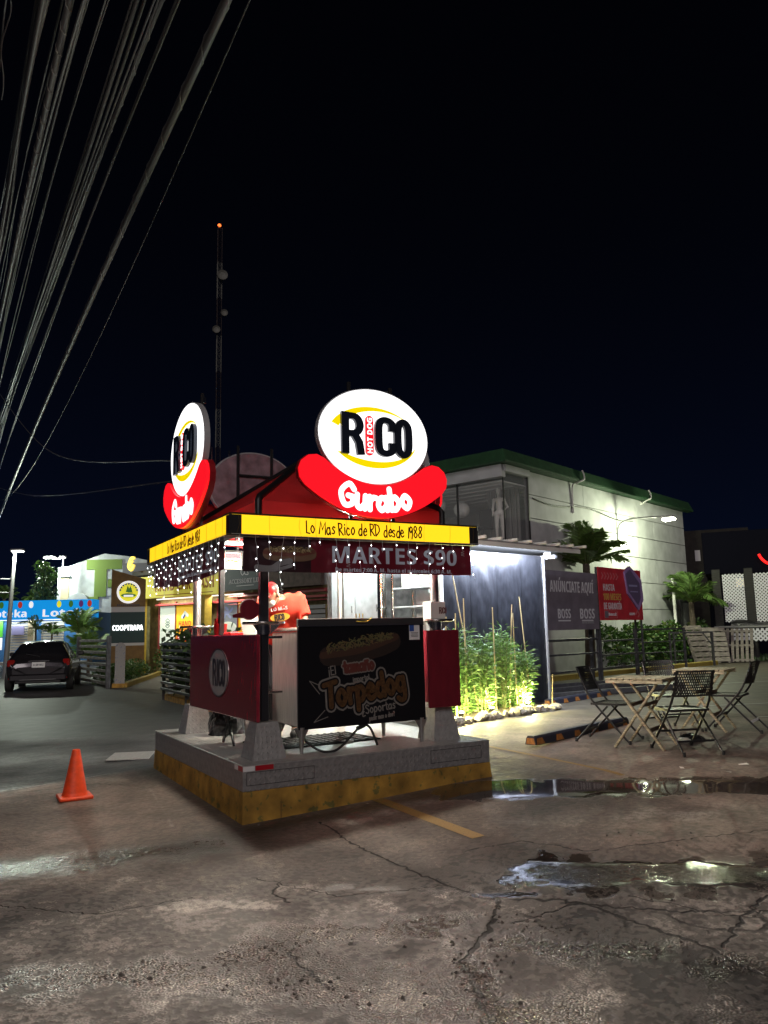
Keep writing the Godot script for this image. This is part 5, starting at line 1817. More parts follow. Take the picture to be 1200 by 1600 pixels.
	mb = Mb.new()
	mb.box(Vector3(0.3, 1.14, -0.6), Vector3(0.4, 0.3, 0.9), 0.01)
	obj("counter_unit", mb, M.white_panel, t)
	for q: Array in [[1.34, -0.3, 0.2], [1.34, -0.65, 0.26], [2.06, -0.4, 0.22], [2.06, -0.85, 0.18]]:
		mb = Mb.new()
		mb.box(Vector3(0.22, q[0] + 0.12, q[1]), Vector3(0.3, 0.22, q[2]), 0.01)
		obj("steel_pan", mb, M.steel_brushed, t)
	mb = Mb.new()
	mb.box(Vector3(0.62, 1.35, -0.6), Vector3(0.03, 2.56, 1.1))
	obj("tiled_back", mb, M.white_panel, t)
	for z: float in [-0.6, -2.1]:
		mb = Mb.new()
		mb.box(Vector3(-0.25, 2.69, z), Vector3(0.06, 0.03, 0.7), 0.005)
		var l := obj("tube_lamp", mb, M.lamp_white, roof)
		bulb(l, Vector3(-0.2, 2.6, z), 3.4, Color(0.93, 1, 0.98), 0.04)
	# camera on the roof corner
	var cam := thing("security_camera", "small white security camera under the cabin roof's right corner", "security camera", Vector3(0.85, 0.16, -12.5) + Vector3(w + 0.1, 2.62, 0.12).rotated(Vector3.UP, turn), turn - 0.6)
	mb = Mb.new()
	mb.box(Vector3(-0.04, 0.03, -0.05), Vector3(0.12, 0.12, 0.1), 0.01)
	obj("mount", mb, M.white_paint, cam)
	mb = Mb.new()
	mb.tube([Vector3(0, 0, 0), Vector3(0.03, -0.01, 0.2)], 0.04, 12)
	obj("housing", mb, M.white_paint, cam)
	mb = Mb.new()
	mb.ball(Vector3(0.033, -0.01, 0.2), Vector3(0.036, 0.036, 0.02))
	obj("lens", mb, M.black, cam)

func make_bed() -> void:
	# planted strip before the cladding: earth, stones, canes, shrubs and three spot lamps
	var a := Vector2(0.92, -11.35)
	var b := Vector2(2.72, -13.15)
	var mb := Mb.new()
	var d := (b - a).normalized()
	var o := Vector2(d.y, -d.x)
	if o.y > 0: o = -o
	for i in 12:
		for j in 4:
			var q: Array[Vector3] = []
			for c: Vector2 in [Vector2(0, 0), Vector2(1, 0), Vector2(1, 1), Vector2(0, 1)]:
				var u := (i + c.x) / 12.0
				var w := (j + c.y) / 4.0
				var p := a.lerp(b, u) + o * w * 0.95
				q.append(on(p.x, p.y, 0.03 + 0.05 * sin(PI * w) + 0.012 * sin(u * 40 + w * 9)))
			mb.quad(q[0], q[1], q[2], q[3])
	tag(obj("planting_soil", mb, M.soil, self), "dark soil of the planted strip along the cabin wall", "", "", "stuff")
	for i in 34:
		var u := (i % 20) / 19.0 if i < 20 else rng.randf()
		var back := 0.0 if i < 20 else rng.randf_range(0.12, 0.3)
		var p := a.lerp(b, u) + o * back + Vector2(rng.randf_range(-0.03, 0.03), rng.randf_range(-0.03, 0.03))
		var s := rng.randf_range(0.055, 0.1)
		mb = Mb.new()
		var sq := Vector3(rng.randf_range(0.9, 1.4), rng.randf_range(0.65, 0.95), rng.randf_range(0.8, 1.1))
		var seeds := []
		for k in 5: seeds.append([rand_dir(), rng.randf_range(0.55, 0.85)])
		var rock := func(v: Vector3) -> Vector3:
			var r := 1.0
			for e: Array in seeds:
				var c := v.dot(e[0])
				if c > 0.05: r = minf(r, (e[1] as float) / c)
			return v * r * sq * s
		for r in 7:
			for k in 10:
				var q: Array[Vector3] = []
				for c: Vector2 in [Vector2(0, 0), Vector2(0, 1), Vector2(1, 1), Vector2(1, 0)]:
					var th := PI * (r + c.x) / 7
					var g := TAU * (k + c.y) / 10
					q.append(rock.call(Vector3(sin(th) * cos(g), -cos(th), -sin(th) * sin(g))))
				mb.quad(q[0], q[1], q[2], q[3])
		var st := obj("edging_stone", mb, M.stone, self, on(p.x, p.y, s * 0.45), rng.randf() * TAU)
		tag(st, "pale rough stone edging the lit planting strip", "stone", "stones edging the planting strip")
	var tall := [1.25, 1.5, 1.3, 1.55, 1.35, 1.4, 1.6, 1.45, 1.2, 1.15]
	for i in 10:
		var u := 0.03 + 0.1 * i
		var p := a.lerp(b, u) + o * (0.34 if i % 2 == 0 else 0.55)
		var t := thing("bamboo_shrub", ["slender shrub with narrow leaves, leftmost in the lit strip", "tall narrow-leaved shrub behind the leftmost one", "third narrow-leaved shrub from the strip's left end", "tallest narrow-leaved shrub at the strip's left middle", "bushy narrow-leaved shrub left of the strip's centre", "narrow-leaved shrub at the centre of the lit strip", "tall narrow-leaved shrub right of the strip's centre", "narrow-leaved shrub third from the strip's right end", "bright yellow-green shrub second from the strip's right end", "low bushy shrub at the right end of the lit strip"][i], "shrub", on(p.x, p.y, 0.05), rng.randf() * TAU, "shrubs in the lit strip")
		var h: float = tall[i] * 0.84
		var stem := Mb.new()
		var fol := Mb.new()
		for k in 4:
			var lean := Vector3(rng.randf_range(-0.14, 0.14), 0, rng.randf_range(-0.1, 0.1))
			var hk := h * rng.randf_range(0.7, 1.0)
			var pts := [Vector3.ZERO + lean * 0.3, lean * 0.7 + Vector3(0, hk * 0.5, 0), lean + Vector3(0, hk, 0)]
			stem.tube(pts, [0.007, 0.005, 0.003], 5)
			for j in 240:
				var v := sqrt(rng.randf()) if rng.randf() < 0.5 else rng.randf()
				v = clampf(v, 0.06, 1.0)
				var c: Vector3 = (pts[0] as Vector3).lerp(pts[1], v * 2) if v < 0.5 else (pts[1] as Vector3).lerp(pts[2], v * 2 - 1)
				var r := rand_dir()
				var out := Vector3(r.x, absf(r.y) * 0.5 + 0.25, r.z).normalized()
				c += Vector3(r.x, r.y * 0.6, r.z) * rng.randf_range(0.0, 0.15)
				var g := rng.randf_range(0.65, 1.3)
				fol.col = Color(0.075 * g, 0.15 * g, 0.035 * g)
				leaf(fol, c, out, out.cross(rand_dir()).normalized(), rng.randf_range(0.09, 0.17), rng.randf_range(0.007, 0.011), 0.3)
		obj("stem", stem, M.twig, t)
		obj("foliage", fol, M.foliage, t)
	var canes := [[0.06, 0.3, 1.65, 0.0], [0.1, 0.42, 1.7, 0.05], [0.16, 0.3, 1.75, 0.02], [0.28, 0.34, 2.0, 0.0], [0.42, 0.4, 2.75, -0.14], [0.56, 0.34, 1.85, 0.0], [0.7, 0.36, 1.9, 0.06], [0.75, 0.3, 1.75, 0.0], [0.92, 0.32, 2.05, -0.06], [1.02, 0.1, 0.62, 0.06]]
	for i in canes.size():
		var c: Array = canes[i]
		var p: Vector2 = a.lerp(b, c[0]) + o * c[1]
		mb = Mb.new()
		mb.tube([Vector3.ZERO, Vector3(c[3] * c[2], c[2] * 0.9, 0)], [0.012, 0.009], 7)
		tag(obj("bamboo_cane", mb, M.cane, self, on(p.x, p.y)), "very tall leaning bamboo cane rising above the shrubs" if i == 4 else ("short pale cane past the strip's right end" if i == 9 else "thin bamboo cane standing among the lit shrubs"), "cane", "canes among the shrubs")
	var spots := [[0.13, 0.14, 2.7], [0.42, 0.16, 2.0], [0.8, 0.18, 2.7]]
	for i in 3:
		var s: Array = spots[i]
		var p: Vector2 = a.lerp(b, s[0]) + o * s[1]
		var t := thing("garden_lamp", ["bright garden spot lamp at the left end of the planting strip", "garden spot lamp in the middle of the planting strip", "garden spot lamp at the right end of the planting strip"][i], "garden lamp", on(p.x, p.y, 0.04), 0.3, "garden spot lamps")
		mb = Mb.new()
		mb.tube([Vector3(0, -0.05, 0), Vector3(0, 0.05, 0)], 0.008, 6)
		mb.lathe([Vector2(0.0, 0.045), Vector2(0.035, 0.05), Vector2(0.045, 0.1), Vector2(0.04, 0.1), Vector2(0.03, 0.06), Vector2(0, 0.058)], 14)
		obj("lamp_body", mb, M.black_paint, t)
		mb = Mb.new()
		mb.ball(Vector3(0, 0.105, 0), Vector3(0.036, 0.02, 0.036), 6, 12)
		obj("lamp_lens", mb, M.garden_glow, t)
		bulb(t, Vector3(0, 0.17, 0), s[2], Color(1.0, 0.95, 0.62), 0.03)

func make_wheel_stop(label: String, a: Vector2, b: Vector2) -> void:
	var l := a.distance_to(b)
	var c := (a + b) / 2
	var t := thing("wheel_stop", label, "wheel stop", on(c.x, c.y), -atan2(b.y - a.y, b.x - a.x), "striped wheel stops")
	var sec := PackedVector2Array([Vector2(-0.075, 0), Vector2(0.075, 0), Vector2(0.055, 0.075), Vector2(0.035, 0.1), Vector2(-0.035, 0.1), Vector2(-0.055, 0.075)])
	var mb := Mb.new()
	mb.x.basis = Basis(Vector3.UP, PI / 2)
	mb.prism(sec, -l / 2, l / 2)
	obj("rubber_block", mb, M.rubber_blue, t)
	var k := int(l / 0.45)
	for i in k + 1:
		var x := -l / 2 + 0.1 + (l - 0.2) * i / k
		for s: float in [-1.0, 1.0]:
			mb = Mb.new()
			var z0 := 0.0765 * s
			var z1 := 0.0575 * s
			var q := [Vector3(x - 0.09, 0.006, z0), Vector3(x + 0.09, 0.006, z0), Vector3(x + 0.055, 0.072, z1), Vector3(x - 0.055, 0.072, z1)]
			if s > 0: mb.quad(q[0], q[1], q[2], q[3])
			else: mb.quad(q[3], q[2], q[1], q[0])
			obj("orange_panel", mb, M.orange_panel, t)
	mb = Mb.new()
	for s: float in [-1.0, 1.0]:
		var q := [Vector3(s * (l / 2 + 0.0015), 0.008, 0.06), Vector3(s * (l / 2 + 0.0015), 0.008, -0.06), Vector3(s * (l / 2 + 0.0015), 0.075, -0.045), Vector3(s * (l / 2 + 0.0015), 0.075, 0.045)]
		if s > 0: mb.quad(q[0], q[1], q[2], q[3])
		else: mb.quad(q[3], q[2], q[1], q[0])
	obj("end_panel", mb, M.orange_panel, t)

func make_table(label: String, at: Vector3, turn: float) -> void:
	var t := thing("folding_table", label, "table", at, turn, "slatted folding tables")
	for i in 9:
		var mb := Mb.new()
		mb.box(Vector3(-0.28 + 0.07 * i, 0.735, 0), Vector3(0.058, 0.018, 0.62), 0.003)
		obj("slat", mb, M.wood if i % 3 else M.wood_pale, t)
	for z: float in [-0.29, 0.29]:
		var mb := Mb.new()
		mb.box(Vector3(0, 0.708, z), Vector3(0.62, 0.035, 0.03), 0.003)
		obj("apron", mb, M.wood_pale, t)
	for z: float in [-0.25, 0.25]:
		for s: float in [-1.0, 1.0]:
			var mb := Mb.new()
			mb.bar(Vector3(0.27 * s, 0.0, z + 0.013 * s), Vector3(-0.24 * s, 0.7, z + 0.013 * s), 0.024, 0.042, 0.003, Vector3(0, 0, 1))
			obj("leg", mb, M.wood, t)
	for q: Array in [[0.27, 0.2], [-0.15, 0.46], [0.15, 0.46]]:
		var mb := Mb.new()
		mb.box(Vector3((0.27 - 0.51 * 0.28) if q[1] < 0.3 else q[0] * 0.45, q[1], 0), Vector3(0.022, 0.04, 0.5), 0.003)
		obj("stretcher", mb, M.wood_dark, t)

func make_chair() -> Node3D:
	# folding chair facing +z, feet on y = 0
	var t := thing("folding_chair", "", "chair", Vector3.ZERO, 0.0, "black folding chairs at the tables")
	for s: float in [-1.0, 1.0]:
		var mb := Mb.new()
		mb.tube(curve3([Vector3(0.23 * s, 0.01, 0.36), Vector3(0.215 * s, 0.44, -0.03), Vector3(0.205 * s, 0.62, -0.14), Vector3(0.2 * s, 0.83, -0.22)], 4), 0.0125, 8)
		obj("front_leg", mb, M.black_metal, t)
		mb = Mb.new()
		mb.tube([Vector3(0.215 * s, 0.01, -0.27), Vector3(0.205 * s, 0.41, 0.12)], 0.012, 8)
		obj("rear_leg", mb, M.black_metal, t)
		for q: Vector3 in [Vector3(0.23 * s, 0.012, 0.36), Vector3(0.215 * s, 0.012, -0.27)]:
			mb = Mb.new()
			mb.lathe([Vector2(0, -0.012), Vector2(0.018, -0.012), Vector2(0.016, 0.03), Vector2(0, 0.03)], 10, q)
			obj("foot", mb, M.rubber, t)
	for q: Array in [[Vector3(-0.225, 0.2, 0.19), Vector3(0.225, 0.2, 0.19)], [Vector3(-0.21, 0.13, -0.15), Vector3(0.21, 0.13, -0.15)]]:
		var mb := Mb.new()
		mb.bar(q[0], q[1], 0.014, 0.022, 0.003)
		obj("crossbar", mb, M.black_metal, t)
	# seat: a frame with woven bands
	var mb := Mb.new()
	var ring := PackedVector2Array()
	for q: Vector2 in [Vector2(-0.2, -0.06), Vector2(0.2, -0.06), Vector2(0.205, 0.26), Vector2(0.17, 0.31), Vector2(-0.17, 0.31), Vector2(-0.205, 0.26)]: ring.append(Vector2(q.x, -q.y))
	mb.x = Transform3D(Basis(Vector3.RIGHT, -PI / 2), Vector3(0, 0.43, 0))
	mb.ribbon(ring, 0.03, -0.012, 0.012, true)
	mb.x = Transform3D.IDENTITY
	for i in 15: mb.box(Vector3(-0.18 + 0.0257 * i, 0.432, 0.125), Vector3(0.016, 0.008, 0.36))
	for i in 15: mb.box(Vector3(0, 0.426, -0.045 + 0.0245 * i), Vector3(0.39, 0.006, 0.014))
	obj("seat", mb, M.black_weave, t)
	# backrest: curved panel pierced by rows of slots
	mb = Mb.new()
	var cols := 18
	var rows := 9
	var at := func(u: float, v: float) -> Vector3:
		var x := (u - 0.5) * 0.43
		return Vector3(x, 0.585 + v * 0.25, -0.135 - v * 0.09 - 0.045 * (1.0 - pow(2.0 * u - 1.0, 2)))
	for j in rows + 1:
		for i in cols:
			var lowest := 0.35 * sin(PI * clampf((i + 0.5) / cols, 0, 1)) * 0.0
			var wv := 0.62 if j in [0, rows] else 0.34
			var v0: float = (j - wv * 0.5) / rows - lowest
			var v1: float = (j + wv * 0.5) / rows
			var p := [at.call(float(i) / cols, v0), at.call(float(i + 1) / cols, v0), at.call(float(i + 1) / cols, v1), at.call(float(i) / cols, v1)]
			mb.quad(p[0], p[1], p[2], p[3])
			mb.quad(p[1] + Vector3(0, 0, -0.006), p[0] + Vector3(0, 0, -0.006), p[3] + Vector3(0, 0, -0.006), p[2] + Vector3(0, 0, -0.006))
	for j in rows:
		for i in cols + 1:
			var solid := 0.3 if absf(absf(i - cols / 2.0) - (j * 0.75 + 0.5)) < 1.6 else 0.62
			if i in [0, cols]: solid = 1.1
			var u := (i + (0.5 if j % 2 else 0.0)) / cols
			if u > 1.0: continue
			var du := solid * 0.5 / cols
			var p := [at.call(u - du, float(j) / rows), at.call(u + du, float(j) / rows), at.call(u + du, float(j + 1) / rows), at.call(u - du, float(j + 1) / rows)]
			mb.quad(p[0], p[1], p[2], p[3])
			mb.quad(p[1] + Vector3(0, 0, -0.005), p[0] + Vector3(0, 0, -0.005), p[3] + Vector3(0, 0, -0.005), p[2] + Vector3(0, 0, -0.005))
	obj("backrest", mb, M.black_weave, t)
	return t

func make_tables_and_chairs() -> void:
	make_table("slatted wooden folding table nearest the camera, with pale top", on(2.83, -8.95), -0.62)
	make_table("darker slatted folding table behind the pale nearer one", on(4.0, -10.15), -0.62)
	var c := make_chair()
	c.position = on(3.13, -8.5)
	c.rotation.y = PI + 0.166
	c.set_meta("label", "black folding chair in front of the near table, its back to the camera")
	copy(c, "folding_chair", "black folding chair at the near table's left end, beside the wheel stop", on(2.52, -9.46), 0.96)
	copy(c, "folding_chair", "black folding chair behind the near table, only its back and seat edge showing", on(3.55, -10.25), 0.15)
	var r := copy(c, "folding_chair", "black folding chair at the far right facing the rear table", on(4.32, -9.95), -2.2)
	var mb := Mb.new()
	mb.bar(Vector3(-0.2, 0.13, -0.16), Vector3(0.2, 0.13, -0.16), 0.006, 0.028)
	obj("white_tape", mb, M.white_paint, r)
	mb = Mb.new()
	for i in 6:
		for k in 10:
			var q: Array[Vector3] = []
			for o: Vector2 in [Vector2(0, 0), Vector2(0, 1), Vector2(1, 1), Vector2(1, 0)]:
				var th := PI * 0.5 * (i + o.x) / 6
				var g := TAU * (k + o.y) / 10
				q.append(Vector3(cos(g) * cos(th) * 0.2, sin(th) * 0.07 * (1 + 0.3 * sin(g * 3)), -sin(g) * cos(th) * 0.11))
			mb.quad(q[0], q[1], q[2], q[3])
	var bg := obj("crumpled_bag", mb, M.bag_black, self, on(3.42, -9.2), 0.4)
	tag(bg, "crumpled black bag with white paper lying under the near table", "bag")
	mb = Mb.new()
	mb.ball(Vector3(-0.16, 0.02, 0.05), Vector3(0.09, 0.035, 0.07), 5, 8)
	obj("white_paper", mb, M.white_card, bg)

func make_boards() -> void:
	var base := Vector3(3.75, 0.17, -18.4)
	var turn := PI / 2 - deg_to_rad(43.0)
	var fr := func(name_: String, label: String, x0: float, x1: float, y0: float, y1: float, rails: Array) -> Node3D:
		var at := base + Vector3(x0, 0, 0).rotated(Vector3.UP, turn)
		var t := thing(name_, label, "billboard", at, turn, "advert boards on steel frames")
		var w := x1 - x0
		for x: float in [0.0, w]:
			var mb := Mb.new()
			mb.box(Vector3(x, y1 / 2, -0.03), Vector3(0.05, y1, 0.05), 0.004)
			mb.box(Vector3(x + (0.1 if x > 0 else -0.1), y1 * 0.3, -0.25), Vector3(0.05, y1 * 0.6, 0.05), 0.004)
			obj("upright", mb, M.frame_grey, t)
		for y: float in rails:
			var mb := Mb.new()
			mb.box(Vector3(w / 2, y, -0.03), Vector3(w, 0.045, 0.04), 0.004)
			obj("rail", mb, M.frame_grey, t)
		var mb := Mb.new()
		mb.box(Vector3(w / 2, (y0 + y1) / 2, 0.02), Vector3(w + 0.02, y1 - y0, 0.03), 0.003)
		obj("panel", mb, M.board_grey if x0 < 1.0 else M.board_red, t)
		return t
	var t: Node3D = fr.call("advert_board", "dark grey advert board with a white call for advertisers", -0.2, 2.32, 1.28, 2.68, [0.3, 0.7, 1.05])
	text(t, "ANÚNCIATE AQUÍ", 0.26, M.board_white, Vector3(1.31, 2.3, 0.0375), {"width": 2.06, "depth": 0.004})
	for i in 2:
		var x := 0.86 if i == 0 else 1.96
		text(t, "BOSS", 0.22 if i == 0 else 0.24, M.board_white, Vector3(x, 1.66, 0.0375), {"width": 0.58 if i == 0 else 0.72, "depth": 0.004})
		var mb := Mb.new()
		mb.box(Vector3(x, 1.5, 0.0375), Vector3(0.56, 0.03, 0.004))
		obj("underline", mb, M.board_white, t)
	text(t, "AUTO SERVICE", 0.055, M.board_grey_text, Vector3(1.98, 1.45, 0.0375), {"width": 0.6, "depth": 0.004})
	t = fr.call("advert_board", "red advert board with a dark hexagonal cut-out at its right end", 2.45, 4.85, 1.5, 2.86, [0.3, 0.62, 0.98])
	text(t, "HASTA", 0.17, M.board_white, Vector3(0.52, 2.34, 0.0375), {"width": 0.62, "depth": 0.004})
	text(t, "100 MESES", 0.17, M.board_gold, Vector3(0.68, 2.1, 0.0375), {"width": 0.98, "depth": 0.004})
	text(t, "DE GARANTÍA", 0.17, M.board_white, Vector3(0.68, 1.86, 0.0375), {"width": 0.98, "depth": 0.004})
	var mb := Mb.new()
	mb.box(Vector3(0.3, 1.65, 0.0385), Vector3(0.2, 0.18, 0.006))
	obj("logo_block", mb, M.board_grey, t)
	mb = Mb.new()
	mb.ribbon(rect(0.2, 1.56, 0.88, 1.74), 0.014, 0.036, 0.043, true)
	mb.ribbon(curve(PackedVector2Array([Vector2(1.98, 1.66), Vector2(2.08, 1.74), Vector2(2.16, 1.64), Vector2(2.08, 1.58)]), 5), 0.04, 0.036, 0.043)
	for i in 6:
		mb.ribbon(PackedVector2Array([Vector2(0.16 + i * 0.16, 2.72), Vector2(0.24 + i * 0.16, 2.64), Vector2(0.16 + i * 0.16, 2.56)]), 0.03, 0.036, 0.041)
	obj("line_print", mb, M.board_pink, t)
	text(t, "Motorcraft", 0.08, M.board_white, Vector3(0.63, 1.65, 0.0375), {"width": 0.42, "depth": 0.004})
	text(t, "GRUPO", 0.07, M.board_white, Vector3(1.75, 1.66, 0.0375), {"depth": 0.004})
	mb = Mb.new()
	mb.prism(PackedVector2Array([Vector2(1.38, 2.78), Vector2(1.72, 2.95), Vector2(2.36, 2.6), Vector2(2.42, 2.05), Vector2(2.1, 1.76), Vector2(1.5, 2.2)]), 0.0, 0.075)
	var hx := obj("hexagon_cutout", mb, M.board_violet, t)
	mb = Mb.new()
	mb.prism(PackedVector2Array([Vector2(1.42, 2.72), Vector2(1.7, 2.86), Vector2(2.22, 2.5), Vector2(2.24, 2.1), Vector2(2.06, 1.9), Vector2(1.54, 2.26)]), 0.0755, 0.08)
	obj("battery_print", mb, M.board_dark, hx)
	mb = Mb.new()
	mb.box(Vector3(1.82, 2.42, 0.082), Vector3(0.5, 0.05, 0.003))
	mb.box(Vector3(1.86, 2.26, 0.082), Vector3(0.44, 0.03, 0.003))
	obj("lines_print", mb, M.board_lilac, hx)
	# steel bars lying on the ground before the frames
	var k := 0
	for q: Array in [[Vector2(2.75, -14.9), Vector2(6.2, -16.9)], [Vector2(2.9, -16.0), Vector2(6.0, -18.2)], [Vector2(3.0, -17.2), Vector2(6.6, -19.0)]]:
		mb = Mb.new()
		mb.bar(on(q[0].x, q[0].y, 0.06), on(q[1].x, q[1].y, 0.06), 0.12, 0.1, 0.006)
		tag(obj("steel_bar", mb, M.frame_grey, self), ["nearest long steel bar lying behind the wheel stop", "middle long steel bar lying before the advert frames", "farthest long steel bar lying before the advert frames"][k], "steel bar", "steel bars on the ground")
		k += 1
	# rail fence continuing to the right, and an empty steel table frame
	t = thing("rail_fence", "grey steel rail fence before the hedge, right of the red board", "fence", on(6.9, -22.2), deg_to_rad(40.0))
	for x: float in [0.0, 2.6]:
		mb = Mb.new()
		mb.box(Vector3(x, 0.62, 0), Vector3(0.06, 1.24, 0.06), 0.004)
		obj("post", mb, M.frame_grey, t)
	for y: float in [1.22, 0.86, 0.56, 0.28]:
		mb = Mb.new()
		mb.box(Vector3(1.3, y, 0), Vector3(2.6, 0.05 if y > 1.2 else 0.03, 0.05), 0.004)
		obj("rail", mb, M.frame_grey, t)
	t = thing("steel_table_frame", "bare grey steel table frame standing before the pallets", "table frame", on(9.35, -26.4), deg_to_rad(10.0))
	for p: Vector2 in [Vector2(0, 0), Vector2(1.45, 0.15), Vector2(0.55, -0.7), Vector2(1.9, -0.6)]:
		mb = Mb.new()
		mb.box(Vector3(p.x, 0.55, p.y), Vector3(0.06, 1.1, 0.06), 0.004)
		obj("leg", mb, M.frame_grey, t)
	mb = Mb.new()
	mb.bar(Vector3(0, 1.1, 0), Vector3(1.45, 1.1, 0.15), 0.06, 0.05)
	mb.bar(Vector3(0.55, 1.1, -0.7), Vector3(1.9, 1.1, -0.6), 0.06, 0.05)
	mb.bar(Vector3(0, 1.1, 0), Vector3(0.55, 1.1, -0.7), 0.06, 0.05)
	mb.bar(Vector3(1.45, 1.1, 0.15), Vector3(1.9, 1.1, -0.6), 0.06, 0.05)
	mb.bar(Vector3(0.03, 0.7, 0), Vector3(0.3, 1.08, 0.02), 0.03, 0.03)
	mb.bar(Vector3(1.42, 0.7, 0.14), Vector3(1.15, 1.08, 0.1), 0.03, 0.03)
	obj("top_frame", mb, M.frame_grey, t)

func make_pallet(label: String, at: Vector3, turn: float, tilt: float, upright: bool) -> void:
	var t := thing("pallet", label, "pallet", at, turn, "pallets leaning by the hedge")
	var rot := Basis(Vector3.RIGHT, -tilt)
	for i in 7:
		var mb := Mb.new()
		mb.x.basis = rot
		if upright: mb.box(Vector3(-0.48 + 0.16 * i, 0.72, 0.06), Vector3(0.1, 1.44, 0.02), 0.003)
		else: mb.box(Vector3(0, 0.12 + 0.2 * i, 0.06), Vector3(0.78, 0.16, 0.02), 0.003)
		obj("slat", mb, M.pallet_wood, t)
	for y in 3:
		var mb := Mb.new()
		mb.x.basis = rot
		if upright: mb.box(Vector3(0, 0.1 + 0.62 * y, 0.0), Vector3(1.08, 0.09, 0.09), 0.004)
		else: mb.box(Vector3(-0.35 + 0.35 * y, 0.7, 0.0), Vector3(0.09, 1.4, 0.09), 0.004)
		obj("bearer", mb, M.pallet_wood, t)

func lattice(mb: Mb, x0: float, y0: float, x1: float, y1: float, gap: float, w: float, z: float) -> void:
	for s in 2:
		var span := (x1 - x0) + (y1 - y0)
		var k := int(span / gap) + 1
		for i in k + 1:
			var c := i * gap
			# line x - x0 = c - t, y = y0 + t, clipped to the frame
			var t0 := maxf(0.0, c - (x1 - x0))
			var t1 := minf(y1 - y0, c)
			if t1 - t0 < 0.02: continue
			var a := Vector3(x0 + c - t0, y0 + t0, z)
			var b := Vector3(x0 + c - t1, y0 + t1, z)
			if s == 1:
				a.x = x0 + x1 - a.x
				b.x = x0 + x1 - b.x
				a.z += 0.012
				b.z += 0.012
			mb.bar(a, b, w, 0.01, 0.0, Vector3(0, 0, 1))

func make_right_back() -> void:
	make_pallet("grey pallet of wide boards leaning behind the steel table frame", on(11.15, -28.2), 0.45, 0.34, false)
	make_pallet("broken pallet part leaning between the wide and the narrow pallet", on(11.75, -28.4), -0.2, 0.5, false)
	make_pallet("weathered pallet of narrow slats leaning before the lattice counter", on(12.5, -28.6), -0.5, 0.62, true)
	# lattice kiosk at the right edge
	var t := thing("lattice_bar", "dark timber bar with white lattice panels at the right edge", "bar", on(12.9, -30.8), -0.42)
	for x: float in [0.0, 1.15, 2.3]:
		var mb := Mb.new()
		mb.box(Vector3(x, 1.75, 0), Vector3(0.3 if x < 2.0 else 0.2, 3.5, 0.2), 0.01)
		obj("post", mb, M.dark_timber, t)
	for x: float in [0.22, 1.32]:
		var mb := Mb.new()
		lattice(mb, x, 1.45, x + 0.75, 3.3, 0.13, 0.045, 0.1)
		tag(obj("lattice_panel", mb, M.lattice_white, t), "", "")
	var mb := Mb.new()
	mb.box(Vector3(1.5, 1.28, 0.3), Vector3(3.4, 0.07, 0.6), 0.01)
	obj("counter_top", mb, M.trim_grey, t)
	mb = Mb.new()
	lattice(mb, 0.42, 0.75, 2.8, 1.2, 0.16, 0.06, 0.62)
	obj("front_lattice", mb, M.lattice_white, t)
	for x: float in [0.5, 1.2, 1.9, 2.6]:
		mb = Mb.new()
		mb.box(Vector3(x, 0.6, 0.5), Vector3(0.1, 1.2, 0.1), 0.008)
		obj("counter_leg", mb, M.dark_timber, t)
	mb = Mb.new()
	for i in 10:
		for k in 8:
			var q: Array[Vector3] = []
			for o: Vector2 in [Vector2(0, 0), Vector2(0, 1), Vector2(1, 1), Vector2(1, 0)]:
				var g := PI * (k + o.y) / 8
				q.append(Vector3(0.4 + 2.2 * (i + o.x) / 10, 1.32 + 0.22 * sin(g) * (0.8 + 0.3 * sin(i + o.x)), 0.3 - 0.26 * cos(g)))
			mb.quad(q[0], q[3], q[2], q[1])
	tag(obj("covered_heap", mb, M.bag_black, t), "", "")
	t = thing("dark_pavilion", "black windowless upper storey with a curved red neon at the right edge", "building", on(12.9, -31.9), -0.42)
	mb = Mb.new()
	mb.box(Vector3(3.0, 4.25, -2.0), Vector3(6.0, 1.7, 3.8), 0.02)
	obj("upper_storey", mb, M.dark_wall, t)
	mb = Mb.new()
	mb.box(Vector3(3.0, 1.7, -3.0), Vector3(6.0, 3.4, 0.2))
	obj("rear_wall", mb, M.dark_wall, t)
	mb = Mb.new()
	mb.tube(curve3([Vector3(2.05, 4.1, 0.02), Vector3(2.15, 3.9, 0.02), Vector3(2.35, 3.72, 0.02), Vector3(2.7, 3.62, 0.02)], 5), 0.055, 8)
	obj("neon_tube", mb, M.neon, t)
	for q: Array in [[0.35, 3.1], [1.3, 3.15]]:
		mb = Mb.new()
		mb.box(Vector3(q[0], q[1], -2.88), Vector3(0.3, 0.36, 0.03))
		obj("lit_window", mb, M.warm_window, t)
	t = thing("brown_block", "dark brown building with a small lit window behind the white hall", "building", on(15.2, -40.5), -0.38)
	mb = Mb.new()
	mb.box(Vector3(1.6, 3.1, -2.0), Vector3(3.4, 6.2, 4.0))
	obj("wall", mb, M.brown_wall, t)
	for k in 2:
		mb = Mb.new()
		mb.box(Vector3(0.85 + 0.55 * k, 4.9, 0.02), Vector3(0.25, 0.55, 0.04))
		obj("lit_window", mb, M.warm_window if k else M.board_white, t)

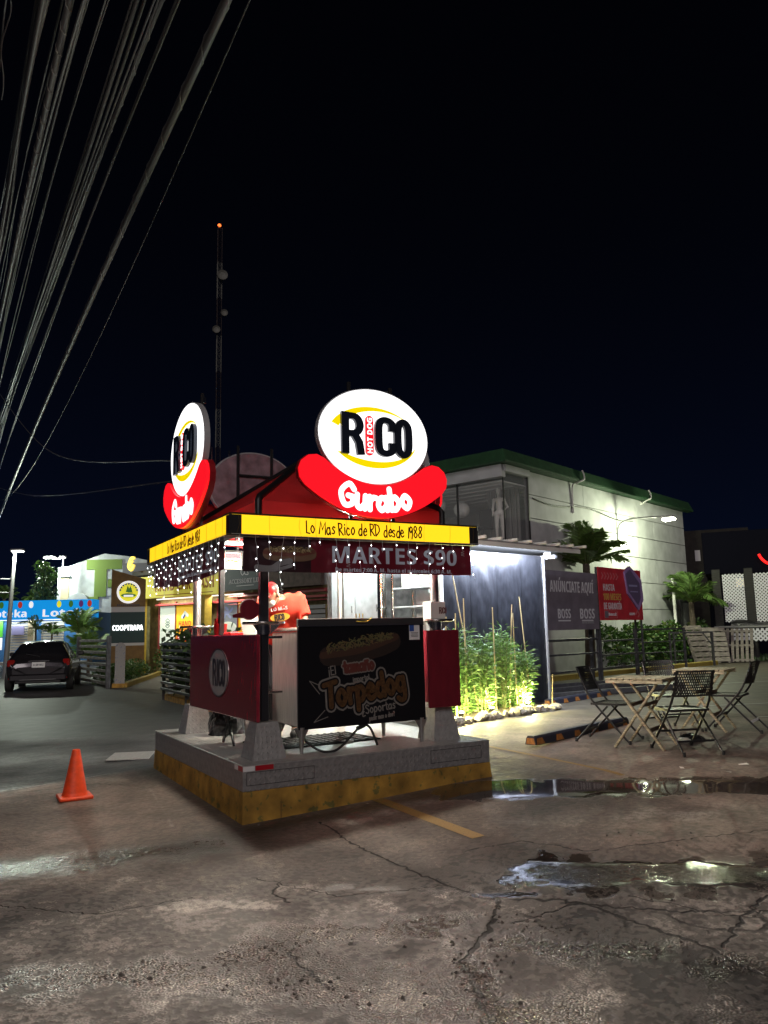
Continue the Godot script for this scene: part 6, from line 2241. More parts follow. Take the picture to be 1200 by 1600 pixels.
# ---------------------------------------------------------------- the white hall
func make_hall() -> void:
	# x along the right-hand wall going away, z out towards the viewer's right
	var turn := PI / 2 - deg_to_rad(41.0)
	var at := Vector3(3.367, 0.1, -21.741)
	var t := thing("white_hall", "white panelled hall with a green eave and a dark glazed upper corner", "building", at, turn)
	var wide := 13.5
	var top := 6.0
	# wall boards, each its own, the joints recessed
	var rows := [0.0, 1.0, 2.0, 2.95, 3.85, 4.6, 5.3, 6.0]
	for r in 7:
		var cuts := [1.35, 4.8, 8.9, 13.5] if r % 2 == 0 else [1.35, 6.6, 10.4, 13.5]
		if r < 4: cuts[0] = 0.0
		for c in 3:
			var mb := Mb.new()
			var y0: float = rows[r]
			var y1: float = rows[r + 1]
			mb.box(Vector3((cuts[c] + cuts[c + 1]) / 2, (y0 + y1) / 2, -0.02), Vector3(cuts[c + 1] - cuts[c] - 0.012, y1 - y0 - 0.022, 0.04), 0.004)
			obj("wall_board", mb, M.hall_white if (r + c) % 3 else M.hall_white_b, t)
	var mb := Mb.new()
	mb.box(Vector3(wide / 2 + 0.7, 3.0, -0.12), Vector3(wide - 1.4, 6.0, 0.12))
	mb.box(Vector3(0.7, 1.92, -0.12), Vector3(1.4, 3.84, 0.12))
	mb.box(Vector3(wide - 0.06, 3.0, -4.0), Vector3(0.12, 5.99, 7.7))
	obj("wall_core", mb, M.joint_dark, t)
	# left facade: sill storey, glass above
	mb = Mb.new()
	mb.box(Vector3(-0.02, 1.92, -4.5), Vector3(0.2, 3.84, 9.0))
	obj("left_wall", mb, M.hall_white, t)
	mb = Mb.new()
	mb.box(Vector3(0.0, 5.82, -4.5), Vector3(0.22, 0.36, 9.04), 0.01)
	mb.box(Vector3(0.68, 5.9, -0.0), Vector3(1.32, 0.2, 0.18), 0.01)
	obj("lintel", mb, M.hall_white_b, t)
	# eave: sloping green fascia
	for s in 2:
		mb = Mb.new()
		var pr := PackedVector2Array([Vector2(0.0, 6.0), Vector2(0.26, 6.02), Vector2(0.26, 6.07), Vector2(0.08, 6.43), Vector2(0.0, 6.43)])
		if s == 0:
			var e := wide + 0.55
			for i in pr.size():
				var p := pr[i]
				var q := pr[(i + 1) % pr.size()]
				mb.quad(Vector3(-p.x, p.y, p.x), Vector3(e, p.y, p.x), Vector3(e, q.y, q.x), Vector3(-q.x, q.y, q.x))
		else:
			for i in pr.size():
				var p := pr[i]
				var q := pr[(i + 1) % pr.size()]
				mb.quad(Vector3(-p.x, p.y, -10.0), Vector3(-p.x, p.y, p.x), Vector3(-q.x, q.y, q.x), Vector3(-q.x, q.y, -10.0))
		obj("eave", mb, M.eave_green, t)
	mb = Mb.new()
	mb.box(Vector3(wide / 2 + 0.1, 6.21, -4.6), Vector3(wide + 0.1, 0.36, 9.1))
	obj("roof", mb, M.eave_green, t)
	# glazed corner room
	mb = Mb.new()
	mb.box(Vector3(2.5, 3.88, -4.0), Vector3(5.0, 0.08, 7.8))
	obj("room_floor", mb, M.room_wall, t)
	mb = Mb.new()
	mb.box(Vector3(2.4, 5.55, -3.9), Vector3(4.7, 0.04, 7.6))
	for i in 6: mb.box(Vector3(0.35 + 0.55 * i, 5.515, -3.9), Vector3(0.06, 0.03, 7.4))
	obj("room_ceiling", mb, M.room_ceiling, t)
	mb = Mb.new()
	mb.box(Vector3(4.9, 4.7, -4.0), Vector3(0.1, 1.7, 7.8))
	mb.box(Vector3(2.4, 4.7, -7.8), Vector3(4.8, 1.7, 0.1))
	obj("room_wall", mb, M.room_wall, t)
	mb = Mb.new()
	for i in 12: mb.box(Vector3(1.32 - 0.045 * (i % 2), 4.75, -0.35 - 0.09 * i), Vector3(0.05, 1.7, 0.085), 0.015)
	obj("curtain", mb, M.curtain, t)
	for q: Array in [[0, -0.02, -1.6], [0, -0.02, -3.2], [0, -0.02, -4.8], [0, -0.02, -6.4], [0, -0.02, -8.0]]:
		mb = Mb.new()
		mb.box(Vector3(0.02, 4.74, q[2]), Vector3(0.05, 1.78, 0.05), 0.004)
		obj("mullion", mb, M.dark_metal, t)
	mb = Mb.new()
	mb.box(Vector3(0.02, 4.74, -0.02), Vector3(0.03, 1.78, 0.03))
	mb.box(Vector3(1.33, 4.83, -0.02), Vector3(0.05, 1.97, 0.06))
	obj("corner_frame", mb, M.dark_metal, t)
	for i in 5:
		mb = Mb.new()
		mb.box(Vector3(0.02, 4.74, -0.8 - 1.6 * i), Vector3(0.008, 1.76, 1.55))
		obj("window_pane", mb, M.pane, t)
	mb = Mb.new()
	mb.box(Vector3(0.68, 4.82, -0.02), Vector3(1.28, 1.94, 0.008))
	obj("window_pane", mb, M.pane, t)
	# cables on the wall
	mb = Mb.new()
	var cab := []
	for i in 20:
		var u := i / 19.0
		cab.append(Vector3(1.5 + u * 7.0, 5.2 - 0.05 * u - 0.08 * sin(PI * u * 3.0), 0.03))
	mb.tube(cab, 0.018, 6)
	obj("wall_cable", mb, M.dark_metal, t)
	for x: float in [4.0, 9.3]:
		mb = Mb.new()
		mb.tube(curve3([Vector3(x, 5.0 if x < 5 else 5.95, 0.03), Vector3(x, 5.85, 0.05), Vector3(x + 0.1, 5.98, 0.2), Vector3(x + 0.3, 6.08, 0.31), Vector3(x + 0.5, 6.28, 0.22), Vector3(x + 0.6, 6.44, 0.12)], 4), 0.03, 6)
		obj("down_cable", mb, M.trim_pale, t)
	var wp := func(x: float, y: float, z: float) -> Vector3: return at + Vector3(x, y, z).rotated(Vector3.UP, turn)
	# wall lamp: bracket, arm and a glowing head, and a second floodlight close to the wall
	var l := thing("wall_lamp", "bright lamp head on a curved arm from the hall's wall", "wall lamp", wp.call(7.2, 4.45, 0.0), turn)
	mb = Mb.new()
	mb.box(Vector3(0.0, 0.12, 0.03), Vector3(0.12, 0.5, 0.05), 0.01)
	obj("bracket", mb, M.trim_grey, l)
	mb = Mb.new()
	mb.tube(curve3([Vector3(0.0, 0.3, 0.05), Vector3(0.02, 0.52, 0.15), Vector3(0.1, 0.62, 0.6), Vector3(0.26, 0.6, 1.55)], 5), 0.03, 8)
	obj("arm", mb, M.trim_grey, l)
	mb = Mb.new()
	mb.box(Vector3(0.3, 0.57, 1.72), Vector3(0.2, 0.08, 0.36), 0.02)
	obj("lamp_head", mb, M.trim_grey, l)
	mb = Mb.new()
	mb.box(Vector3(0.3, 0.49, 1.72), Vector3(0.26, 0.09, 0.4), 0.03)
	obj("lamp_lens", mb, M.lamp_green, l)
	bulb(l, Vector3(0.3, 0.36, 1.75), 18.0, Color(0.96, 1.0, 0.84), 0.08)
	l = thing("flood_light", "small floodlight close to the hall wall, below the curved lamp arm", "floodlight", wp.call(7.35, 4.2, 0.0), turn)
	mb = Mb.new()
	mb.box(Vector3(0, 0, 0.05), Vector3(0.2, 0.14, 0.1), 0.01)
	obj("housing", mb, M.trim_grey, l)
	mb = Mb.new()
	mb.box(Vector3(0, -0.02, 0.115), Vector3(0.36, 0.26, 0.05), 0.02)
	obj("lens", mb, M.lamp_green, l)
	bulb(l, Vector3(0, -0.03, 0.3), 1.1, Color(0.96, 1.0, 0.84), 0.06)
	# figures in the glazed room
	var man := thing("mannequin", "white mannequin standing behind the hall's upper corner glass", "mannequin", wp.call(0.75, 3.92, -0.65), turn - 1.2)
	mb = Mb.new()
	skin(mb, [[Vector3(-0.07, 0.82, 0), Vector3(0.07, 0.82, 0), 0.09, 0.09], [Vector3(0, 0.85, 0), Vector3(0, 1.08, 0), 0.085, 0.08], [Vector3(0, 1.05, 0), Vector3(0, 1.2, 0), 0.09, 0.09], [Vector3(-0.13, 1.24, 0), Vector3(0.13, 1.24, 0), 0.045, 0.045], [Vector3(0, 1.24, 0), Vector3(0, 1.38, 0.02), 0.04, 0.035], [Vector3(0, 1.44, 0.03), Vector3(0, 1.5, 0.02), 0.062, 0.072],
		[Vector3(0.15, 1.23, 0), Vector3(0.24, 1.0, -0.06), 0.04, 0.032], [Vector3(0.24, 1.0, -0.06), Vector3(0.12, 0.86, 0.1), 0.031, 0.022], [Vector3(-0.15, 1.23, 0), Vector3(-0.19, 0.97, 0), 0.04, 0.032], [Vector3(-0.19, 0.97, 0), Vector3(-0.19, 0.75, 0.06), 0.031, 0.022],
		[Vector3(0.08, 0.8, 0), Vector3(0.08, 0.43, 0.02), 0.078, 0.05], [Vector3(0.08, 0.43, 0.02), Vector3(0.08, 0.06, 0), 0.048, 0.032], [Vector3(-0.08, 0.8, 0), Vector3(-0.09, 0.43, 0.02), 0.078, 0.05], [Vector3(-0.09, 0.43, 0.02), Vector3(-0.09, 0.06, 0), 0.048, 0.032], [Vector3(0.08, 0.03, 0), Vector3(0.09, 0.03, 0.12), 0.032, 0.028], [Vector3(-0.09, 0.03, 0), Vector3(-0.1, 0.03, 0.12), 0.032, 0.028]], 0.022, 0.04)
	obj("figure", mb, M.mannequin, man)
	for i in 2:
		mb = Mb.new()
		for r in 10:
			for k in 18:
				var q: Array[Vector3] = []
				for c: Vector2 in [Vector2(0, 0), Vector2(0, 1), Vector2(1, 1), Vector2(1, 0)]:
					var th := PI * (r + c.x) / 10
					var g := TAU * (k + c.y) / 18
					var rr := 0.24 * (1.0 + 0.02 * cos((r + c.x) * PI * 2))
					q.append(Vector3(sin(th) * cos(g), -cos(th), -sin(th) * sin(g)) * rr)
				mb.quad(q[0], q[1], q[2], q[3])
		tag(obj("paper_lantern", mb, M.lantern, self, wp.call([0.6, 0.7][i], [5.22, 5.0][i], [-2.75, -1.95][i])), ["left round paper lantern behind the hall's upper glass", "right, lower paper lantern behind the hall's upper glass"][i], "paper lantern", "paper lanterns in the hall")
	var ch := thing("office_chair", "dark chair behind the hall's upper glass beside the mannequin", "chair", wp.call(0.8, 3.92, -1.3), turn)
	mb = Mb.new()
	mb.box(Vector3(0, 0.45, 0), Vector3(0.5, 0.08, 0.5), 0.03)
	obj("seat", mb, M.black_paint, ch)
	mb = Mb.new()
	mb.box(Vector3(0.22, 0.75, 0), Vector3(0.08, 0.6, 0.48), 0.04)
	obj("backrest", mb, M.black_paint, ch)
	mb = Mb.new()
	mb.tube([Vector3(0, 0.05, 0), Vector3(0, 0.42, 0)], 0.04, 8)
	for i in 5: mb.bar(Vector3(0, 0.06, 0), Vector3(0.28 * cos(i * TAU / 5), 0.03, 0.28 * sin(i * TAU / 5)), 0.04, 0.03)
	obj("base", mb, M.black_paint, ch)
	# tent-like white sail by the wall, post, bench
	var pl := thing("white_post", "thin white post with a small dark spike before the hall wall", "post", wp.call(10.6, 0.0, 0.5), turn)
	mb = Mb.new()
	mb.box(Vector3(0, 1.6, 0), Vector3(0.09, 3.2, 0.09), 0.006)
	obj("shaft", mb, M.white_paint, pl)
	mb = Mb.new()
	mb.bar(Vector3(0.02, 3.0, 0), Vector3(0.4, 2.55, 0.05), 0.05, 0.03)
	obj("spike", mb, M.black_paint, pl)
	var gt := thing("barred_gate", "low dark gate with vertical white bars before the hall wall", "gate", wp.call(11.4, 1.2, 0.45), turn)
	mb = Mb.new()
	mb.box(Vector3(0.6, 1.1, 0), Vector3(1.3, 0.1, 0.06), 0.01)
	mb.box(Vector3(0.0, 0.55, 0), Vector3(0.06, 1.1, 0.06), 0.01)
	mb.box(Vector3(1.2, 0.55, 0), Vector3(0.06, 1.1, 0.06), 0.01)
	obj("gate_frame", mb, M.black_paint, gt)
	for i in 8:
		mb = Mb.new()
		mb.box(Vector3(0.14 + 0.13 * i, 0.53, 0), Vector3(0.05, 1.04, 0.03))
		obj("bar", mb, M.trim_grey, gt)
	# beds and greenery before the hall
	palm("palm_tree", "large palm before the hall's wall lamp, above the advert boards", on(6.1, -24.1), 3.25, 32, 1.75, 0.13, 0.5, "palms by the white hall")
	palm("palm_tree", "smaller palm above the hedge at the hall's far end", on(11.3, -29.2), 2.2, 26, 1.6, 0.11, 0.6, "palms by the white hall")
	hedge("broad-leaved hedge between the red board and the lattice bar", Vector3(6.6, 0.1, -25.8), Vector3(12.2, 0.1, -30.2), 1.1, 1.5, 6000, 0.095)
	# low kerb and paving strip in front of the hedge
	mb = Mb.new()
	mb.bar(on(3.6, -19.6, 0.06), on(11.2, -27.4, 0.06), 0.2, 0.16, 0.01)
	tag(obj("bed_kerb", mb, M.kerb_yellow, self), "pale kerb along the hedge bed before the hall", "", "", "structure")
	var lawn := Mb.new()
	for i in 1500:
		var p := Vector2(rng.randf_range(12.2, 18.0), rng.randf_range(-33.5, -29.2))
		var g := rng.randf_range(0.6, 1.3)
		lawn.col = Color(0.04 * g, 0.09 * g, 0.02 * g)
		var d := (Vector3(0, 1, 0) + rand_dir() * 0.5).normalized()
		leaf(lawn, on(p.x, p.y), d, Vector3(1, 0, 0.3).normalized(), rng.randf_range(0.12, 0.24), 0.02)
	tag(obj("grass", lawn, M.foliage, self), "short grass below the lattice bar", "", "", "stuff")

func hedge(label: String, a: Vector3, b: Vector3, w: float, h: float, n: int, size: float) -> void:
	var t := thing("hedge", label, "hedge", a)
	var fol := Mb.new()
	var d := b - a
	var o := d.cross(Vector3.UP).normalized()
	for i in n:
		var u := rng.randf()
		var ang := rng.randf() * PI
		var s := 1.0 if rng.randf() < 0.7 else rng.randf_range(0.6, 1.0)
		var hh := h * (0.88 + 0.12 * sin(u * 23.0) + 0.06 * sin(u * 51.0))
		var y := pow(rng.randf(), 0.6) * hh
		var prof := sqrt(maxf(0.0, 1.0 - pow(y / hh, 4)))
		var p := d * u + o * cos(ang) * w * 0.5 * prof * s + Vector3(0, y, 0)
		var r := (o * cos(ang) * 0.8 + rand_dir() * 0.7 + Vector3(0, 0.5, 0)).normalized()
		var g := rng.randf_range(0.55, 1.4)
		fol.col = Color(0.045 * g, 0.105 * g, 0.02 * g) if rng.randf() < 0.85 else Color(0.12 * g, 0.16 * g, 0.04 * g)
		leaf(fol, p, r, r.cross(rand_dir()).normalized(), size * rng.randf_range(1.3, 2.2), size * rng.randf_range(0.4, 0.6), 0.2)
	obj("foliage", fol, M.foliage, t)
	var stems := Mb.new()
	var k := int(d.length() / 0.5)
	for i in k:
		var p := d * ((i + 0.5) / k)
		stems.tube([p, p + Vector3(0.05, h * 0.4, 0.03), p + Vector3(-0.04, h * 0.8, 0.0)], [0.025, 0.018, 0.008], 5)
	obj("stem", stems, M.palm_bark, t)

# ---------------------------------------------------------------- left-hand side
func make_car() -> void:
	# local: nose towards -z, origin at the middle of the rear axle's ground line
	var t := thing("parked_car", "dark grey hatchback seen from behind before the blue shop", "car", Vector3(-10.0, 0.05, -23.1), deg_to_rad(17.0))
	# cross-sections from tail to nose: z, half width low, half width belt, belt height, roof height, half width roof, sill
	var S := [[0.62, 0.66, 0.68, 0.72, 0.75, 0.6, 0.34], [0.56, 0.8, 0.82, 0.84, 0.9, 0.66, 0.28], [0.42, 0.845, 0.855, 0.93, 1.02, 0.66, 0.24], [0.22, 0.85, 0.86, 0.96, 1.32, 0.6, 0.22], [0.02, 0.85, 0.86, 0.96, 1.46, 0.57, 0.22], [-0.6, 0.85, 0.86, 0.95, 1.52, 0.575, 0.2], [-1.4, 0.85, 0.855, 0.93, 1.5, 0.575, 0.2], [-1.95, 0.85, 0.85, 0.92, 1.32, 0.6, 0.2], [-2.5, 0.845, 0.84, 0.91, 0.99, 0.66, 0.2], [-3.1, 0.82, 0.8, 0.84, 0.86, 0.62, 0.22], [-3.42, 0.7, 0.66, 0.66, 0.68, 0.5, 0.26]]
	var ring := func(q: Array) -> Array[Vector3]:
		var r: Array[Vector3] = []
		var s: Array = q.duplicate()
		for c: int in [3, 4]: s[c] *= 0.935
		var half := [Vector2(0.0, s[6]), Vector2(s[1] * 0.8, s[6]), Vector2(s[1] * 0.97, s[6] + 0.08), Vector2(s[1] + 0.01, lerpf(s[6], s[3], 0.5)), Vector2(s[2], s[3] - 0.06), Vector2(s[2] - 0.03, s[3]), Vector2(lerpf(s[2] - 0.03, s[5], 0.5), lerpf(s[3], s[4], 0.5)), Vector2(s[5] + 0.02, s[4] - 0.08), Vector2(s[5] - 0.06, s[4] - 0.015), Vector2(0.0, s[4] + 0.015)]
		for p: Vector2 in half: r.append(Vector3(p.x, p.y, s[0]))
		for i in range(half.size() - 2, 0, -1): r.append(Vector3(-half[i].x, half[i].y, s[0]))
		return r
	var rings := []
	for i in S.size() - 1:
		for k in 3:
			var s := []
			for c in 7: s.append(lerpf(S[i][c], S[i + 1][c], k / 3.0) + 0.0)
			rings.append(ring.call(s))
	rings.append(ring.call(S[-1]))
	var m: int = rings[0].size()
	var norms := []
	for i in rings.size():
		var row: Array[Vector3] = []
		for k in m:
			var a: Vector3 = rings[i][(k + 1) % m] - rings[i][(k - 1 + m) % m]
			var b: Vector3 = rings[mini(i + 1, rings.size() - 1)][k] - rings[maxi(i - 1, 0)][k]
			row.append(-a.cross(b).normalized() if a.cross(b).length() > 0 else Vector3.UP)
		norms.append(row)
	var body := Mb.new()
	var glass := Mb.new()
	for i in rings.size() - 1:
		for k in m:
			var l := (k + 1) % m
			var kk := k if k < 9 else m - 1 - k
			var z: float = rings[i][0].z
			var side_glass: bool = kk in [5, 6] and z < 0.1 and z > -2.0
			var rear_glass: bool = kk in [5, 6, 7, 8] and z <= 0.36 and z > 0.08 and z < 0.4
			var front_glass: bool = kk in [5, 6, 7, 8] and z < -1.5 and z > -2.35
			var mb := glass if (side_glass or rear_glass or front_glass) else body
			mb.sq(rings[i][k], rings[i + 1][k], rings[i + 1][l], rings[i][l], norms[i][k], norms[i + 1][k], norms[i + 1][l], norms[i][l])
	var tail: Array[Vector3] = rings[0]
	for k in range(1, m - 1): body.tri(tail[0], tail[k], tail[k + 1])
	obj("body", body, M.car_paint, t)
	obj("glazing", glass, M.car_glass, t)
	# rear details
	var mb := Mb.new()
	mb.box(Vector3(0, 0.4, 0.6), Vector3(1.5, 0.2, 0.12), 0.04)
	obj("bumper", mb, M.car_paint, t)
	mb = Mb.new()
	mb.box(Vector3(0, 0.28, 0.63), Vector3(1.2, 0.08, 0.06), 0.02)
	obj("diffuser", mb, M.black_paint, t)
	mb = Mb.new()
	mb.box(Vector3(0, 0.345, 0.664), Vector3(0.95, 0.02, 0.012), 0.004)
	obj("chrome_strip", mb, M.chrome, t)
	mb = Mb.new()
	mb.box(Vector3(0.0, 0.75, 0.615), Vector3(0.34, 0.15, 0.02), 0.004)
	var plate := obj("number_plate", mb, M.white_paint, t)
	text(plate, "A 481052", 0.055, M.letter_dark, Vector3(0, 0.75, 0.6265), {"width": 0.27, "depth": 0.003})
	mb = Mb.new()
	mb.box(Vector3(0, 0.86, 0.58), Vector3(0.55, 0.03, 0.03), 0.008)
	obj("tailgate_trim", mb, M.chrome, t)
	for s: float in [-1.0, 1.0]:
		mb = Mb.new()
		mb.x = Transform3D(Basis(Vector3.UP, -0.45 * s), Vector3(0.72 * s, 0.8, 0.52))
		mb.box(Vector3.ZERO, Vector3(0.2, 0.2, 0.1), 0.03)
		obj("tail_light", mb, M.tail_red, t)
		mb = Mb.new()
		mb.x = Transform3D(Basis(Vector3.UP, -0.4 * s), Vector3(0.7 * s, 0.38, 0.585))
		mb.box(Vector3.ZERO, Vector3(0.14, 0.04, 0.03), 0.01)
		obj("reflector", mb, M.tail_red, t)
		mb = Mb.new()
		mb.box(Vector3(0.96 * s, 1.02, -1.5), Vector3(0.2, 0.13, 0.1), 0.035)
		obj("mirror", mb, M.black_paint, t)
		for z: float in [0.0, -2.5]:
			mb = Mb.new()
			mb.x = Transform3D(Basis(Vector3.BACK, -PI / 2 * s), Vector3(0.72 * s, 0.3, z))
			mb.lathe([Vector2(0.2, 0.0), Vector2(0.3, 0.0), Vector2(0.305, 0.03), Vector2(0.305, 0.15), Vector2(0.285, 0.18), Vector2(0.2, 0.17)], 24)
			var tyre := obj("wheel", mb, M.rubber, t)
			mb = Mb.new()
			mb.x = Transform3D(Basis(Vector3.BACK, -PI / 2 * s), Vector3(0.72 * s, 0.3, z))
			mb.lathe([Vector2(0.0, 0.16), Vector2(0.06, 0.165), Vector2(0.19, 0.14), Vector2(0.2, 0.17)], 20)
			obj("rim", mb, M.chrome, tyre)
	mb = Mb.new()
	mb.tube([Vector3(0, 1.38, -0.1), Vector3(0, 1.6, 0.08)], [0.006, 0.003], 6)
	obj("antenna", mb, M.black_paint, t)
	mb = Mb.new()
	mb.bar(Vector3(0.0, 0.98, 0.45), Vector3(-0.35, 1.05, 0.4), 0.015, 0.012)
	obj("rear_wiper", mb, M.black_paint, t)

func make_left() -> void:
	make_car()
	# cone
	var t := thing("traffic_cone", "bright orange traffic cone standing left of the stall", "traffic cone", on(-2.98, -7.74), 0.5)
	var mb := Mb.new()
	mb.box(Vector3(0, 0.016, 0), Vector3(0.3, 0.032, 0.3), 0.008)
	obj("base", mb, M.cone_orange, t)
	mb = Mb.new()
	mb.lathe([Vector2(0.118, 0.032), Vector2(0.108, 0.06), Vector2(0.036, 0.44), Vector2(0.03, 0.445), Vector2(0.02, 0.44), Vector2(0.0, 0.44)], 28)
	obj("cone_body", mb, M.cone_orange, t)
	mb = Mb.new()
	mb.box(Vector3(0, 0.006, 0), Vector3(0.5, 0.012, 0.62), 0.004)
	tag(obj("manhole_cover", mb, M.plate_dull, self, on(-3.15, -9.93, -0.001), 0.15), "flat pale metal cover set in the driveway behind the cone", "manhole cover")
	# slatted gate by the pylon
	var a := Vector2(-8.08, -23.16)
	var b := Vector2(-10.27, -26.56)
	t = thing("slatted_gate", "open grey gate of wide horizontal slats beside the dark green pylon", "gate", on(a.x, a.y), PI - atan2(-(b.y - a.y), -(b.x - a.x)) if false else -atan2(b.y - a.y, b.x - a.x))
	var l := a.distance_to(b)
	for x: float in [0.0, l]:
		mb = Mb.new()
		mb.box(Vector3(x, 0.75, 0), Vector3(0.1, 1.5, 0.12), 0.006)
		obj("post", mb, M.frame_grey, t)
	for i in 8:
		mb = Mb.new()
		mb.box(Vector3(l / 2, 0.14 + 0.175 * i, 0.0), Vector3(l - 0.1, 0.085, 0.03), 0.004)
		obj("slat", mb, M.slat_pale, t)
	# slatted planter nearer the stall
	a = Vector2(-5.25, -18.6)
	b = Vector2(-3.2, -14.75)
	t = thing("slatted_planter", "dark slatted planter fence with leafy shrubs behind the stall's left side", "planter", on(a.x, a.y), -atan2(b.y - a.y, b.x - a.x))
	l = a.distance_to(b)
	for x: float in [0.0, l * 0.5, l]:
		mb = Mb.new()
		mb.box(Vector3(x, 0.65, -0.06), Vector3(0.07, 1.3, 0.07), 0.004)
		obj("post", mb, M.frame_dark, t)
	for i in 8:
		mb = Mb.new()
		mb.box(Vector3(l / 2, 0.26 + 0.145 * i, 0.0), Vector3(l, 0.06, 0.03), 0.004)
		obj("slat", mb, M.frame_grey if i % 2 else M.frame_dark, t)
		mb = Mb.new()
		mb.box(Vector3(0.0, 0.26 + 0.145 * i, -0.3), Vector3(0.03, 0.06, 0.6), 0.004)
		obj("end_slat", mb, M.frame_dark, t)
	mb = Mb.new()
	mb.box(Vector3(l / 2 + 0.1, 0.07, -0.3), Vector3(l - 0.1, 0.14, 0.5), 0.01)
	obj("base_wall", mb, M.yellow_concrete, t)
	var fol := Mb.new()
	for i in 1600:
		var p := Vector3(rng.randf() * l, rng.randf_range(0.3, 1.5), rng.randf_range(-0.6, -0.05))
		p.y += 0.12 * sin(p.x * 5.0)
		var d := (rand_dir() + Vector3(0, 0.5, 0.4)).normalized()
		var g := rng.randf_range(0.5, 1.3)
		fol.col = Color(0.05 * g, 0.09 * g, 0.03 * g)
		leaf(fol, p, d, d.cross(rand_dir()).normalized(), rng.randf_range(0.12, 0.22), rng.randf_range(0.035, 0.06), 0.25)
	obj("foliage", fol, M.foliage, t)
	mb = Mb.new()
	mb.box(Vector3(0, 0.5, 0), Vector3(0.3, 1.0, 0.22), 0.02)
	tag(obj("white_pillar", mb, M.white_wall, self, on(-5.2, -19.6), 0.3), "short white pillar glimpsed through the dark slatted planter", "pillar")
	# stone marker
	mb = Mb.new()
	var pr := PackedVector2Array([Vector2(-0.14, 0), Vector2(0.14, 0), Vector2(0.14, 1.18)])
	for i in 9: pr.append(Vector2(0.14 * cos(PI * i / 8), 1.18 + 0.12 * sin(PI * i / 8)))
	pr.append(Vector2(-0.14, 1.18))
	mb.prism(pr, -0.1, 0.1)
	t = thing("marker_post", "pale round-topped concrete marker post before the dark green pylon", "marker post", on(-7.85, -23.5), 0.3)
	obj("shaft", mb, M.stone_pale, t)
	mb = Mb.new()
	mb.box(Vector3(0, 0.06, 0), Vector3(0.42, 0.12, 0.34), 0.01)
	obj("base", mb, M.yellow_concrete, t)
	# kerb, hedges, grass
	mb = Mb.new()
	var ks := [Vector2(-7.7, -23.55), Vector2(-7.9, -25.0), Vector2(-8.2, -27.5), Vector2(-8.6, -30.4)]
	for i in 3: mb.bar(on(ks[i].x, ks[i].y, 0.06), on(ks[i + 1].x, ks[i + 1].y, 0.06), 0.16, 0.15, 0.012)
	tag(obj("kerb", mb, M.kerb_yellow, self), "yellow painted kerb curving behind the marker post", "", "", "structure")
	hedge("clipped low hedge before the dark green pylon, along the yellow kerb", Vector3(-8.65, 0.06, -24.6), Vector3(-9.1, 0.08, -29.2), 0.9, 0.62, 3500, 0.05)
	hedge("dark low hedge under the car wash posters", Vector3(-8.7, 0.08, -30.8), Vector3(-4.4, 0.08, -27.6), 0.9, 1.0, 3500, 0.07)
	make_pylon()
	make_car_wash()
	make_blue_shop()
	make_corner_house()
	# street lamp
	t = thing("street_lamp", "tall slim street lamp at the far left, its head glowing white", "street lamp", on(-14.1, -29.85), 0.0)
	mb = Mb.new()
	mb.tube([Vector3(-0.15, 0, 0), Vector3(-0.08, 2.5, 0), Vector3(0, 4.75, 0)], [0.1, 0.08, 0.06], 10)
	obj("pole", mb, M.trim_grey, t)
	mb = Mb.new()
	mb.tube([Vector3(-1.2, 3.72, 0), Vector3(-0.05, 3.7, 0)], 0.03, 6)
	mb.tube([Vector3(-1.2, 3.2, 0), Vector3(-0.07, 3.18, 0)], 0.03, 6)
	obj("crossbar", mb, M.trim_grey, t)
	mb = Mb.new()
	mb.box(Vector3(0.14, 4.79, 0.1), Vector3(0.5, 0.08, 0.24), 0.03)
	obj("lamp_head", mb, M.trim_grey, t)
	mb = Mb.new()
	mb.box(Vector3(0.16, 4.74, 0.12), Vector3(0.42, 0.05, 0.22), 0.02)
	obj("lamp_lens", mb, M.lamp_white, t)
	bulb(t, Vector3(0.16, 4.6, 0.15), 24.0, Color(0.95, 1.0, 0.92), 0.1)
	# small palms before the shop and clumps by the gate
	var names := ["thin young palm before the blue shop's left shutter", "thin young palm before the blue shop's right shutter", "feathery palm clump left of the pylon, upper", "feathery palm clump beside the slatted gate"]
	var at := [Vector2(-17.2, -39.0), Vector2(-16.0, -38.0), Vector2(-12.2, -31.5), Vector2(-11.4, -30.5)]
	for i in 4:
		palm("small_palm", names[i], on(at[i].x, at[i].y), [1.9, 1.7, 1.6, 0.7][i], [9, 9, 16, 18][i], [1.1, 1.0, 1.5, 1.5][i], 0.05, [0.9, 0.9, 0.55, 0.5][i], "small palms on the left")
	for i in 3:
		var q: Vector2 = [Vector2(-21.5, -55), Vector2(-24.6, -56), Vector2(-28, -58)][i]
		palm("roof_palm", ["palm crown rising behind the blue shop, right one", "palm crown rising behind the blue shop, middle one", "palm crown rising behind the blue shop, left one"][i], on(q.x, q.y), [4.2, 4.0, 4.4][i], 18, 1.5, 0.14, 0.6, "palms behind the shop")
	t = thing("leafy_tree", "slim lit tree left of the white and green house", "tree", on(-21.4, -49.5), 0.0)
	mb = Mb.new()
	mb.tube([Vector3(0, 0, 0), Vector3(0.1, 2.5, 0), Vector3(-0.1, 5.6, 0)], [0.12, 0.09, 0.03], 8)
	for i in 7: mb.tube([Vector3(0, 2.6 + i * 0.4, 0), Vector3(0.7 * cos(i * 2.4), 3.1 + i * 0.42, 0.7 * sin(i * 2.4))], [0.04, 0.012], 5)
	obj("trunk", mb, M.palm_bark, t)
	fol = Mb.new()
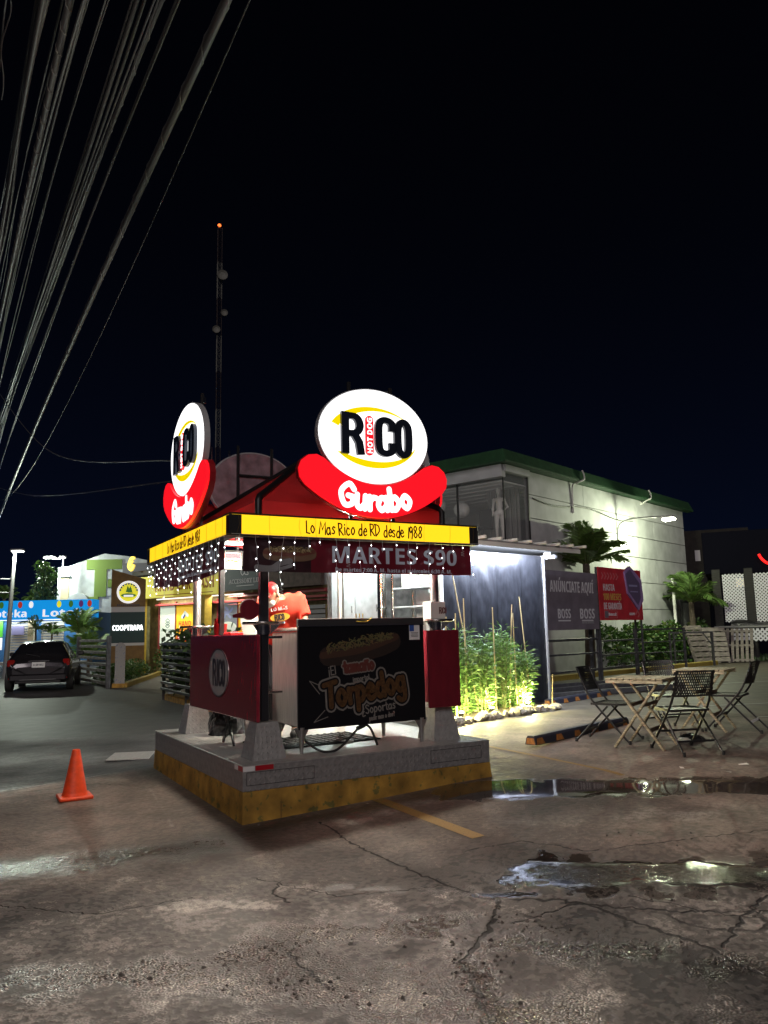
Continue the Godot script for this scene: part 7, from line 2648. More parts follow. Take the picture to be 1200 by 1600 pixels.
	for i in 1300:
		var v := rng.randf()
		var r := rand_dir() * pow(rng.randf(), 0.4) * (0.9 - 0.45 * v)
		var p := Vector3(0, 2.6 + 3.5 * v, 0) + r + Vector3(0.25 * sin(v * 17), 0, 0.2 * cos(v * 13))
		var d := (rand_dir() + Vector3(0, -0.2, 0)).normalized()
		var g := rng.randf_range(0.6, 1.4)
		fol.col = Color(0.07 * g, 0.12 * g, 0.04 * g)
		leaf(fol, p, d, d.cross(rand_dir()).normalized(), rng.randf_range(0.18, 0.34), 0.06, 0.2)
	obj("crown", fol, M.foliage, t)

func make_pylon() -> void:
	var t := thing("pylon_sign", "brown and dark green pylon with a round yellow emblem and lit white letters", "pylon sign", Vector3(-10.18, 0.08, -29.28), 0.305)
	var w := 1.22
	var mb := Mb.new()
	mb.prism(PackedVector2Array([Vector2(0, 2.56), Vector2(w, 2.56), Vector2(w, 3.58), Vector2(0, 3.95)]), -0.4, 0.0)
	obj("brown_head", mb, M.brown_panel, t)
	mb = Mb.new()
	mb.box(Vector3(w / 2, 2.46, -0.2), Vector3(w - 0.02, 0.2, 0.38), 0.004)
	obj("pale_band", mb, M.trim_pale, t)
	mb = Mb.new()
	mb.box(Vector3(w / 2, 1.18, -0.2), Vector3(w - 0.02, 0.1, 0.38), 0.004)
	obj("pale_band", mb, M.trim_pale, t)
	mb = Mb.new()
	mb.box(Vector3(w / 2, 1.795, -0.2), Vector3(w, 1.13, 0.4), 0.006)
	var g := obj("green_panel", mb, M.green_panel, t)
	text(g, "COOPTRAPA", 0.19, M.letter_glow, Vector3(w / 2, 1.78, 0.012), {"width": 1.08, "depth": 0.02})
	mb = Mb.new()
	mb.box(Vector3(w / 2, 0.56, -0.2), Vector3(w, 1.13, 0.39), 0.006)
	obj("brown_base", mb, M.brown_panel, t)
	mb = Mb.new()
	mb.prism(oval(w / 2, 3.1, 0.42, 0.42, 40), 0.001, 0.03)
	var em := obj("lit_emblem", mb, M.emblem_white, t)
	mb = Mb.new()
	mb.prism(oval(w / 2, 3.1, 0.34, 0.34, 40), 0.0305, 0.034)
	obj("yellow_disc", mb, M.emblem_yellow, em)
	mb = Mb.new()
	for i in 9:
		var a := PI * (0.08 + 0.84 * i / 8.0)
		var c := Vector2(w / 2 + cos(a) * 0.335, 3.1 + sin(a) * 0.335)
		var d := Vector2(cos(a), sin(a))
		mb.prism(PackedVector2Array([c + d.orthogonal() * 0.05, c - d.orthogonal() * 0.05, c - d * 0.085]), 0.0345, 0.038)
	obj("blue_teeth", mb, M.blue_print, em)
	mb = Mb.new()
	for q: Array in [[0.0, 0.0, 1.0], [-0.09, 0.02, 0.85]]:
		for k in 3:
			var y: float = 3.08 + q[1] + k * 0.06
			var s: float = q[2] * (0.1 - 0.022 * k)
			mb.prism(PackedVector2Array([Vector2(w / 2 + 0.06 + q[0] - s, y), Vector2(w / 2 + 0.06 + q[0] + s, y), Vector2(w / 2 + 0.06 + q[0], y + 0.13)]), 0.0345, 0.038 + 0.0007 * k + (0.002 if q[0] < 0 else 0.0))
	mb.prism(oval(w / 2, 2.98, 0.27, 0.075, 24), 0.0345, 0.0365)
	obj("green_trees", mb, M.emblem_green, em)
	mb = Mb.new()
	mb.box(Vector3(w / 2, 2.96, 0.038), Vector3(0.34, 0.07, 0.004), 0.001)
	obj("white_name", mb, M.emblem_white, em)
	mb = Mb.new()
	for i in 12: mb.box(Vector3(0.24 + i * 0.068, 2.62, 0.004), Vector3(0.05, 0.06, 0.008))
	obj("small_letters", mb, M.letter_dark, t)

func make_car_wash() -> void:
	var t := thing("car_wash_building", "low building with a yellow hand car wash sign, columns and lit posters", "building", Vector3(-9.683, 0.1, -31.547), deg_to_rad(-38.0))
	var mb := Mb.new()
	mb.box(Vector3(4.3, 1.5, -0.6), Vector3(11.0, 3.0, 0.3))
	obj("wall", mb, M.wall_ochre, t)
	mb = Mb.new()
	mb.box(Vector3(4.3, 4.0, -2.6), Vector3(11.4, 0.2, 4.4), 0.02)
	obj("roof", mb, M.frame_dark, t)
	mb = Mb.new()
	mb.box(Vector3(1.75, 3.33, 0.1), Vector3(5.9, 0.86, 0.12), 0.01)
	var band_ := obj("sign_band", mb, M.wash_yellow, t)
	text(band_, "HAND CAR WASH", 0.44, M.wash_letters, Vector3(2.75, 3.36, 0.165), {"width": 3.5, "depth": 0.02})
	mb = Mb.new()
	mb.box(Vector3(2.75, 2.99, 0.165), Vector3(3.4, 0.03, 0.01))
	obj("underline", mb, M.wash_letters, band_)
	mb = Mb.new()
	mb.x.origin = Vector3(-0.9, 4.3, 0.0)
	mb.ribbon(curve(PackedVector2Array([Vector2(0.2, 0.3), Vector2(0.0, 0.28), Vector2(-0.15, 0.0), Vector2(0.05, -0.16), Vector2(0.2, -0.02)]), 6), 0.13, -0.03, 0.03)
	hand(mb, "ar", 0.3, 0.07, -0.02, 0.03)
	obj("script_letters", mb, M.wash_glow, t)
	for s: float in [-0.1, 3.85]:
		mb = Mb.new()
		mb.box(Vector3(s, 1.45, 0.05), Vector3(0.42, 2.9, 0.35), 0.015)
		obj("column", mb, M.wash_column, t)
	# posters in red frames
	var P := [[0.58, 1.56, 0, "pale"], [1.6, 2.68, 1, "wash"], [2.72, 3.55, 2, "car"], [4.1, 5.15, 2, "car"], [5.2, 5.95, 1, "wash"]]
	for q: Array in P:
		mb = Mb.new()
		mb.box(Vector3((q[0] + q[1]) / 2, 1.82, -0.42), Vector3(q[1] - q[0], 1.52, 0.05), 0.004)
		var po := obj("lit_poster", mb, [M.poster_pale, M.poster_yellow, M.poster_grey][q[2]], t)
		var cx: float = (q[0] + q[1]) / 2
		var wd: float = q[1] - q[0]
		if q[2] == 0:
			mb = Mb.new()
			for k in 3: mb.ribbon(PackedVector2Array([Vector2(cx - 0.13, 2.02 - 0.1 * k), Vector2(cx, 1.94 - 0.1 * k), Vector2(cx + 0.13, 2.02 - 0.1 * k), Vector2(cx, 2.1 - 0.1 * k)]), 0.03, -0.3945, -0.391, true)
			obj("emblem_print", mb, M.poster_ink, po)
			text(po, "GRUPO CEDAR", 0.07, M.poster_ink, Vector3(cx, 1.65, -0.393), {"width": wd * 0.82, "depth": 0.003})
		elif q[2] == 1:
			text(po, "HAND", 0.2, M.poster_red, Vector3(cx, 1.88, -0.392), {"width": wd * 0.68, "depth": 0.004})
			text(po, "CAR WASH", 0.13, M.poster_red, Vector3(cx, 1.63, -0.392), {"width": wd * 0.8, "depth": 0.004})
			mb = Mb.new()
			mb.box(Vector3(cx, 1.33, -0.3935), Vector3(wd * 0.92, 0.22, 0.004))
			obj("red_bar", mb, M.poster_red, po)
			text(po, "EL MEJOR ALIADO", 0.05, M.emblem_white, Vector3(cx, 1.37, -0.389), {"width": wd * 0.75, "depth": 0.003})
			text(po, "DE TU VEHÍCULO", 0.05, M.emblem_white, Vector3(cx, 1.28, -0.389), {"width": wd * 0.68, "depth": 0.003})
			mb = Mb.new()
			mb.ribbon(PackedVector2Array([Vector2(cx - 0.16, 2.14), Vector2(cx, 2.3), Vector2(cx + 0.16, 2.2)]), 0.13, -0.394, -0.391)
			obj("hand_print", mb, M.poster_pale, po)
			mb = Mb.new()
			mb.ribbon(PackedVector2Array([Vector2(cx - 0.08, 2.12), Vector2(cx, 2.2)]), 0.09, -0.3905, -0.388)
			obj("sponge_print", mb, M.blue_print, po)
		else:
			mb = Mb.new()
			for k in 5:
				var a := 0.5 + k * 1.1
				mb.ribbon(curve(PackedVector2Array([Vector2(cx, 2.22), Vector2(cx + 0.16 * cos(a), 2.22 + 0.1 * sin(a)), Vector2(cx + 0.34 * cos(a + 0.3), 2.22 + 0.2 * sin(a + 0.3))]), 5), 0.09, -0.394, -0.391 + 0.0005 * k)
			obj("blue_print", mb, M.poster_blue, po)
			mb = Mb.new()
			mb.prism(oval(cx, 1.7, wd * 0.45, 0.2, 24), -0.394, -0.3895)
			mb.box(Vector3(cx, 1.3, -0.393), Vector3(wd * 0.9, 0.3, 0.004))
			obj("pale_print", mb, M.poster_pale, po)
			mb = Mb.new()
			mb.box(Vector3(cx, 1.3, -0.39), Vector3(wd * 0.3, 0.16, 0.004))
			obj("window_print", mb, M.blue_print, po)
	for q: Array in [[0.5, 0.56], [1.565, 1.595], [2.685, 2.715], [4.03, 4.09], [5.155, 5.195], [5.96, 6.02]]:
		mb = Mb.new()
		mb.box(Vector3((q[0] + q[1]) / 2, 1.7, -0.4), Vector3(q[1] - q[0], 2.1, 0.08), 0.004)
		obj("red_frame", mb, M.red_frame, t)
	for q: Array in [[0.5, 4.0, 2.64, 0.07], [4.0, 9.6, 2.62, 0.08], [4.9, 9.6, 2.82, 0.12], [4.9, 9.6, 2.5, 0.03]]:
		mb = Mb.new()
		mb.box(Vector3((q[0] + q[1]) / 2, q[2], -0.3), Vector3(q[1] - q[0], q[3], 0.2), 0.006)
		obj("red_fascia", mb, M.red_frame, t)
	mb = Mb.new()
	mb.box(Vector3(6.45, 2.2, -0.35), Vector3(0.85, 0.5, 0.05), 0.004)
	var lime := obj("lime_board", mb, M.lime_board, t)
	mb = Mb.new()
	mb.ribbon(oval(6.45, 2.2, 0.2, 0.2, 24), 0.05, -0.3245, -0.32, true)
	mb.prism(PackedVector2Array([Vector2(6.36, 2.12), Vector2(6.54, 2.12), Vector2(6.45, 2.32)]), -0.3245, -0.32)
	obj("tree_print", mb, M.emblem_green, lime)
	# dark shop board and brown eave to the right
	mb = Mb.new()
	mb.box(Vector3(6.05, 3.52, 0.1), Vector3(2.1, 1.14, 0.1), 0.006)
	var ac := obj("dark_board", mb, M.navy_board, t)
	text(ac, "ACCESSORY LUX", 0.15, M.board_white, Vector3(6.15, 3.28, 0.154), {"width": 1.7, "depth": 0.006, "font": serif})
	mb = Mb.new()
	mb.box(Vector3(6.15, 3.12, 0.152), Vector3(0.9, 0.02, 0.005))
	mb.x.origin = Vector3(6.15, 3.72, 0.151)
	for k in 6:
		var a := k * 1.05
		mb.ribbon(curve(PackedVector2Array([Vector2(0.05 * cos(a), 0.05 * sin(a)), Vector2(0.24 * cos(a + 0.5), 0.2 * sin(a + 0.5)), Vector2(0.3 * cos(a + 1.1), 0.26 * sin(a + 1.1)), Vector2(0.16 * cos(a + 1.4), 0.15 * sin(a + 1.4))]), 5), 0.028, 0, 0.005 + 0.0006 * k)
	obj("monogram", mb, M.board_white, ac)
	mb = Mb.new()
	mb.box(Vector3(8.4, 3.3, 0.0), Vector3(2.6, 0.7, 0.2), 0.01)
	obj("brown_eave", mb, M.brown_eave, t)
	mb = Mb.new()
	for i in 14: mb.box(Vector3(8.0, 0.2 + 0.16 * i, -0.38), Vector3(2.9, 0.13, 0.04), 0.01)
	obj("roller_shutter", mb, M.trim_grey, t)
	# strip lamp over the posters
	mb = Mb.new()
	mb.box(Vector3(3.2, 2.86, -0.15), Vector3(5.0, 0.04, 0.06))
	var lamp := obj("strip_lamp", mb, M.strip_warm, t)
	area(lamp, Vector3(3.2, 2.82, -0.1), 5.0, 0.06, 9.0, Color(1, 0.97, 0.88), Vector3(-PI / 2 + 0.2, 0, 0))

func make_blue_shop() -> void:
	var t := thing("blue_shop", "low blue shop with a lit lettered canopy and grey shutters", "shop", Vector3(-34.0, 0.1, -47.0), 0.0)
	var mb := Mb.new()
	mb.box(Vector3(8.2, 1.5, -2.0), Vector3(16.4, 3.0, 3.8))
	obj("wall", mb, M.shop_blue, t)
	mb = Mb.new()
	mb.box(Vector3(8.3, 3.15, -0.2), Vector3(16.8, 1.1, 1.0), 0.02)
	var cn := obj("canopy_box", mb, M.canopy_glow, t)
	text(cn, "Loteka", 0.42, M.emblem_white, Vector3(11.7, 2.93, 0.31), {"width": 2.2, "depth": 0.02})
	text(cn, "Loteka", 0.42, M.emblem_white, Vector3(15.2, 2.93, 0.31), {"width": 2.9, "depth": 0.02})
	var cols := [M.emblem_green, M.purple_print, M.poster_red, M.emblem_white, M.emblem_yellow]
	var k := 0
	for x: float in [11.3, 11.85, 12.4, 13.05, 14.7, 15.4, 16.0, 16.5]:
		mb = Mb.new()
		mb.prism(oval(x, 3.45, 0.13, 0.2, 20), 0.3005, 0.32)
		obj("printed_ball", mb, cols[k % 5], cn)
		k += 1
	for q: Array in [[11.65, 12.75], [13.55, 14.9]]:
		for i in 15:
			mb = Mb.new()
			mb.box(Vector3((q[0] + q[1]) / 2, 0.25 + 0.155 * i, -0.08), Vector3(q[1] - q[0], 0.12, 0.05), 0.012)
			obj("shutter_slat", mb, M.shutter_grey, t)
	mb = Mb.new()
	mb.box(Vector3(13.0, 1.3, 0.0), Vector3(0.35, 2.5, 0.25), 0.02)
	obj("cream_pillar", mb, M.cream_wall, t)
	mb = Mb.new()
	mb.box(Vector3(12.2, 1.95, 0.02), Vector3(0.75, 0.5, 0.04), 0.004)
	obj("lilac_notice", mb, M.board_lilac, t)
	mb = Mb.new()
	mb.box(Vector3(10.95, 2.1, 0.02), Vector3(0.7, 1.0, 0.06), 0.004)
	var gp := obj("lit_poster", mb, M.green_glow, t)
	mb = Mb.new()
	mb.box(Vector3(10.95, 1.2, 0.02), Vector3(0.7, 0.7, 0.06), 0.004)
	obj("white_part", mb, M.emblem_white, gp)
	mb = Mb.new()
	mb.box(Vector3(15.9, 1.6, -0.06), Vector3(0.5, 1.0, 0.06), 0.004)
	obj("cream_notice", mb, M.cream_wall, t)
	mb = Mb.new()
	mb.box(Vector3(8.3, 0.08, 0.9), Vector3(16.8, 0.16, 1.6), 0.01)
	obj("front_step", mb, M.stone_pale, t)
	mb = Mb.new()
	mb.box(Vector3(8.3, 2.56, 0.1), Vector3(16.4, 0.04, 0.08))
	var lamp := obj("strip_lamp", mb, M.strip_glow, t)
	area(lamp, Vector3(12.5, 2.52, 0.2), 8.0, 0.1, 9.0, Color(0.95, 1, 1), Vector3(-PI / 2, 0, 0))

func make_corner_house() -> void:
	var t := thing("white_green_house", "white house with green wall bands and a sloping roofline", "house", Vector3(-21.7, 0.1, -52.0), 0.0)
	var mb := Mb.new()
	mb.prism(PackedVector2Array([Vector2(0, 0), Vector2(6.6, 0), Vector2(6.6, 6.3), Vector2(4.6, 6.75), Vector2(3.05, 6.95), Vector2(0.75, 6.15), Vector2(0.05, 6.1)]), -6.0, 0.0)
	obj("wall", mb, M.house_white, t)
	var k := 0
	for q: Array in [[1.95, 4.3, 5.9, 6.55], [2.5, 3.3, 4.1, 5.9], [1.9, 2.8, 3.6, 4.1], [3.4, 4.3, 4.7, 5.2]]:
		mb = Mb.new()
		mb.box(Vector3((q[0] + q[1]) / 2, (q[2] + q[3]) / 2, 0.03 + 0.01 * k), Vector3(q[1] - q[0], q[3] - q[2], 0.06 + 0.02 * k), 0.004)
		obj("green_band", mb, M.house_green, t)
		k += 1
	mb = Mb.new()
	mb.box(Vector3(0.55, 4.7, 0.02), Vector3(0.55, 1.5, 0.06), 0.004)
	var wn := obj("window", mb, M.cream_wall, t)
	mb = Mb.new()
	mb.box(Vector3(0.55, 5.5, 0.08), Vector3(0.7, 0.1, 0.2), 0.01)
	obj("hood", mb, M.house_white, wn)
	for q: Array in [[3.6, 5.5], [3.6, 4.4]]:
		mb = Mb.new()
		mb.box(Vector3(q[0], q[1], 0.02), Vector3(0.6, 0.5, 0.05), 0.004)
		obj("window", mb, M.house_white, t)
	mb = Mb.new()
	var arch := PackedVector2Array()
	for i in 13: arch.append(Vector2(1.6 + 0.75 * cos(PI * i / 12), 3.6 + 0.75 * sin(PI * i / 12)))
	mb.prism(arch, 0.0, 0.5)
	obj("arched_canopy", mb, M.house_white, t)
	mb = Mb.new()
	mb.box(Vector3(5.5, 5.6, 0.1), Vector3(2.2, 1.3, 0.3), 0.01)
	obj("grey_gable", mb, M.trim_grey, t)
	var l := thing("twin_floodlight", "pair of glaring floodlights on a short pole over the white house", "floodlight", Vector3(-21.0, 6.2, -51.2), 0.0)
	mb = Mb.new()
	mb.tube([Vector3(0, -0.6, 0), Vector3(0, 0.55, 0)], 0.05, 8)
	mb.tube([Vector3(-0.75, 0.5, 0), Vector3(0.05, 0.5, 0)], 0.03, 6)
	obj("pole", mb, M.trim_grey, l)
	for x: float in [-0.85, 0.0]:
		mb = Mb.new()
		mb.box(Vector3(x, 0.62, 0.1), Vector3(0.75 if x < 0 else 0.35, 0.12, 0.3), 0.03)
		obj("lamp_head", mb, M.trim_grey, l)
		mb = Mb.new()
		mb.box(Vector3(x, 0.56, 0.15), Vector3(0.7 if x < 0 else 0.32, 0.1, 0.3), 0.03)
		obj("lamp_lens", mb, M.lamp_white, l)
	bulb(l, Vector3(-0.6, 0.35, 0.5), 28.0, Color(0.95, 1.0, 0.95), 0.15)

# ---------------------------------------------------------------- overhead
const LINES := ["-1.2,6.68,-5.77;-3.6,6.8,-10.09;-16.05,6.68,-32.49", "-1.04,6.81,-5.93;-3.39,6.5,-10.16;-14.04,7.02,-29.31", "-1.81,7.32,-6.48;-4.31,7.69,-10.99;-15.24,8.37,-30.65", "-1.89,7.12,-6.26;-3.63,7.54,-9.39;-14.01,8.82,-28.05", "-1.8,6.68,-5.77;-3.37,7.03,-8.59;-12.49,8.3,-24.99", "-2.05,6.99,-6.1;-4.13,7.24,-9.85;-12.16,8.46,-24.29", "-2.11,7.03,-6.15;-4.21,7.33,-9.93;-11.91,8.46,-23.78", "-2.22,6.74,-5.82;-3.92,7.27,-8.88;-9.67,7.93,-19.21", "-2.6,7.26,-6.39;-4.38,7.96,-9.59;-9.55,8.74,-18.89", "-2.38,6.7,-5.77;-4.04,7.4,-8.76;-8.34,7.96,-16.47", "-2.61,6.95,-6.04;-4.37,7.36,-9.22;-7.89,8.08,-15.54", "-2.73,7.07,-6.17;-4.43,7.81,-9.22;-7.83,8.84,-15.35", "-2.86,6.99,-6.08;-4.12,7.45,-8.33;-6.17,7.86,-12.02", "-2.97,7.13,-6.23;-4.24,7.58,-8.51;-5.96,7.79,-11.59", "-3.07,7.26,-6.38;-4.31,7.65,-8.61;-6.04,8.29,-11.71", "-3.45,7.46,-6.59;-3.73,7.59,-7.09;-3.91,7.53,-7.41"]
const THICK := [0.042, 0.007, 0.017, 0.026, 0.01, 0.02, 0.011, 0.009, 0.01, 0.016, 0.034, 0.01, 0.026, 0.01, 0.008, 0.009]

func make_cables() -> void:
	for i in LINES.size():
		var p := []
		for s: String in LINES[i].split(";"):
			var a := s.split(",")
			p.append(Vector3(float(a[0]), float(a[1]), float(a[2])))
		# a parabola through the three points, carried on past both ends of the frame
		var q := []
		var d: Vector3 = p[2] - p[0]
		var flat := Vector3(d.x, 0, d.z)
		var l := flat.length()
		var um := Vector3(p[1].x - p[0].x, 0, p[1].z - p[0].z).length() / l
		var c: float = (p[1].y - p[0].y - um * d.y) / (um * um - um)
		for k in 41:
			var u := lerpf(-0.55 * minf(1.0, 12.0 / l), 1.0 + 0.5 * minf(1.0, 18.0 / l), k / 40.0)
			var y: float = p[0].y + u * d.y + c * (u * u - u)
			q.append(Vector3(p[0].x, 0, p[0].z) + flat * u + Vector3(0, y, 0))
		var mb := Mb.new()
		var r: float = THICK[i]
		mb.tube(q, r, 10 if r > 0.015 else 6, false)
		var label := "thin black overhead cable running away over the left of the lot"
		if i == 0: label = "thickest overhead cable, rightmost of the heavy ones"
		elif i == 1: label = "thin overhead cable right of the thickest one"
		elif i == 3: label = "twisted overhead cable with loose wraps hanging from it"
		elif i == 10: label = "heavy overhead cable bundle near the left edge"
		elif r > 0.015: label = "medium black overhead cable in the bundle at the upper left"
		var o := thing("overhead_cable", label, "cable", Vector3.ZERO, 0.0, "overhead cables at the upper left")
		obj("cable_sheath", mb, M.cable, o)
		if r < 0.03 and i > 1:
			mb = Mb.new()
			var q2 := []
			for k in 41: q2.append((q[k] as Vector3) + Vector3(0.05 + 0.03 * sin(k * 0.31 + i), 0.035 * sin(k * 0.23 + i * 2.0), 0.03))
			mb.tube(q2, r * 0.75, 6, false)
			obj("second_strand", mb, M.cable, o)
		if i in [0, 3, 10]:
			mb = Mb.new()
			var w := []
			for k in 420:
				var u := k / 419.0 * 39.0
				var a := int(u)
				var c2: Vector3 = (q[a] as Vector3).lerp(q[a + 1], u - a)
				w.append(c2 + Vector3(cos(k * 0.9), sin(k * 0.9), 0.0) * (r + 0.006 + (0.02 * maxf(0.0, sin(k * 0.05)) if i == 3 else 0.0)))
			mb.tube(w, 0.006, 4, false)
			obj("binding_wire", mb, M.cable_pale, o)
	var ends := [[kp(-0.13, 3.3, -1.75), Vector3(-6.6, 5.2, -15.0), Vector3(-11.5, 9.2, -22.0)], [kp(-0.13, 3.1, -1.8), Vector3(-6.9, 4.3, -15.2), Vector3(-12.5, 6.4, -24.0)], [kp(-0.1, 3.2, -0.6), kp(0.2, 2.95, -1.6), kp(0.5, 3.05, -2.8)]]
	for i in 3:
		var mb := Mb.new()
		mb.tube(curve3(ends[i], 10), 0.008 if i == 0 else 0.006, 6, false)
		tag(obj("service_wire", mb, M.cable, self), ["upper thin wire running from the edge-on sign into the night", "lower thin wire running from the edge-on sign into the night", "short thin wire between the edge-on sign and the rear sign"][i], "wire", "wires at the signs")

func make_tower() -> void:
	var t := thing("radio_mast", "very tall slim lattice radio mast with a red lamp far behind the stall", "mast", Vector3(-23.15, 0.0, -107.5), 0.3)
	var h := 60.5
	var n := 11
	for s in n:
		var y0 := h * s / n
		var y1 := h * (s + 1) / n
		var mb := Mb.new()
		var w := 0.42
		var leg := []
		for k in 3: leg.append(Vector3(cos(TAU * k / 3) * w, 0, sin(TAU * k / 3) * w))
		for k in 3:
			mb.tube([leg[k] + Vector3(0, y0, 0), leg[k] + Vector3(0, y1, 0)], 0.06, 6, false)
			for j in 6:
				var a := lerpf(y0, y1, j / 6.0)
				var b := lerpf(y0, y1, (j + 1) / 6.0)
				mb.tube([leg[k] + Vector3(0, a, 0), leg[(k + 1) % 3] + Vector3(0, b, 0)], 0.03, 4, false)
				mb.tube([leg[k] + Vector3(0, b, 0), leg[(k + 1) % 3] + Vector3(0, b, 0)], 0.03, 4, false)
		obj("lattice_section", mb, M.mast_white if s % 2 else M.mast_red, t)
	for q: Array in [[0.45, 52.9, 0.75], [0.75, 47.2, 0.5], [-0.35, 44.6, 0.55]]:
		var mb := Mb.new()
		mb.x = Transform3D(Basis(Vector3.RIGHT, PI / 2), Vector3(q[0], q[1], 0.5))
		mb.lathe([Vector2(0, 0.12), Vector2(q[2] * 0.6, 0.16), Vector2(q[2], 0.3), Vector2(q[2], 0.0), Vector2(q[2] * 0.5, -0.2), Vector2(0, -0.25)], 18)
		obj("dish_antenna", mb, M.mast_white, t)
	var mb := Mb.new()
	mb.ball(Vector3(0, h + 0.35, 0), Vector3(0.26, 0.24, 0.26), 8, 12)
	obj("warning_lamp", mb, M.mast_lamp, t)
	bulb(t, Vector3(0, h + 0.35, 0), 6.0, Color(1, 0.3, 0.1), 0.2)

func make_materials() -> void:
	var C := func(r: float, g: float, b: float) -> Color: return Color(r, g, b)
	M.yellow_concrete = mk(C.call(0.58, 0.32, 0.05), 0.75, 0, {"tex": tx.drip, "scale": 0.5, "bump": tx.fine, "depth": 0.12})
	M.plate = mk(C.call(0.5, 0.49, 0.465), 0.38, 0.35, {"tex": tx.soft, "bump": tx.diamond, "scale": 3.0, "depth": 0.5})
	M.plate_dull = mk(C.call(0.34, 0.33, 0.32), 0.45, 0.35, {"tex": tx.soft, "bump": tx.diamond, "scale": 3.0, "depth": 0.35})
	M.black = mk(C.call(0.012, 0.012, 0.013), 0.6)
	M.tape_red = mk(C.call(0.4, 0.01, 0.02), 0.3)
	M.tape_white = mk(C.call(0.75, 0.74, 0.72), 0.3)
	M.dark_post = mk(C.call(0.02, 0.02, 0.024), 0.35)
	M.steel = mk(C.call(0.62, 0.6, 0.57), 0.2, 1.0)
	M.steel_dull = mk(C.call(0.45, 0.44, 0.43), 0.36, 0.9)
	M.steel_brushed = mk(C.call(0.66, 0.64, 0.6), 0.36, 0.35, {"tex": tx.soft, "scale3": Vector3(6, 0.6, 6)})
	M.red_gloss = mk(C.call(0.44, 0.03, 0.06), 0.24, 0, {"tex": tx.mottle, "scale3": Vector3(3, 0.5, 3), "coat": 0.9, "coat_rough": 0.07})
	M.red_dull = mk(C.call(0.2, 0.012, 0.024), 0.4, 0, {"tex": tx.soft, "scale3": Vector3(2, 0.5, 2)})
	M.badge = mk(C.call(0.62, 0.59, 0.58), 0.18, 0.35)
	M.badge_ink = mk(C.call(0.05, 0.04, 0.045), 0.4)
	M.dark_metal = mk(C.call(0.025, 0.024, 0.025), 0.45, 0.2)
	M.band_glow = mk(C.call(1.0, 0.6, 0.012), 0.5, 0, {"glow": 1.2})
	M.brown_ink = mk(C.call(0.06, 0.012, 0.006), 0.6)
	M.wire_dark = mk(C.call(0.2, 0.12, 0.02), 0.6)
	M.wire_white = mk(C.call(0.6, 0.6, 0.6), 0.5)
	M.ceiling = mk(C.call(0.45, 0.45, 0.45), 0.6)
	M.black_paint = mk(C.call(0.015, 0.015, 0.016), 0.42)
	M.red_cloth = mk(C.call(0.34, 0.012, 0.014), 0.8, 0, {"two": true, "back": Color(0.25, 0.02, 0.02)})
	M.white_paint = mk(C.call(0.75, 0.75, 0.73), 0.4)
	M.white_card = mk(C.call(0.72, 0.7, 0.64), 0.7, 0, {"two": true})
	M.lamp_white = mk(C.call(1, 0.98, 0.92), 0.3, 0, {"glow": 4.0})
	M.sign_white = mk(C.call(1, 1, 1), 0.4, 0, {"glow": 1.6})
	M.sign_rim = mk(C.call(0.65, 0.65, 0.65), 0.3, 0.3)
	M.sign_yellow = mk(C.call(1.0, 0.78, 0.0), 0.4, 0, {"glow": 0.8})
	M.sign_red = mk(C.call(1.0, 0.008, 0.018), 0.4, 0, {"glow": 0.9})
	M.sign_red_side = mk(C.call(0.35, 0.01, 0.015), 0.4)
	M.letter_dark = mk(C.call(0.022, 0.03, 0.048), 0.3)
	M.sign_back = mk(C.call(0.55, 0.36, 0.4), 0.55, 0, {"tex": tx.mottle, "scale": 0.8})
	M.banner_red = mk(C.call(0.17, 0.008, 0.02), 0.42, 0, {"tex": tx.soft, "scale": 1.2})
	M.banner_dark = mk(C.call(0.05, 0.012, 0.018), 0.45, 0, {"tex": tx.mottle, "scale": 1.0})
	M.banner_grey = mk(C.call(0.56, 0.61, 0.7), 0.5)
	M.bun_dark = mk(C.call(0.16, 0.09, 0.05), 0.6)
	M.meat_dark = mk(C.call(0.14, 0.04, 0.025), 0.5)
	M.shred = mk(C.call(0.4, 0.3, 0.14), 0.6)
	M.shred_dim = mk(C.call(0.14, 0.1, 0.04), 0.6)
	M.shred_green = mk(C.call(0.12, 0.115, 0.04), 0.6)
	M.bun_black = mk(C.call(0.025, 0.016, 0.012), 0.5)
	M.meat_black = mk(C.call(0.06, 0.03, 0.018), 0.5)
	M.print_grey = mk(C.call(0.2, 0.19, 0.19), 0.6)
	M.print_dim = mk(C.call(0.19, 0.175, 0.155), 0.5)
	M.print_red = mk(C.call(0.12, 0.03, 0.022), 0.5)
	M.print_orange = mk(C.call(0.13, 0.06, 0.018), 0.5, 0, {"tex": tx.mottle, "scale": 4.0})
	M.fairy = mk(C.call(0.93, 0.96, 1.0), 0.3, 0, {"glow": 10.0})
	M.fridge_black = mk(C.call(0.008, 0.008, 0.01), 0.4, 0, {"spec": 0.35})
	M.header_grey = mk(C.call(0.06, 0.06, 0.062), 0.35, 0.4)
	M.blue_print = mk(C.call(0.03, 0.09, 0.35), 0.5)
	M.rubber = mk(C.call(0.016, 0.016, 0.016), 0.65)
	M.red_plastic = mk(C.call(0.55, 0.018, 0.02), 0.35)
	M.yellow_plastic = mk(C.call(0.75, 0.5, 0.06), 0.45)
	M.bag_black = mk(C.call(0.014, 0.014, 0.015), 0.3, 0, {"bump": tx.wave, "scale": 2.0, "depth": 2.0})
	M.menu_glow = mk(C.call(1, 0.95, 0.8), 0.4, 0, {"glow": 1.0})
	M.skin = mk(C.call(0.36, 0.19, 0.115), 0.5, 0)
	M.shirt = mk(C.call(0.72, 0.042, 0.018), 0.85)
	M.trousers = mk(C.call(0.03, 0.032, 0.04), 0.85)
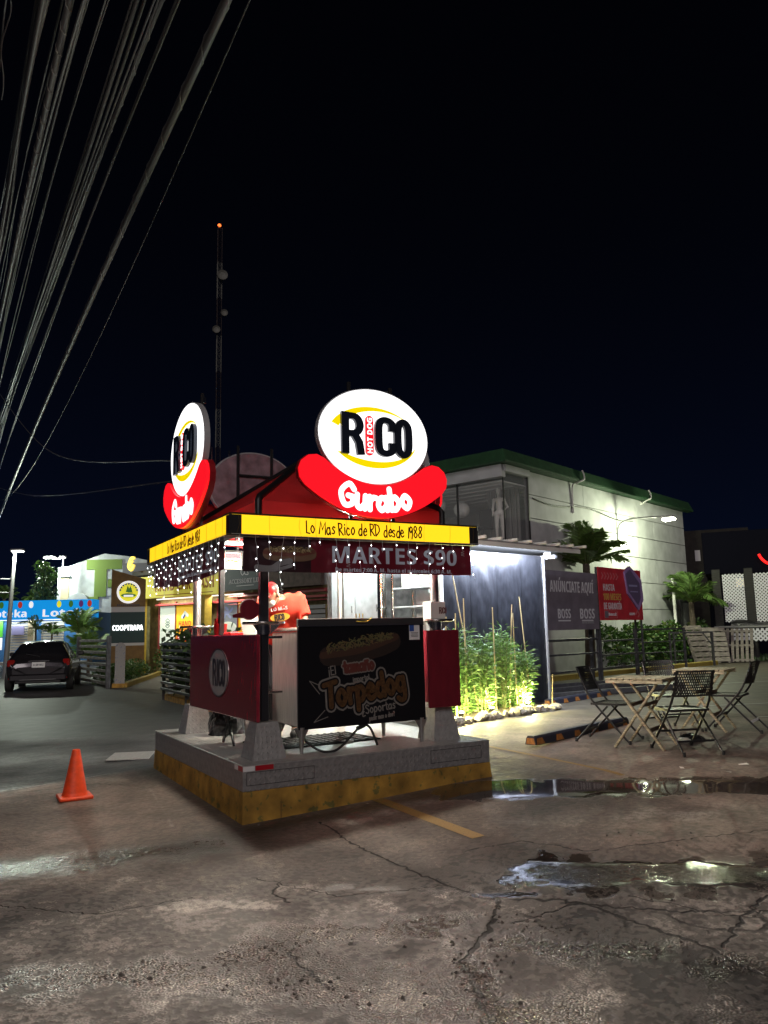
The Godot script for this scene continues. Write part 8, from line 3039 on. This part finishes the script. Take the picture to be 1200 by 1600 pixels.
	M.foliage = mk(C.call(1, 1, 1), 0.5, 0, {"vc": true, "two": true, "back": Color(0.45, 0.5, 0.25)})
	M.palm_bark = mk(C.call(0.12, 0.09, 0.065), 0.85, 0, {"tex": tx.mottle, "scale": 2.0})
	M.cladding = mk(C.call(0.042, 0.044, 0.054), 0.36, 0.6, {"tex": tx.mottle, "scale3": Vector3(1.5, 0.6, 1.5)})
	M.trim_grey = mk(C.call(0.24, 0.24, 0.24), 0.5, 0.2)
	M.trim_pale = mk(C.call(0.5, 0.5, 0.48), 0.5)
	M.strip_glow = mk(C.call(0.9, 0.95, 1.0), 0.4, 0, {"glow": 1.5})
	M.strip_warm = mk(C.call(1.0, 0.95, 0.85), 0.4, 0, {"glow": 1.5})
	M.white_wall = mk(C.call(0.6, 0.61, 0.6), 0.6, 0, {"tex": tx.mottle, "scale": 0.6})
	M.white_panel = mk(C.call(0.62, 0.64, 0.66), 0.4, 0, {"tex": tx.soft, "scale": 0.8})
	M.soil = mk(C.call(0.06, 0.045, 0.03), 0.95, 0, {"tex": tx.mottle, "scale": 3.0})
	M.stone = mk(C.call(0.42, 0.39, 0.33), 0.85, 0, {"tex": tx.mottle, "scale": 4.0, "bump": tx.fine, "depth": 0.8})
	M.stone_pale = mk(C.call(0.42, 0.41, 0.38), 0.85, 0, {"tex": tx.worn, "scale": 1.0})
	M.gravel = mk(C.call(1, 1, 1), 0.7, 0, {"vc": true})
	M.twig = mk(C.call(0.1, 0.1, 0.04), 0.7)
	M.cane = mk(C.call(0.36, 0.29, 0.15), 0.6)
	M.garden_glow = mk(C.call(1, 0.97, 0.7), 0.3, 0, {"glow": 12.0})
	M.rubber_blue = mk(C.call(0.018, 0.02, 0.035), 0.6)
	M.orange_panel = mk(C.call(0.5, 0.2, 0.045), 0.5, 0, {"tex": tx.mottle, "scale": 3.0})
	M.wood = mk(C.call(0.62, 0.52, 0.33), 0.6, 0, {"tex": tx.grain, "scale": 1.6})
	M.wood_pale = mk(C.call(0.7, 0.62, 0.42), 0.6, 0, {"tex": tx.grain, "scale": 1.6})
	M.wood_dark = mk(C.call(0.14, 0.09, 0.05), 0.6, 0, {"tex": tx.grain, "scale": 1.6})
	M.black_metal = mk(C.call(0.014, 0.014, 0.015), 0.38, 0.1)
	M.black_weave = mk(C.call(0.014, 0.014, 0.014), 0.45, 0, {"two": true})
	M.frame_grey = mk(C.call(0.15, 0.15, 0.16), 0.42, 0.4, {"tex": tx.mottle, "scale": 1.0})
	M.frame_dark = mk(C.call(0.05, 0.048, 0.046), 0.5, 0.2)
	M.board_grey = mk(C.call(0.2, 0.17, 0.2), 0.5, 0, {"tex": tx.soft, "scale": 0.5})
	M.board_red = mk(C.call(0.58, 0.035, 0.05), 0.5, 0, {"tex": tx.soft, "scale": 0.5})
	M.board_white = mk(C.call(0.6, 0.58, 0.6), 0.5)
	M.board_grey_text = mk(C.call(0.3, 0.29, 0.3), 0.5)
	M.board_gold = mk(C.call(0.55, 0.36, 0.08), 0.5)
	M.board_pink = mk(C.call(0.5, 0.14, 0.15), 0.5)
	M.board_violet = mk(C.call(0.3, 0.2, 0.42), 0.5)
	M.board_dark = mk(C.call(0.12, 0.09, 0.17), 0.5)
	M.board_lilac = mk(C.call(0.3, 0.28, 0.48), 0.5)
	M.pallet_wood = mk(C.call(0.34, 0.29, 0.27), 0.8, 0, {"tex": tx.grain, "scale": 1.2})
	M.dark_timber = mk(C.call(0.03, 0.027, 0.025), 0.7, 0, {"tex": tx.grain, "scale": 1.0})
	M.lattice_white = mk(C.call(0.7, 0.7, 0.75), 0.5)
	M.dark_wall = mk(C.call(0.004, 0.004, 0.009), 0.9, 0, {"spec": 0.2})
	M.brown_wall = mk(C.call(0.03, 0.024, 0.02), 0.8, 0, {"tex": tx.mottle, "scale": 0.5})
	M.neon = mk(C.call(1, 0.012, 0.01), 0.4, 0, {"glow": 1.2})
	M.warm_window = mk(C.call(1, 0.85, 0.6), 0.4, 0, {"glow": 0.5})
	M.hall_white = mk(C.call(0.52, 0.53, 0.54), 0.7, 0, {"tex": tx.soft, "scale": 0.25})
	M.hall_white_b = mk(C.call(0.48, 0.49, 0.5), 0.7, 0, {"tex": tx.soft, "scale": 0.25})
	M.joint_dark = mk(C.call(0.2, 0.2, 0.2), 0.8)
	M.eave_green = mk(C.call(0.025, 0.09, 0.035), 0.6, 0, {"tex": tx.mottle, "scale": 0.5})
	M.room_wall = mk(C.call(0.24, 0.23, 0.2), 0.7)
	M.room_ceiling = mk(C.call(0.5, 0.5, 0.5), 0.7)
	M.curtain = mk(C.call(0.2, 0.2, 0.19), 0.8)
	M.pane = mk(C.call(0.9, 0.95, 0.95), 0.03, 0)
	M.pane.transparency = BaseMaterial3D.TRANSPARENCY_ALPHA
	M.pane.albedo_color.a = 0.08
	M.mannequin = mk(C.call(0.62, 0.6, 0.57), 0.45)
	M.lantern = mk(C.call(0.6, 0.6, 0.58), 0.8)
	M.lamp_green = mk(C.call(1, 1, 0.78), 0.3, 0, {"glow": 16.0})
	M.kerb_yellow = mk(C.call(0.42, 0.32, 0.06), 0.75, 0, {"tex": tx.worn, "scale": 0.8})
	M.car_paint = mk(C.call(0.045, 0.042, 0.047), 0.22, 0.7, {"coat": 1.0})
	M.car_glass = mk(C.call(0.01, 0.01, 0.012), 0.06)
	M.chrome = mk(C.call(0.6, 0.6, 0.6), 0.15, 1.0)
	M.tail_red = mk(C.call(0.3, 0.012, 0.01), 0.15, 0)
	M.cone_orange = mk(C.call(0.88, 0.08, 0.012), 0.5, 0, {"tex": tx.soft, "scale": 3.0})
	M.slat_pale = mk(C.call(0.3, 0.28, 0.25), 0.6, 0, {"tex": tx.grain, "scale": 0.8})
	M.brown_panel = mk(C.call(0.2, 0.115, 0.03), 0.7, 0, {"tex": tx.soft, "scale": 0.8})
	M.green_panel = mk(C.call(0.008, 0.04, 0.036), 0.5)
	M.letter_glow = mk(C.call(1, 1, 1), 0.4, 0, {"glow": 3.0})
	M.emblem_white = mk(C.call(0.9, 0.9, 0.9), 0.4, 0, {"glow": 0.7})
	M.emblem_yellow = mk(C.call(0.85, 0.8, 0.03), 0.4, 0, {"glow": 0.6})
	M.emblem_green = mk(C.call(0.06, 0.22, 0.03), 0.5, 0, {"glow": 0.3})
	M.purple_print = mk(C.call(0.3, 0.06, 0.4), 0.5)
	M.wall_ochre = mk(C.call(0.3, 0.24, 0.1), 0.8, 0, {"tex": tx.mottle, "scale": 0.5})
	M.wash_yellow = mk(C.call(0.62, 0.55, 0.08), 0.6, 0, {"glow": 0.4})
	M.wash_letters = mk(C.call(0.42, 0.16, 0.02), 0.6)
	M.wash_glow = mk(C.call(1.0, 0.75, 0.12), 0.5, 0, {"glow": 0.9})
	M.wash_column = mk(C.call(0.5, 0.36, 0.04), 0.7, 0, {"tex": tx.soft, "scale": 1.0})
	M.poster_pale = mk(C.call(0.66, 0.72, 0.64), 0.5, 0, {"glow": 0.42})
	M.poster_yellow = mk(C.call(0.85, 0.5, 0.02), 0.5, 0, {"glow": 0.5})
	M.poster_grey = mk(C.call(0.2, 0.23, 0.27), 0.5, 0, {"glow": 0.4})
	M.poster_blue = mk(C.call(0.25, 0.3, 0.5), 0.5, 0, {"glow": 0.35})
	M.poster_red = mk(C.call(0.6, 0.04, 0.015), 0.5, 0, {"glow": 0.35})
	M.poster_ink = mk(C.call(0.25, 0.34, 0.32), 0.5)
	M.red_frame = mk(C.call(0.24, 0.028, 0.03), 0.5)
	M.lime_board = mk(C.call(0.55, 0.62, 0.05), 0.5, 0, {"glow": 0.4})
	M.navy_board = mk(C.call(0.012, 0.018, 0.032), 0.5)
	M.brown_eave = mk(C.call(0.12, 0.085, 0.07), 0.7, 0, {"tex": tx.mottle, "scale": 0.5})
	M.shop_blue = mk(C.call(0.05, 0.2, 0.45), 0.6)
	M.canopy_glow = mk(C.call(0.0, 0.27, 0.72), 0.5, 0, {"glow": 0.75})
	M.shutter_grey = mk(C.call(0.42, 0.4, 0.34), 0.6)
	M.cream_wall = mk(C.call(0.5, 0.42, 0.27), 0.7)
	M.green_glow = mk(C.call(0.1, 0.5, 0.05), 0.5, 0, {"glow": 0.6})
	M.house_white = mk(C.call(0.62, 0.66, 0.64), 0.7, 0, {"tex": tx.soft, "scale": 0.3})
	M.house_green = mk(C.call(0.17, 0.26, 0.04), 0.7)
	M.cable = mk(C.call(0.085, 0.082, 0.08), 0.45)
	M.cable_pale = mk(C.call(0.2, 0.19, 0.18), 0.5)
	M.mast_white = mk(C.call(0.14, 0.14, 0.12), 0.6)
	M.mast_red = mk(C.call(0.015, 0.006, 0.006), 0.6)
	M.mast_lamp = mk(C.call(1.0, 0.16, 0.03), 0.4, 0, {"glow": 2.5})
	M.paint_yellow = mk(C.call(0.34, 0.21, 0.055), 0.7, 0, {"tex": tx.worn, "scale": 2.2})
	M.paint_white = mk(C.call(0.4, 0.4, 0.38), 0.7, 0, {"tex": tx.worn, "scale": 2.2})
